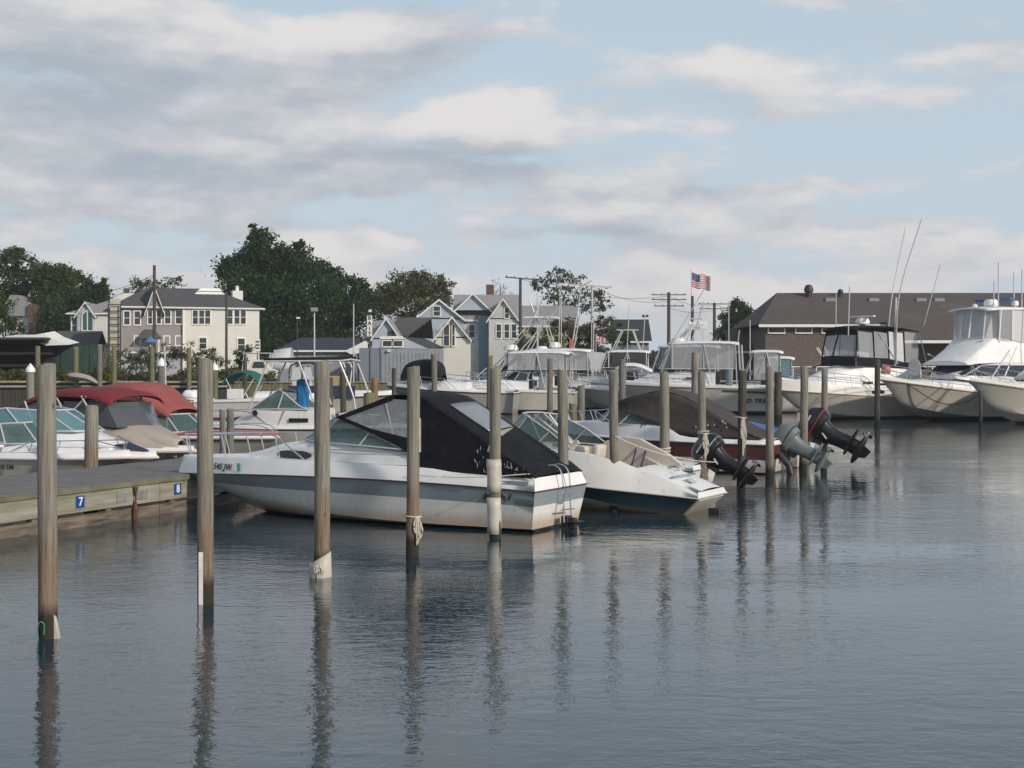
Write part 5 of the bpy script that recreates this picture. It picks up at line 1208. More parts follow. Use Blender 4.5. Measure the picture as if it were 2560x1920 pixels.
for y in (-.5, .5): outboard(c.T, (-.1, y, 1.0), R(8), DECKW, GREYBAND, scale=1.1)
b = MB(); b.box((2.6, -1.2, 1.5), (1.0, .1, .6)); b.build('side_bin', DECKW, c.T, smooth=0, bevel=.03)

c = cruiser('small hardtop boat glimpsed behind the dark smoked tower boat', 1395, 111.5, 8.4, 3.0, YM, 1.5, 1.9, trunk=(.36, .88, .7), top=(.15, .55, 4.3, DECKW), enc=GLASSD, encf=DECKW, ws=False, hull=FIBRE2, sill=3.1)
line(c, 'antenna', [(3, 1, 4.3), (2.8, 1.0, 7.9)], .035, ALU); c.tubes('tower_leg', [[(4.2, 1.0, 4.3), (3.4, .7, 6.0)], [(2.0, 1.0, 4.3), (2.6, .7, 6.0)], [(2.2, .7, 6.0), (3.8, .7, 6.0)]], .04, ALU)
c = cruiser('white boat with a burgundy canvas roll seen behind the cream flybridge cruiser', 1900, 108, 7.8, 2.9, YM, 1.4, 1.8, trunk=(.3, .85, .6), top=None, ws=True, hull=FIBRE2)
c.sheet('canvas_roll', [(1.2, 1.1, 3.0), (2.0, 1.15, 3.35), (3.2, 1.15, 3.4), (3.9, 1.0, 3.1)], MAROON, crown=.15, th=.08)
c.tubes('rod_holder', [[(2.9, .9, 3.4), (3.6, .9, 4.6)], [(2.5, .5, 3.4), (3.1, .5, 4.7)]], .03, ALU)
c = cruiser('low white boat with a radar arch between the sport boat and the express boat', 1160, 116 - 5, 8.2, 3.0, YM, 1.5, 1.9, trunk=(.3, .85, .65), top=None, ws=True, wsglass=GLASSD, hull=FIBRE2)
c.tubes('radar_arch', [[(2.2, 1.3, 2.0), (1.9, 1.1, 3.9), (1.8, 0, 4.1)]], .09, DECKW); radome(c, 1.9, 0, 4.1, .35, .3)
# ------------------------------------------------------------------ houses
WBLUE = pm('pale_blue_siding', (.43, .505, .575), .7, var=.06, vs=1); WGREY = pm('grey_siding', (.36, .38, .42), .7, var=.06, vs=1)
WTAUPE = pm('taupe_siding', (.29, .265, .26), .75, var=.06, vs=1); WCREAM = pm('cream_siding', (.70, .685, .63), .75, var=.04, vs=.6)
WMINT = pm('pale_green_siding', (.56, .58, .57), .7, var=.06, vs=1); WYEL = pm('yellow_siding', (.42, .38, .26), .75, var=.08)
WSHED = pm('blue_grey_shed', (.17, .20, .24), .7, var=.1, vs=2); WSHED2 = pm('pale_grey_shed', (.25, .27, .30), .7, var=.1, vs=2)
SHIN = pm('charcoal_shingle', (.075, .075, .08), .9, var=.3, vs=9, dirt=(.09, .088, .085), ds=.6); SHING = pm('grey_shingle', (.26, .255, .26), .9, var=.2, vs=9); SHIBR = pm('brown_shingle', (.085, .072, .065), .9, var=.28, vs=7, dirt=(.12, .105, .095), ds=.25)
TRIM = pm('white_trim', (.72, .72, .70), .55, var=.04); BRICK = pm('red_brick', (.11, .065, .05), .85, var=.3, vs=12); CHIMW = pm('white_chimney_stucco', (.66, .65, .62), .8, var=.05)
WINB = pm('house_window_glass', (.035, .045, .05), .12, var=.4, vs=2); CEDAR = pm('cedar_shingle_wall', (.115, .092, .08), .85, var=.3, vs=6)
def siding(m):
    """adds thin horizontal clapboard lines to a wall material."""
    t = m.node_tree
    if t.nodes.get('clap'): return m
    p = t.nodes['Principled BSDF']; co = t.nodes.new('ShaderNodeTexCoord'); w = t.nodes.new('ShaderNodeTexWave'); w.name = 'clap'
    w.bands_direction = 'Z'; w.wave_profile = 'SAW'; w.inputs['Scale'].default_value = 1.6
    t.links.new(co.outputs['Object'], w.inputs['Vector']); b = t.nodes.new('ShaderNodeBump'); b.inputs['Distance'].default_value = .03
    t.links.new(w.outputs['Fac'], b.inputs['Height']); t.links.new(b.outputs[0], p.inputs['Normal'])
    return m
for m in (WBLUE, WGREY, WTAUPE, WCREAM, WMINT, WYEL): siding(m)
GZ = 1.8
class House:
    """frame: origin on the ground at the near left corner of the front wall; local x along the front, y back, z up."""
    def __init__(s, label, u, d, yaw=0.0, name='house', cat='house', z=GZ, group='houses along the shore'):
        s.d = d; s.yaw = yaw; s.T = thing(name, label, cat, ((u - CX) * d / F, d, z), yaw, group)
        s.z0 = z; s.c, s.s = math.cos(yaw), math.sin(yaw); s.o = s.T.location
    def xz(s, u, v, y=0.0):      # local x and height on the plane at local depth y
        a = (u - CX) / F; D = (y - s.o[0] * s.s + s.o[1] * s.c) / (-a * s.s + s.c); X = a * D
        return (X - s.o[0]) * s.c + (D - s.o[1]) * s.s, EYE - (v - HOR) * D / F - s.z0
    def prism(s, name, pts, y0, y1, m):       # outline in x,z extruded along y
        b = MB(); n = len(pts); b.add([(x, y0, z) for x, z in pts] + [(x, y1, z) for x, z in pts], [tuple(range(n))[::-1], tuple(range(n, 2 * n))] + [(i, (i + 1) % n, (i + 1) % n + n, i + n) for i in range(n)])
        return b.build(name, m, s.T, smooth=0)
    def prismx(s, name, pts, x0, x1, m):      # outline in y,z extruded along x
        b = MB(); n = len(pts); b.add([(x0, y, z) for y, z in pts] + [(x1, y, z) for y, z in pts], [tuple(range(n)), tuple(range(n, 2 * n))[::-1]] + [(i, i + n, (i + 1) % n + n, (i + 1) % n) for i in range(n)])
        return b.build(name, m, s.T, smooth=0)
    def slab(s, name, pts, th, m):
        b = MB(); b.panel(pts, th); return b.build(name, m, s.T, smooth=0)
    def gable_x(s, x0, x1, y0, y1, ze, zr, m, over=.35, wall=None, th=.16, trim=TRIM):   # ridge along x
        ym = (y0 + y1) / 2; sl = (zr - ze) / (ym - y0); o = over
        for a, bb in ((y0 - o, ym), (y1 + o, ym)):
            s.slab('roof', [(x0 - o, a, ze - sl * o), (x1 + o, a, ze - sl * o), (x1 + o, bb, zr), (x0 - o, bb, zr)], th, m)
        s.slab('eave_trim', [(x0 - o, y0 - o - .05, ze - sl * o - .12), (x1 + o, y0 - o - .05, ze - sl * o - .12), (x1 + o, y0 - o - .05, ze - sl * o + .08), (x0 - o, y0 - o - .05, ze - sl * o + .08)], .06, trim)
    def gable_y(s, x0, x1, y0, y1, ze, zr, m, over=.3, th=.16, trim=TRIM, wall=None):   # gable faces the front
        xm = (x0 + x1) / 2; sl = (zr - ze) / (xm - x0); o = over
        if wall: s.prism('gable_wall', [(x0, ze - .02), (x1, ze - .02), (xm, zr - .05)], y0, y0 + .2, wall)
        for a in (x0 - o, x1 + o):
            s.slab('roof', [(a, y0 - o, ze - sl * o), (a, y1, ze - sl * o), (xm, y1, zr), (xm, y0 - o, zr)], th, m)
            q = .06 if a < xm else -.06
            s.prism('rake_trim', [(a, ze - sl * o - .12), (xm, zr - .12), (xm, zr + .1), (a, ze - sl * o + .1)], y0 - o - .08, y0 - o - .02, trim)
    def box(s, name, x0, x1, y0, y1, z0, z1, m):
        b = MB(); b.box(((x0 + x1) / 2, (y0 + y1) / 2, (z0 + z1) / 2), (x1 - x0, y1 - y0, z1 - z0)); return b.build(name, m, s.T, smooth=0)
    def win(s, x, z, w, h_, y=0.0, side=0, sash=True, frame=TRIM, arch=False):
        """window: frame proud of the wall, glass set in; side=1 puts it on a wall of constant x facing +x, -1 facing -x."""
        f = MB(); t_ = .11
        def bx(cx, cz, dx, dz, yy, dy):
            if side: f.box((y + side * yy, cx, cz), (dy, dx, dz))
            else: f.box((cx, y - yy, cz), (dx, dy, dz))
        bx(x - w / 2 - t_ / 2, z, t_, h_ + 2 * t_, .03, .10); bx(x + w / 2 + t_ / 2, z, t_, h_ + 2 * t_, .03, .10); bx(x, z + h_ / 2 + t_ / 2, w, t_, .03, .10); bx(x, z - h_ / 2 - t_ / 2, w, t_, .05, .14)
        if sash: bx(x, z, w, .05, .02, .05)
        o = f.build('window', frame, s.T, smooth=0)
        g = MB()
        if side: g.box((y + side * .012, x, z), (.03, w, h_))
        else: g.box((x, y - .012, z), (w, .03, h_))
        g.build('pane', WINB, o, smooth=0)
def hipped(H, x0, x1, y0, y1, ze, zr, m, o=.5, rx0=None, rx1=None):
    ym = (y0 + y1) / 2; a = rx0 if rx0 is not None else x0 + (y1 - y0) / 2; bq = rx1 if rx1 is not None else x1 - (y1 - y0) / 2
    P = [(x0 - o, y0 - o, ze), (x1 + o, y0 - o, ze), (x1 + o, y1 + o, ze), (x0 - o, y1 + o, ze), (a, ym, zr), (bq, ym, zr)]
    b = MB(); b.add(P + [(p[0], p[1], p[2] - .2) for p in P[:4]], [(0, 1, 5, 4), (1, 2, 5), (2, 3, 4, 5), (3, 0, 4), (0, 6, 7, 1), (1, 7, 8, 2), (2, 8, 9, 3), (3, 9, 6, 0), (6, 9, 8, 7)])
    b.build('roof', m, H.T, smooth=0)
    b = MB()
    for p, q in ((P[0], P[1]), (P[1], P[2]), (P[3], P[0])): b.tube([(p[0], p[1], ze - .1), (q[0], q[1], ze - .1)], .10, 4)
    b.build('gutter', TRIM, H.T, smooth=0)
# white and taupe two storey house: corner turned to the water
D1 = 150.0
H = House('two storey house with a taupe front, cream side and white stepped parapet on the roof', 458, D1, R(20))
# front (left) wall runs to the left of the corner; cream side runs right
Wl = (458 - 303) * D1 / F / math.cos(R(20)) ; Wr = (636 - 458) * D1 / F / math.cos(R(20))
ze = EYE + (926 - 768) * D1 / F - GZ; zr = EYE + (926 - 722) * D1 / F - GZ
H.box('wall', -Wl, -.0, 0, 9, 2.9, ze, WTAUPE); H.box('lower_wall', -Wl + .02, -.02, .05, 9, -.5, 2.9, WGREY)
H.box('side_wall', .0, Wr, -.25, 9.2, -.5, ze, WCREAM)
H.box('belt_trim', -Wl - .03, -.02, -.08, .02, 2.84, 3.02, TRIM); H.box('corner_trim', -.09, .09, -.33, -.2, -.4, ze, TRIM)
hipped(H, -Wl, Wr, 0, 9, ze, zr + .3, SHIN, .5, rx0=-Wl + 3.6, rx1=Wr - 4.4)
for u in (317, 343): 
    x, z = H.xz(u, 795); H.win(x, z, .55, 1.35)
for u in (375, 397, 419, 446):
    x, z = H.xz(u, 793); H.win(x, z, .55 if u > 400 else .4, 1.35)
for u in (343, 417, 446):
    x, z = H.xz(u, 852); H.win(x, z, .5, .9, y=.05)
for u0 in (488, 504, 519, 575, 592, 608):
    x, z = H.xz(u0, 793, -.25); H.win(x, z, .5, 1.4, y=-.25)
x, z = H.xz(507, 858, -.25); H.win(x, z, .7, 1.1, y=-.25); x, z = H.xz(603, 862, -.25); H.win(x, z, .7, 1.3, y=-.25)
x0, z0 = H.xz(366, 766); x1, z1 = H.xz(403, 766); H.gable_y(x0, x1, -.5, 3.5, ze - .1, ze + 2.0, SHIN, wall=WTAUPE)
x0, z0 = H.xz(345, 832); x1, _ = H.xz(400, 832); H.slab('porch_roof', [(x0, -1.6, z0 - .6), (x1, -1.6, z0 - .6), (x1 - .6, .05, z0 + .3), (x0 + .6, .05, z0 + .3)], .15, SHIN)
b = MB(); b.tube([(x1 - .3, -1.4, 0), (x1 - .3, -1.4, z0 - .6)], .1, 8); b.build('porch_post', TRIM, H.T)
for k, (xa, xb, za) in enumerate(((480, 563, 0), (486, 561, .38), (494, 556, .72))):
    x0, z0 = H.xz(xa, 737, 3.2); x1, _ = H.xz(xb, 737, 3.2)
    b = MB(); b.add([(x0, 2.9, zr - .75 + za), (x1, 2.9, zr - .75 + za), (x1 - .35, 3.1, zr - .42 + za), (x0 + .35, 3.1, zr - .42 + za), (x0, 6.0, zr - .75 + za), (x1, 6.0, zr - .75 + za), (x1 - .35, 5.8, zr - .42 + za), (x0 + .35, 5.8, zr - .42 + za)], [(0, 1, 2, 3), (4, 7, 6, 5), (0, 3, 7, 4), (1, 5, 6, 2), (3, 2, 6, 7), (0, 4, 5, 1)])
    b.build('parapet_step', TRIM, H.T, smooth=0)
x, z = H.xz(593, 740, 4); H.box('chimney', x - .55, x + .55, 3.6, 4.6, ze, z + .55, CHIMW); b = MB(); b.lathe([(.2, 0), (.2, .4), (.28, .42), (.02, .6)], 10, (x, 4.1, z + .55)); b.build('chimney_pot', TRIM, H.T)
# neighbour with the arched window
H = House('smaller pale house with a tall arched window and a wide white chimney', 176, 163, R(4))
x1, z1 = H.xz(272, 790); xe, ze = H.xz(238, 783); xa, _ = H.xz(196, 783); xb, zt = H.xz(237, 783)
H.box('wall', 0, x1, 0, 7, -.5, ze, WBLUE); H.box('side_wall', xb, x1 + .5, -.12, 7, -.5, ze, WCREAM)
x_, zb_ = H.xz(216, 756); H.box('gable_bay', xa, xb, -.5, 3, 1.6, ze, WBLUE); H.gable_y(xa, xb, -.5, 4, ze - .1, zb_, SHING, wall=WBLUE)
hipped(H, 0, x1 + 2.5, 0, 7, ze, H.xz(240, 748)[1], SHING, .4)
b = MB(); xw, zw = H.xz(219, 803, -.5); xc = .62; P = [(xw - xc, -.56, zw - 1.1), (xw + xc, -.56, zw - 1.1)] + [(xw + xc * math.cos(a), -.56, zw + .5 + xc * math.sin(a)) for a in [k * math.pi / 10 for k in range(11)]]
b.panel(P, .05); o = b.build('arched_window', pm('green_tinted_glass', (.03, .10, .09), .12), H.T, smooth=0)
b = MB(); b.box((xw, -.60, zw), (.10, .06, 2.6)); b.tube([Vector(p) + Vector((0, -.04, 0)) for p in P + P[:1]], .08, 4); b.build('window_frame', TRIM, o, smooth=0)
x0, z0 = H.xz(293, 733, 1.5); x1c, _ = H.xz(333, 733, 1.5); H.box('chimney', x0, x1c, 1.5, 3, z0 - 4, z0, CHIMW); H.box('chimney_pot', (x0 + x1c) / 2 - .3, (x0 + x1c) / 2 + .3, 2, 2.5, z0, z0 + .6, SHIN)
x, z = H.xz(186, 813); H.win(x, z, .5, 1.6)
xg, zg = H.xz(140, 833, -5); xh, _ = H.xz(236, 833, -5); H.box('garage', xg, xh, -5, 0, -.5, zg - 1.3, WGREY); H.gable_x(xg, xh, -5, 0, zg - 1.4, zg + .25, SHIN)
# grey roofed cottage at the far left
H = House('dim grey cottage with a rounded roof and brick chimney at the far left', 12, 185, 0)
x1, _ = H.xz(96, 800); ze = H.xz(50, 788)[1]; H.box('wall', 0, x1, 0, 8, -.5, ze, WMINT)
pr = [H.xz(u, v) for u, v in ((2, 790), (14, 762), (28, 738), (48, 738), (66, 752), (86, 762), (98, 780), (98, 790))]; H.prism('roof', pr, -.4, 8, SHING)
x, z = H.xz(83, 760, -.8); H.box('chimney', x - .55, x + .55, -1.0, -.2, -.5, z, BRICK); x, z = H.xz(104, 812); H.win(x, z, .7, 1.3, y=-.0); H.box('side_wing', x1 - .2, x1 + 2.2, .1, 6, -.5, ze - .3, WMINT)
# blue gabled house and its wings
H = House('pale blue house with two front gables and a brick chimney', 1036, 158, 0)
x1, _ = H.xz(1290, 800); xa, zr1 = H.xz(1091, 750); xl, ze1 = H.xz(1038, 795); xr, _ = H.xz(1158, 800)
H.box('wall', xl, xr, 0, 10, -.5, ze1, WBLUE); H.gable_y(xl, xr, 0, 8, ze1 - .1, zr1, SHING, wall=WBLUE)
x, z = H.xz(1092, 778); H.win(x, z, .7, 1.0, y=-.02)
# rear main block with ridge to the right
xm0, zm = H.xz(1140, 757, 4); xm1, _ = H.xz(1291, 757, 4); zmr = H.xz(1168, 734, 4)[1]; ze2 = H.xz(1288, 795, 4)[1]
H.box('main_wall', xm0, xm1, 4, 11, -.5, ze2, WMINT)
H.gable_x(xm0, xm1, 4, 11, ze2, zmr, SHING, wall=WMINT)
xg0, _ = H.xz(1140, 760, 3.6); xg1, _ = H.xz(1225, 760, 3.6); H.gable_y(xg0, xg1, 3.4, 9, H.xz(1150, 775, 3.4)[1], H.xz(1168, 735, 3.4)[1], SHING, wall=WBLUE)
xq0, _ = H.xz(1222, 790, 1.5); xq1, _ = H.xz(1293, 790, 1.5); H.box('right_wing', xq0, xq1, 1.5, 10, -.5, H.xz(1250, 795, 1.5)[1], WMINT)
H.gable_y(xq0, xq1, 1.5, 9, H.xz(1250, 795, 1.5)[1] - .1, H.xz(1270, 748, 1.5)[1], SHING, wall=WMINT)
for u, v, w, h_ in ((1267, 783, .45, 1.1), (1247, 828, .5, 1.5), (1267, 828, .5, 1.5), (1285, 828, .5, 1.5)):
    x, z = H.xz(u, v, 1.5); H.win(x, z, w, h_, y=1.5)
x, z = H.xz(1180, 828, 3.9); H.win(x, z, .6, 1.4, y=4.0); x0, _ = H.xz(1208, 830, 3.0); xx1, z1 = H.xz(1222, 790, 3.0); H.box('blue_bay', x0 - .5, xx1, 3.0, 4.2, -.5, z1, pm('deep_blue_siding', (.16, .24, .29), .7))
x, z = H.xz(1225, 712, 8); H.box('chimney', x - .45, x + .45, 7.6, 8.4, zmr - 1.5, z, BRICK)
# charcoal roofed house with cream gable, in front
H = House('low charcoal roofed house with a cream gable end facing the basin', 1000, 146, 0)
x0, z0 = H.xz(975, 840); x1, ze = H.xz(1145, 838); xr0, zr = H.xz(978, 795, 3); xr1, _ = H.xz(1131, 792, 3)
H.box('wall', 0.2, x1 - 5.6, .5, 6, -.5, ze, WCREAM)
H.slab('roof', [(-1.0, 0, ze - .1), (x1 - 5.2, 0, ze - .1), (x1 - 2.9, 3.5, zr), (-.9, 3.5, zr)], .18, SHIN); H.slab('roof', [(-1.0, 7.2, ze - .1), (x1 - 2.9, 7.2, ze - .1), (x1 - 2.9, 3.5, zr), (-.9, 3.5, zr)], .18, SHIN)
xg0, zg = H.xz(1089, 842, -.6); xg1, _ = H.xz(1172, 842, -.6); _, zgp = H.xz(1131, 793, -.6)
H.box('gable_block', xg0, xg1, -.6, 6, -.5, zg, WCREAM); H.gable_y(xg0, xg1, -.6, 4, zg - .1, zgp, SHIN, wall=WCREAM)
x, z = H.xz(1119, 838, -.6); H.win(x, z, .75, 2.1, y=-.62, frame=pm('buff_trim', (.55, .53, .42), .6)); x, z = H.xz(1131, 838, -.6); H.win(x, z, .45, 2.1, y=-.62)
# blue grey cottage left of it
H = House('pale blue cottage with a small dark square attic window left of the charcoal roof', 930, 142, 0)
x1, ze = H.xz(1002, 845); xa, zr = H.xz(968, 802); H.box('wall', 0, x1, 0, 6, -.5, ze, WBLUE); H.gable_y(0, x1, 0, 6, ze - .1, zr + .2, SHING, wall=WBLUE)
x, z = H.xz(978, 835); H.win(x, z, .35, .4, y=-.02, frame=GLASSD, sash=False)
x2, z2 = H.xz(912, 800, 2); H.slab('side_roof', [(H.xz(905, 845, 1)[0], 1, ze), (.3, 1, ze), (2.0, 5, zr + .3), (H.xz(925, 800, 1)[0], 5, zr + .1)], .15, SHING)
# bait shed: grey building with white band and window strip
H = House('grey bait shed with a white gable front and two wide dark windows', 900, 131, 0, name='boat_shed', cat='shed')
x0, zt = H.xz(898, 870); x1, _ = H.xz(1100, 870); H.box('wall', x0, H.xz(952, 870)[0], 0, 7, -.5, zt, WSHED); H.box('main_wall', H.xz(952, 870)[0], x1, -.1, 7, -.5, zt - .05, WSHED2)
pg = [H.xz(u, v) for u, v in ((952, 871), (952, 845), (1005, 842), (1068, 872))]; H.prism('gable_front', pg, -.15, 0, WBLUE)
pb = [H.xz(u, v) for u, v in ((951, 848), (951, 841), (1006, 840), (1013, 848))]; H.prism('white_fascia', pb, -.35, -.16, TRIM)
pr = [H.xz(u, v) for u, v in ((1004, 842), (1060, 846), (1106, 868), (1070, 872))]; H.prism('roof', pr, -.05, 6, SHIN)
for u in (969, 994): x, z = H.xz(u, 859, -.15); H.win(x, z, .85, .48, y=-.16, sash=False)
x, z = H.xz(973, 877); H.box('lamp', x - .15, x + .15, -.4, -.1, z - .08, z + .08, TRIM)
b = MB()
for k in range(16):
    x = lerp(H.xz(955, 900)[0], x1 - .1, k / 15); b.box((x, -.12, 1.2), (.03, .02, zt * .95 * 1.0))
b.build('siding_batten', WSHED, H.T, smooth=0)
# long dark roof building behind the T-top
H = House('long low building with a dark blue grey roof behind the T-top boat', 700, 140, 0, name='marina_shed', cat='shed')
x0, zt = H.xz(700, 877); x1, _ = H.xz(884, 877); H.box('wall', x0, x1, 0, 7, -.5, zt, WSHED2); zr = H.xz(800, 846, 3.5)[1]
H.slab('roof', [(x0 - .5, -.4, zt), (x1 + .5, -.4, zt), (x1 + .3, 3.5, zr), (x0 + 1.5, 3.5, zr)], .16, pm('slate_blue_roof', (.030, .036, .052), .85, var=.2)); H.box('eave_trim', x0 - .5, x1 + .5, -.52, -.44, zt - .12, zt + .06, TRIM)
pg = [H.xz(u, v) for u, v in ((864, 878), (916, 852), (921, 856), (921, 880), (880, 886))]; H.prism('white_bargeboard', pg, -.9, -.6, TRIM)
# shrink wrapped boat on land
b = MB(); H0 = at(690, 880, 132)
rows = []
for k, (du, zt_, w) in enumerate(((-24, 1.0, .5), (-14, 2.2, 1.2), (4, 2.9, 1.4), (22, 3.1, 1.4), (40, 3.2, 1.3))):
    x = H0.x + du * 132 / F; rows.append([(x, 132 + w * math.cos(a), 3.0 + zt_ * math.sin(a) * .62) for a in [math.pi * j / 10 for j in range(11)]])
b.grid(rows); tag(b.build('shrink_wrapped_boat', VINYLW, solid=.05), 'boat in white shrink wrap standing ashore left of the dark roofed shed', 'boat')
# restaurant at the right
H = House('long brown roofed waterfront restaurant with roof vents at the right', 1905, 128, R(0), name='restaurant', cat='restaurant', group=None)
x1, _ = H.xz(2640, 850); zt = H.xz(1905, 812)[1]; zr = H.xz(1940, 735, 7)[1]
H.box('wall', .3, x1, 0, 14, -.5, zt, CEDAR); H.slab('roof', [(0 - .4, -.6, zt), (x1 - 16, -.6, zt), (x1 - 16, 7, zr), (2.6, 7, zr)], .22, SHIBR)
H.slab('roof', [(x1 - 16, -.6, zt), (x1, -.6, zt), (x1, 7, zr), (x1 - 16, 7, zr)], .22, SHIBR); H.slab('roof', [(-.4, 14.6, zt), (x1, 14.6, zt), (x1, 7, zr), (2.6, 7, zr)], .22, SHIBR)
H.slab('roof_end', [(-.4, -.6, zt), (-.4, 14.6, zt), (2.6, 7, zr)], .15, SHIBR)
H.box('eave_trim', -.4, x1, -.74, -.62, zt - .22, zt + .02, TRIM)
# porch roof lower at the right part
x2, z2 = H.xz(2230, 848, -3); H.slab('porch_roof', [(x2, -3.2, z2 - .1), (x1, -3.2, z2 - .1), (x1, -.7, zt + .5), (x2, -.7, zt + .5)], .15, SHIBR); H.box('porch_trim', x2, x1, -3.35, -3.22, z2 - .35, z2 - .1, TRIM)
for u in (1941, 2009, 2075): x, z = H.xz(u, 825); H.win(x, z, 1.35, .45, y=-.02, sash=False)
for u, v, r_ in ((2019, 735, .42), (2098, 737, .27)):
    x, z = H.xz(u, v, 6.5); b = MB(); b.lathe([(r_ * .7, -.3), (r_ * .7, .2), (r_, .25), (r_ * 1.05, r_ * 1.3), (r_ * .7, r_ * 2.1), (.02, r_ * 2.3)], 14, (x, 6.0, z - .1)); b.build('roof_vent', BLACK, H.T)
for u in (2070, 2178, 2295, 2340):
    x, z = H.xz(u, 742, 6); b = MB(); b.box((x, 5.2, z - .35), (.9, .8, .35)); b.build('skylight', SHING, H.T, smooth=0)
H.box('deck_floor', 0, x1, -4, 0, .3, .5, WALER)
b = MB()
for k in range(26): b.box((k * 1.0, -3.95, .95), (.08, .08, .9))
b.box((13, -3.95, 1.42), (26, .1, .07)); b.build('deck_railing', TRIM, H.T, smooth=0)
H = House('small brown roofed building with reddish walls left of the restaurant', 1832, 134, 0)
x1, _ = H.xz(1893, 850); zt = H.xz(1850, 875)[1]; H.box('wall', 0, x1, 0, 8, -.5, zt, CEDAR); zr = H.xz(1860, 826, 3)[1]; H.gable_x(0, x1, 0, 7, zt, zr, SHIBR)
H = House('dark green gabled building behind the red shrubs', 1540, 170, 0)
x1, _ = H.xz(1622, 850); zt = H.xz(1580, 850)[1]; H.box('wall', 0, x1, 0, 8, -.5, zt, WSHED); H.gable_x(0, x1, 0, 8, zt, H.xz(1580, 800, 4)[1], pm('dark_green_roof', (.028, .042, .042), .85))
H = House('yellow walled house with a long grey roof behind the bushes', 1297, 176, 0)
x1, _ = H.xz(1440, 850); zt = H.xz(1380, 812)[1]; H.box('wall', 0, x1, 0, 9, -.5, zt, WYEL); H.gable_x(0, x1, 0, 9, zt, H.xz(1380, 765, 4)[1], SHING)
H = House('far roofline of small reddish houses behind the tower boats', 1740, 230, 0)
x1, _ = H.xz(1830, 850); H.box('wall', 0, x1, 0, 9, -.5, 3, CEDAR); H.gable_y(x1 * .35, x1, 0, 9, 3, 6.2, pm('faded_red_roof', (.16, .09, .08), .9), wall=WTAUPE)
# fences, panels, umbrella, hut, truck, sign
def simple(name, label, cat, m, build, grp=None, **k):
    b = MB(); build(b); return tag(b.build(name, m, **k), label, cat, grp)
GREENF = pm('green_screen_fence', (.022, .055, .048), .7, var=.2, vs=1)
p, q = at(117, 862, 121), at(262, 862, 121)
t = thing('screen_fence', 'dark green screened fence behind the bulkhead at the left', 'fence', (p.x, 121, GZ)); w = q.x - p.x; h_ = p.z - GZ
for k in range(4): b = MB(); b.box((w * (k + .5) / 4, 0, h_ / 2), (w / 4 - .08, .06, h_)); b.build('screen_panel', GREENF, t, smooth=0)
for k in range(5): b = MB(); b.tube([(w * k / 4, -.03, 0), (w * k / 4, -.03, h_ + .05)], .07, 8); b.build('fence_post', BLACK, t)
p, q = at(-60, 850, 118), at(112, 850, 118); DKS = pm('black_brown_shed', (.016, .015, .015), .85, var=.3)
t = thing('storage_rack', 'dark open storage shed at the left edge under a white awning', 'shed', (p.x, 118, GZ)); w = q.x - p.x; h_ = p.z - GZ
for k in range(4): b = MB(); b.box((w / 2, 1.2, .5 + k * (h_ - .6) / 3), (w, 2.4, .22)); b.build('rack_shelf', DKS, t, smooth=0)
b = MB(); b.box((w / 2, 2.5, h_ / 2), (w, .1, h_)); b.build('back_wall', DKS, t, smooth=0)
b = MB(); b.box((w / 2, 1.0, h_ + .12), (w + .3, 3.2, .18)); b.build('roof', pm('shed_roof_brown', (.05, .04, .036), .85), t, smooth=0)
def aw(b):
    pts = [(10, 842, 119), (60, 842, 119), (108, 833, 119), (132, 848, 119), (172, 862, 119), (115, 864, 119), (80, 850, 119), (40, 847, 119), (10, 846, 119)]
    P = [at(*k) for k in pts]; b.add([tuple(v) for v in P] + [(v.x, v.y + 3.0, v.z + .25) for v in P], [tuple(range(9)), tuple(range(17, 8, -1))] + [(i, i + 9, (i + 1) % 9 + 9, (i + 1) % 9) for i in range(9)])
simple('awning', 'white sagging awning stretched over the dark storage shed', 'awning', TRIM, aw, smooth=0)
# ladder tower
t = thing('ladder_tower', 'tall panelled white ladder tower standing between the two houses', 'tower', ((286 - CX) * 124 / F, 124, GZ))
ztop = at(0, 761, 124).z - GZ; w = 30 * 124 / F
for sx in (-1, 1):
    b = MB(); b.tube([(sx * w / 2, 0, 0), (sx * w / 2, 0, ztop)], .06, 8); b.build('upright', BLACK, t)
for k in range(9):
    z = lerp(ztop, 2.2, k / 8); b = MB(); b.tube([(-w / 2, 0, z), (w / 2, 0, z)], .045, 6); b.build('rung', BLACK, t)
b = MB(); b.box((0, .25, (ztop + 1.2) / 2 + .6), (w * .86, .04, ztop - 1.4)); b.build('backing_board', pm('cream_board', (.50, .46, .37), .7), t, smooth=0)
t = thing('patio_umbrella', 'small blue and white patio umbrella in front of the taupe house', 'umbrella', ((376 - CX) * 126 / F, 126, GZ)); zc = at(0, 850, 126).z - GZ
b = MB(); b.lathe([(.55, 0), (.5, .1), (.25, .35), (.02, .5)], 12, (0, 0, zc - .2)); b.build('canopy', pm('umbrella_blue', (.08, .17, .38), .8), t, smooth=20)
b = MB(); b.tube([(0, 0, 0), (0, 0, zc)], .04, 6); b.build('pole', TRIM, t)
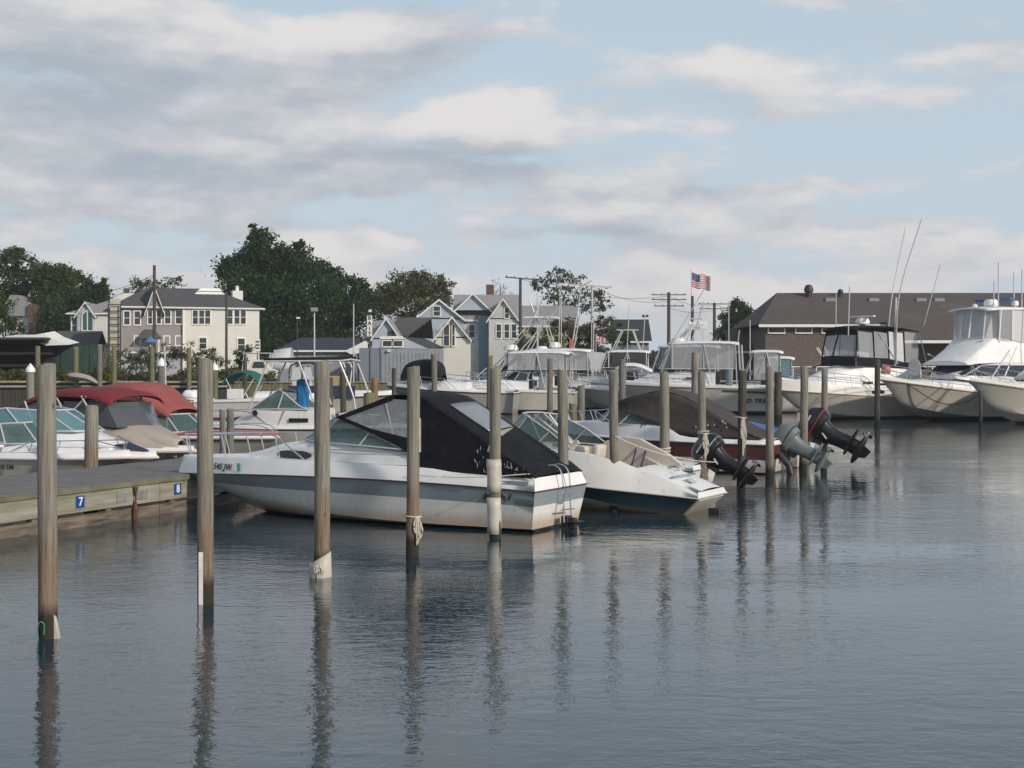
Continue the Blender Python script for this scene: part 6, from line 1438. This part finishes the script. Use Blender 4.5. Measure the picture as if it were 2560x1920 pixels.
# utility truck by the bulkhead
t = thing('utility_truck', 'boxy white truck with an open frame roof parked by the yellow bulkhead', 'truck', ((650 - CX) * 117 / F, 117, GZ), R(4))
b = MB(); b.rings([[(x, y, z) for x, z in ((-1.4, .45), (1.4, .45), (1.45, 1.1), (.9, 1.25), (.55, 1.95), (-.5, 1.95), (-.75, 1.3), (-1.4, 1.15))] for y in (-.85, .85)]); b.build('body', FIBRE2, t, smooth=0, bevel=.05)
b = MB(); b.panel([(-.55, -.87, 1.3), (.55, -.87, 1.3), (.35, -.87, 1.8), (-.4, -.87, 1.8)], .03); b.build('side_window', GLASSD, t, smooth=0)
b = MB(); 
for y in (-.8, .8):
    b.tube([(-1.35, y, 1.1), (-1.2, y, 2.45), (.9, y, 2.5)], .04, 6); b.tube([(.9, y, 2.5), (.9, y, 1.2)], .04, 6)
b.box((-.15, 0, 2.5), (2.2, 1.7, .06)); b.build('roof_frame', ALU, t, smooth=0)
for x in (-.85, .9):
    for y in (-.85, .85): b = MB(); b.lathe([(.15, -.1), (.36, -.1), (.38, 0), (.36, .1), (.15, .1)], 16, (x, y, .36), 'y'); b.build('wheel', BLACK, t)
# BAIT sign
p = at(924, 815, 128); t = thing('bait_sign', 'tall narrow white sign reading BAIT on a pole above the grey shed', 'sign', (p.x, 128, GZ)); zc = p.z - GZ
b = MB(); b.box((0, 0, zc), (.46, .10, 1.85)); b.build('board', TRIM, t, smooth=0)
text('lettering', 'B\nA\nI\nT', .47, t, (0, -.06, zc + .03), (R(90), 0, 0), LETT, .01)
for ch in t.children:
    if ch.name.startswith('lettering'): ch.location = (0, -.06, zc - .0)
b = MB(); b.tube([(0, .12, 0), (0, .12, zc + 1.3)], .07, 8); b.build('pole', PDK, t)
b = MB(); b.box((.05, 0, zc + 1.35), (.26, .2, .22)); b.build('sign_lamp', TRIM, t, smooth=0)
p = at(643, 863, 126); t = thing('notice_sign', 'small white notice board with three black lines beside the truck', 'sign', (p.x, 126, GZ)); zc = p.z - GZ
b = MB(); b.box((0, 0, zc), (.52, .08, 1.05)); b.build('board', TRIM, t, smooth=0); b = MB(); b.tube([(0, .08, 0), (0, .08, zc)], .05, 6); b.build('pole', PDK, t)
for k in range(3): b = MB(); b.box((.03, -.05, zc + .3 - k * .28), (.32, .02, .12)); b.build('printed_line', LETT, t, smooth=0)
# ------------------------------------------------------------------ poles and wires
PB = pm('utility_pole_wood', (.07, .058, .05), .9, var=.3, vs=3)
def upole(u, vtop, d, r, label, arms=(), name='utility_pole', m=PB, lean=0, base=GZ):
    p = at(u, vtop, d); t = thing(name, label, 'pole', (p.x, d, base)); h_ = p.z - base
    b = MB(); b.tube([(0, 0, -.3), (lean, 0, h_)], r, 10, r2=r * .75); b.build('shaft', m, t)
    for (dv, w, sk) in arms:
        b = MB(); z = h_ - dv * d / F; b.box((lean * .9, -.12, z), (w, .1, .12), M=Euler((0, sk, 0)).to_matrix())
        for q in (-.45, -.2, .2, .45): b.lathe([(.03, .05), (.06, .1), (.03, .22)], 6, (lean * .9 + q * w, -.12, z - math.sin(sk) * q * w))
        b.build('crossarm', m, t, smooth=0)
    return t, h_
upole(386, 663, 128, .17, 'tall bare utility pole rising in front of the taupe house')
upole(566, 730, 126, .13, 'thin dark pole in front of the cream wall')
upole(1301, 694, 150, .2, 'utility pole with a tilted crossarm behind the blue house', ((2, 3.2, .08),))
upole(1672, 731, 190, .28, 'utility pole with three crossarms left of the flagpole', ((6, 4.6, 0), (18, 4.6, 0), (34, 4.0, 0)))
upole(1786, 757, 200, .26, 'utility pole with two crossarms right of the flagpole', ((3, 4.6, 0), (15, 4.2, 0)))
upole(1480, 713, 160, .18, 'pale pole among the thin trees with a crossarm', ((2, 4.4, .08),), m=POLE)
t, h_ = upole(786, 774, 124, .08, 'grey lamp pole with a square lamp head before the big tree', name='lamp_post', m=ALU); b = MB(); b.box((0, -.1, h_), (.55, .5, .35)); b.build('lamp_head', SHING, t, smooth=0, bevel=.04)
t, h_ = upole(743, 795, 124, .06, 'short brown lamp pole left of the square lamp', name='lamp_post', m=PB); b = MB(); b.box((.1, -.1, h_), (.3, .2, .14)); b.build('lamp_head', TRIM, t, smooth=0)
upole(884, 760, 122, .06, 'slim white mast standing left of the bait sign', name='mast', m=ALU)
t, h_ = upole(1601, 790, 130, .05, 'leaning pole with two small floodlights behind the tower boat', name='lamp_post', m=ALU, lean=.4)
for x in (-.15, .2): b = MB(); b.box((.4 + x, -.1, h_), (.22, .2, .2)); b.build('floodlight', BLACK, t, smooth=0)
for i, (u, v, d, lab) in enumerate([(1345, 745, 119, 'white mast nearest the blue house'), (1403, 750, 119, 'white mast above the radar of the hardtop boat'), (1484, 790, 119, 'white mast carrying the small flag'), (1479, 800, 121, 'thin mast just left of the small flag'), (1822, 752, 121, 'thin mast before the dark round tree'), (1875, 800, 122, 'white post at the left end of the restaurant'), (2090, 735, 119, 'white mast left of the black topped cruiser')]):
    upole(u, v, d, .05, lab, name='mast', m=ALU)
def wire(a, b_, sag, lab):
    A, B = at(*a), at(*b_); P = [A.lerp(B, k / 14) - Vector((0, 0, sag * 4 * (k / 14) * (1 - k / 14))) for k in range(15)]
    b = MB(); b.tube(P, .022, 4); tag(b.build('overhead_wire', BLACK), lab, 'wire', 'overhead wires')
wire((120, 718, 128), (386, 686, 128), 1.0, 'wire running left from the bare pole toward the trees')
wire((120, 770, 128), (386, 690, 128), .8, 'lower wire falling left from the bare pole')
wire((1301, 697, 150), (1672, 740, 190), 1.0, 'wire from the blue house pole to the three armed pole')
wire((1480, 716, 160), (1672, 752, 190), .8, 'wire from the pale pole to the three armed pole')
wire((1672, 740, 190), (1786, 762, 200), .6, 'upper wire between the two armed poles'); wire((1672, 770, 190), (1786, 774, 200), .5, 'lower wire between the two armed poles')
wire((1786, 762, 200), (2000, 745, 215), 1.2, 'wire running right from the two armed pole over the restaurant')
# flags
def flag(t, x0, zt, w, h_, seed, ny=13):
    stripes = pm('flag_red', (.40, .05, .06), .8, var=.05); wh = pm('flag_white', (.62, .60, .60), .8, var=.05); bl = pm('flag_blue', (.03, .05, .16), .8, var=.05)
    b = MB(); nx = 14; rows = []
    for j in range(ny + 1):
        rows.append([(x0 + w * i / nx, .10 * w * math.sin(i * .75 + seed) * (i / nx), zt - h_ * j / ny - w * .16 * (i / nx) ** 1.3 + .04 * w * math.sin(i * .8 + 1)) for i in range(nx + 1)])
    for j in range(ny):
        for i in range(nx):
            b.k = 2 if (j < 7 and i < nx * .4) else (0 if j % 2 == 0 else 1)
            b.add([rows[j][i], rows[j][i + 1], rows[j + 1][i + 1], rows[j + 1][i]], [(0, 1, 2, 3)])
    o = b.build('flag', [stripes, wh, bl], t, smooth=60, solid=.01)
    b = MB(); b.k = 0
    for r_ in range(5):
        for c_ in range(4): b.box((x0 + w * (.05 + .08 * c_), -.10 * w * 0 - .04 + .05 * w * math.sin(c_ * .9 + seed) * .1, zt - h_ * (.06 + .1 * r_)), (.05, .01, .05))
    b.build('flag_star', [wh], o, smooth=0)
p = at(1731, 740, 132); t = thing('flagpole', 'brown wooden flagpole with a striped flag flying above the hardtop boat', 'flagpole', (p.x, 132, GZ)); zb = p.z - GZ
b = MB(); b.tube([(0, 0, -.3), (0, 0, zb)], .17, 10, r2=.13); b.build('lower_pole', PB, t); b = MB(); zt = at(0, 672, 132).z - GZ; b.tube([(-.05, 0, zb - .5), (-.12, 0, zt)], .04, 8); b.build('upper_pole', ALU, t)
flag(t, -.05, at(0, 683, 132).z - GZ, 46 * 132 / F, 36 * 132 / F, .5)
p = at(1490, 840, 120); t = thing('small_flag', 'small faded striped flag among the masts of the middle boats', 'flag', (p.x, 120, GZ)); b = MB(); b.tube([(0, 0, 0), (0, 0, p.z - GZ + .2)], .03, 6); b.build('staff', ALU, t)
flag(t, 0, p.z - GZ, .75, .5, 2)
# ------------------------------------------------------------------ trees and shrubs
def leafm(name, c1, c2):  # wide range from c1 to c2 paints dim and lit clumps into the leaves
    if name in MATS: return MATS[name]
    m = bpy.data.materials.new(name); m.use_nodes = True; t = m.node_tree; p = t.nodes['Principled BSDF']; p.inputs['Roughness'].default_value = .7; p.inputs['Specular IOR Level'].default_value = .2
    ge = t.nodes.new('ShaderNodeNewGeometry'); co = t.nodes.new('ShaderNodeTexCoord'); n = t.nodes.new('ShaderNodeTexNoise'); n.inputs['Scale'].default_value = .45; n.inputs['Detail'].default_value = 3
    t.links.new(co.outputs['Object'], n.inputs['Vector'])
    a = t.nodes.new('ShaderNodeMath'); a.operation = 'MULTIPLY_ADD'; a.inputs[1].default_value = .5; t.links.new(ge.outputs['Random Per Island'], a.inputs[0]); t.links.new(n.outputs['Fac'], a.inputs[2])
    r = t.nodes.new('ShaderNodeMapRange'); r.inputs[1].default_value = .5; r.inputs[2].default_value = .95; t.links.new(a.outputs[0], r.inputs[0])
    x = t.nodes.new('ShaderNodeMix'); x.data_type = 'RGBA'; x.inputs[6].default_value = (*c1, 1); x.inputs[7].default_value = (*c2, 1); t.links.new(r.outputs[0], x.inputs[0]); t.links.new(x.outputs[2], p.inputs['Base Color'])
    tr = t.nodes.new('ShaderNodeBsdfTranslucent'); t.links.new(x.outputs[2], tr.inputs[0]); mx = t.nodes.new('ShaderNodeMixShader'); mx.inputs[0].default_value = .35
    o = t.nodes['Material Output']; t.links.new(p.outputs[0], mx.inputs[1]); t.links.new(tr.outputs[0], mx.inputs[2]); t.links.new(mx.outputs[0], o.inputs[0])
    MATS[name] = m; return m
LG = leafm('dark_green_leaves', (.012, .034, .010), (.055, .105, .028)); LM = leafm('mid_green_leaves', (.024, .046, .011), (.085, .125, .032)); LO = leafm('olive_autumn_leaves', (.045, .058, .018), (.135, .145, .055))
LS = leafm('sparse_leaves', (.045, .060, .028), (.115, .135, .065)); LR = leafm('russet_leaves', (.050, .042, .020), (.125, .095, .05)); LD = leafm('dull_green_leaves', (.03, .04, .03), (.06, .075, .05))  # LD is a dull grey green for the distant woods
BARK = pm('tree_bark', (.07, .06, .05), .9, var=.3, vs=4)
def leaves(name, blobs, m, parent, seed, dens, size, hollow=.55, gap=.0):
    """leaf cards scattered through lumpy blobs: (x, y, z, rx, ry, rz)."""
    g = np.random.default_rng(seed); V = []
    for (x, y, z, rx, ry, rz) in blobs:
        # each blob breaks into clumps so its outline is uneven
        vol = (rx * ry * rz) ** (1 / 3); nc = max(6, int(10 * vol ** 1.3))
        dirs = g.normal(size=(nc, 3)); dirs /= np.linalg.norm(dirs, axis=1)[:, None]
        rr_ = g.uniform(hollow, 1.05, nc)[:, None]; cc = dirs * rr_ * np.array([rx, ry, rz]) + np.array([x, y, z])
        n = int(dens * rx * rz / nc * 17) + 4
        for c0 in cc:
            cr = g.uniform(.26, .50) * vol
            q = g.normal(size=(n, 3)) * cr * .55 * np.array([1, 1, .7]) + c0
            V.append(q)
    P = np.concatenate(V); N_ = len(P)
    a = g.normal(size=(N_, 3)); a /= np.linalg.norm(a, axis=1)[:, None]; b = np.cross(a, g.normal(size=(N_, 3))); b /= np.linalg.norm(b, axis=1)[:, None]
    s = (size * .74 * g.uniform(.6, 1.4, N_))[:, None]
    vs = np.stack([P - a * s, P - b * s * .55, P + a * s, P + b * s * .55], 1).reshape(-1, 3).astype(np.float32)
    me = bpy.data.meshes.new(name); me.vertices.add(4 * N_); me.vertices.foreach_set('co', vs.ravel())
    me.loops.add(4 * N_); me.loops.foreach_set('vertex_index', np.arange(4 * N_, dtype=np.int32)); me.polygons.add(N_); me.polygons.foreach_set('loop_start', np.arange(0, 4 * N_, 4, dtype=np.int32))
    me.update(); me.validate(); me.materials.append(m); o = bpy.data.objects.new(name, me); col.objects.link(o); o.parent = parent
    return o
def tree(label, d, blobs, m, seed, trunk_u, dens=26, size=.2, name='broadleaf_tree', trunk_r=.35, base=GZ, grp='trees behind the houses', hollow=.5, cat='tree', limbs=True):
    """blobs given as (column, row, half width px, half height px) at depth d."""
    k = d / F; tx = (trunk_u - CX) * k; t = thing(name, label, cat, (tx, d, base), 0, grp); g = random.Random(seed); B = []
    for (u, v, ru, rv) in blobs:
        p = at(u, v, d); B.append((p.x - tx, g.uniform(-1, 1) * ru * k * .3, p.z - base, ru * k, max(ru, rv) * k * .7, rv * k))
    leaves('crown', B, m, t, seed, dens, size, .30 if m is LG else hollow)
    b = MB(); zt = max(2.0, min(q[2] - q[5] * .3 for q in B)); b.tube(curve([(0, 0, -.4), (.1, 0, zt * .5), (0, 0, zt)], 3), trunk_r, 8, r2=trunk_r * .7)
    if limbs:
        for q in B: b.tube(curve([(0, 0, zt * .8), (q[0] * .4, q[1] * .5, lerp(zt, q[2], .5)), (q[0], q[1], q[2] + q[5] * .3)], 3), trunk_r * .45, 6, r2=.04)
    b.build('trunk', BARK, t)
    return t
tree('tallest dark green tree with a pointed left crown right of the cream house', 172, [(648, 620, 46, 46), (640, 592, 26, 30), (610, 668, 70, 44), (575, 668, 34, 26), (690, 650, 52, 46), (735, 660, 62, 58), (650, 730, 100, 60), (760, 730, 80, 60), (650, 800, 110, 70), (745, 614, 22, 16), (560, 690, 22, 16), (700, 850, 90, 40), (780, 850, 60, 34)], LG, 11, 690, dens=30, size=.26, trunk_r=.6)
tree('broad dark tree filling the gap between the tallest tree and the olive tree', 178, [(830, 720, 60, 50), (880, 760, 50, 56), (840, 800, 90, 60), (800, 680, 42, 36), (900, 722, 26, 24), (760, 815, 80, 60), (850, 860, 90, 34)], LG, 12, 850, dens=28, size=.26, trunk_r=.5)
tree('olive tinted autumn tree behind the blue house roof', 186, [(1010, 715, 48, 40), (1060, 712, 52, 36), (975, 740, 50, 34), (1095, 725, 40, 34), (1030, 760, 90, 40), (940, 770, 40, 30)], LO, 13, 1030, dens=24, size=.24)
tree('green tree at the far left edge with a lumpy crown', 190, [(30, 665, 40, 44), (80, 670, 42, 34), (10, 720, 60, 50), (45, 640, 22, 20), (100, 720, 60, 50)], LM, 14, 40, dens=24, size=.26)
tree('mid green tree joined to the far left tree', 186, [(140, 690, 42, 36), (185, 710, 40, 34), (150, 750, 70, 50), (110, 690, 30, 30), (200, 690, 24, 16)], LM, 15, 150, dens=24, size=.26)
tree('dark shadowy tree left of the arched window house', 178, [(215, 730, 46, 40), (250, 735, 30, 36), (190, 790, 70, 60), (140, 810, 50, 60), (262, 712, 16, 22)], LG, 16, 210, dens=30, size=.26)
tree('dense near bush at the left edge above the storage shed', 128, [(10, 790, 34, 40), (45, 820, 34, 28), (-20, 800, 40, 60), (60, 838, 30, 14)], LM, 17, 15, dens=34, size=.16, trunk_r=.2)
tree('thin spreading tree rising behind the taupe house roof', 180, [(345, 715, 28, 20), (375, 705, 34, 14), (430, 708, 40, 12), (455, 700, 22, 9), (340, 728, 30, 14), (410, 720, 40, 10)], LS, 18, 390, dens=9, size=.2, trunk_r=.25)
tree('tall airy tree with gaps of sky right of the blue house', 182, [(1385, 690, 30, 24), (1430, 700, 34, 26), (1400, 735, 50, 22), (1475, 740, 46, 20), (1440, 768, 50, 18), (1508, 762, 28, 18), (1350, 710, 28, 22), (1500, 735, 24, 10)], LS, 19, 1400, dens=9, size=.24, trunk_r=.3)
tree('leafless pale tree between the chimney and the crossarm pole', 190, [(1250, 715, 24, 26), (1262, 730, 26, 18)], leafm('bare_twigs', (.12, .11, .10), (.2, .19, .18)), 20, 1252, dens=3.5, size=.12, trunk_r=.15)
tree('russet bush left of the dark green gabled building', 150, [(1445, 830, 44, 34), (1490, 835, 40, 36), (1400, 820, 30, 24), (1470, 860, 60, 26)], LR, 21, 1450, dens=30, size=.18, trunk_r=.15, name='tall_shrub')
tree('green bush under the yellow house', 148, [(1345, 845, 44, 30), (1390, 860, 50, 24), (1320, 862, 30, 20)], LM, 22, 1350, dens=30, size=.17, trunk_r=.15, name='tall_shrub')
tree('green bush right of the russet bush', 154, [(1535, 825, 30, 30), (1560, 845, 34, 24), (1510, 800, 18, 14)], LM, 23, 1535, dens=28, size=.17, trunk_r=.15, name='tall_shrub')
tree('round dark spiky tree left of the restaurant', 176, [(1845, 785, 40, 30), (1820, 810, 32, 26), (1870, 800, 26, 26), (1850, 762, 26, 14), (1800, 830, 24, 18), (1895, 800, 12, 16)], LG, 24, 1842, dens=30, size=.24)
tree('overgrown brown and green shrub below the taupe house', 118, [(300, 895, 40, 22), (350, 890, 40, 26), (420, 880, 40, 26), (330, 915, 70, 18), (390, 905, 50, 26)], LO, 25, 350, dens=40, size=.11, trunk_r=.08, name='tall_shrub')
tree('purple brown twiggy shrub below the cream wall', 118, [(480, 880, 34, 20), (510, 895, 34, 22), (460, 905, 50, 24), (540, 905, 30, 18)], LR, 26, 490, dens=34, size=.10, trunk_r=.08, name='tall_shrub')
tree('green shrub at the foot of the cream wall by the truck', 119, [(605, 885, 22, 30), (590, 912, 34, 20), (622, 872, 14, 18)], LG, 27, 600, dens=40, size=.11, trunk_r=.08, name='tall_shrub')
tree('pale leaved shrub in front of the cream wall', 117.5, [(535, 880, 24, 14), (550, 900, 26, 18)], LS, 28, 540, dens=30, size=.1, trunk_r=.06, name='tall_shrub')
g = random.Random(5)
t = thing('forked_shrub', 'bare forked twigs rising from the bulkhead left of the ladder tower', 'shrub', ((250 - CX) * 114 / F, 114, GZ))
b = MB()
for k in range(9):
    a = g.uniform(-.5, .5); b.tube(curve([(0, 0, 0), (a * .6, g.uniform(-.2, .2), 1.3), (a * 1.6 + g.uniform(-.2, .2), g.uniform(-.3, .3), g.uniform(2.2, 3.2))], 3), .045, 5, r2=.01)
b.build('stems', PWG, t)
# low growth along the shore edge, and the far belt of woods behind everything
gr = np.random.default_rng(9)
def belt(name, label, cat, x0, x1, y0, y1, zlo, zhi, n, size, m, mod):
    P = np.stack([gr.uniform(x0, x1, n), gr.uniform(y0, y1, n), np.zeros(n)], 1); hgt = zlo + (zhi - zlo) * mod(P[:, 0]); P[:, 2] = GZ + gr.uniform(0, 1, n) ** .8 * hgt
    a = gr.normal(size=(n, 3)); a /= np.linalg.norm(a, axis=1)[:, None]; b = np.cross(a, gr.normal(size=(n, 3))); b /= np.linalg.norm(b, axis=1)[:, None]; s = (size * gr.uniform(.6, 1.5, n))[:, None]
    vs = np.stack([P - a * s, P - b * s * .5, P + a * s, P + b * s * .5], 1).reshape(-1, 3)
    me = bpy.data.meshes.new(name); me.from_pydata([], [], []); me.vertices.add(4 * n); me.vertices.foreach_set('co', vs.astype(np.float32).ravel()); me.loops.add(4 * n); me.loops.foreach_set('vertex_index', np.arange(4 * n, dtype=np.int32)); me.polygons.add(n); me.polygons.foreach_set('loop_start', np.arange(0, 4 * n, 4, dtype=np.int32)); me.update(); me.validate(); me.materials.append(m)
    o = bpy.data.objects.new(name, me); col.objects.link(o); return tag(o, label, cat, kind='stuff')
belt('undergrowth', 'tangled weeds and grass behind the dark bulkhead', 'undergrowth', -62, -19, 113.8, 118, .5, 1.5, 26000, .10, LO, lambda x: .5 + .5 * np.sin(x * 1.3) * np.sin(x * .57 + 1))
belt('yellow_weeds', 'patch of yellow flowering weeds at the left behind the bulkhead', 'weeds', -41, -31, 113.6, 114.6, .2, .9, 1800, .09, leafm('yellow_flowers', (.10, .11, .02), (.42, .30, .03)), lambda x: .5 + .5 * np.sin(x * 2.1))
belt('distant_woods', 'hazy distant woods along the horizon', 'woods', -300, 220, 300, 330, 3.0, 6.5, 95000, .6, LD, lambda x: .5 + .3 * np.sin(x * .11) + .2 * np.sin(x * .37 + 2))
# ------------------------------------------------------------------ damp air over the basin
hz = bpy.data.materials.new('damp_air'); hz.use_nodes = True; t = hz.node_tree
for n in list(t.nodes): t.nodes.remove(n)
o = t.nodes.new('ShaderNodeOutputMaterial'); v = t.nodes.new('ShaderNodeVolumePrincipled'); v.inputs['Color'].default_value = (.86, .90, .95, 1); v.inputs['Density'].default_value = .00032; v.inputs['Anisotropy'].default_value = .2
t.links.new(v.outputs[0], o.inputs['Volume'])
b = MB(); b.box((0, 250, 13.5), (1400, 900, 33)); hzo = b.build('haze', hz, smooth=0); tag(hzo, 'thin damp haze over the basin', 'haze', kind='stuff')
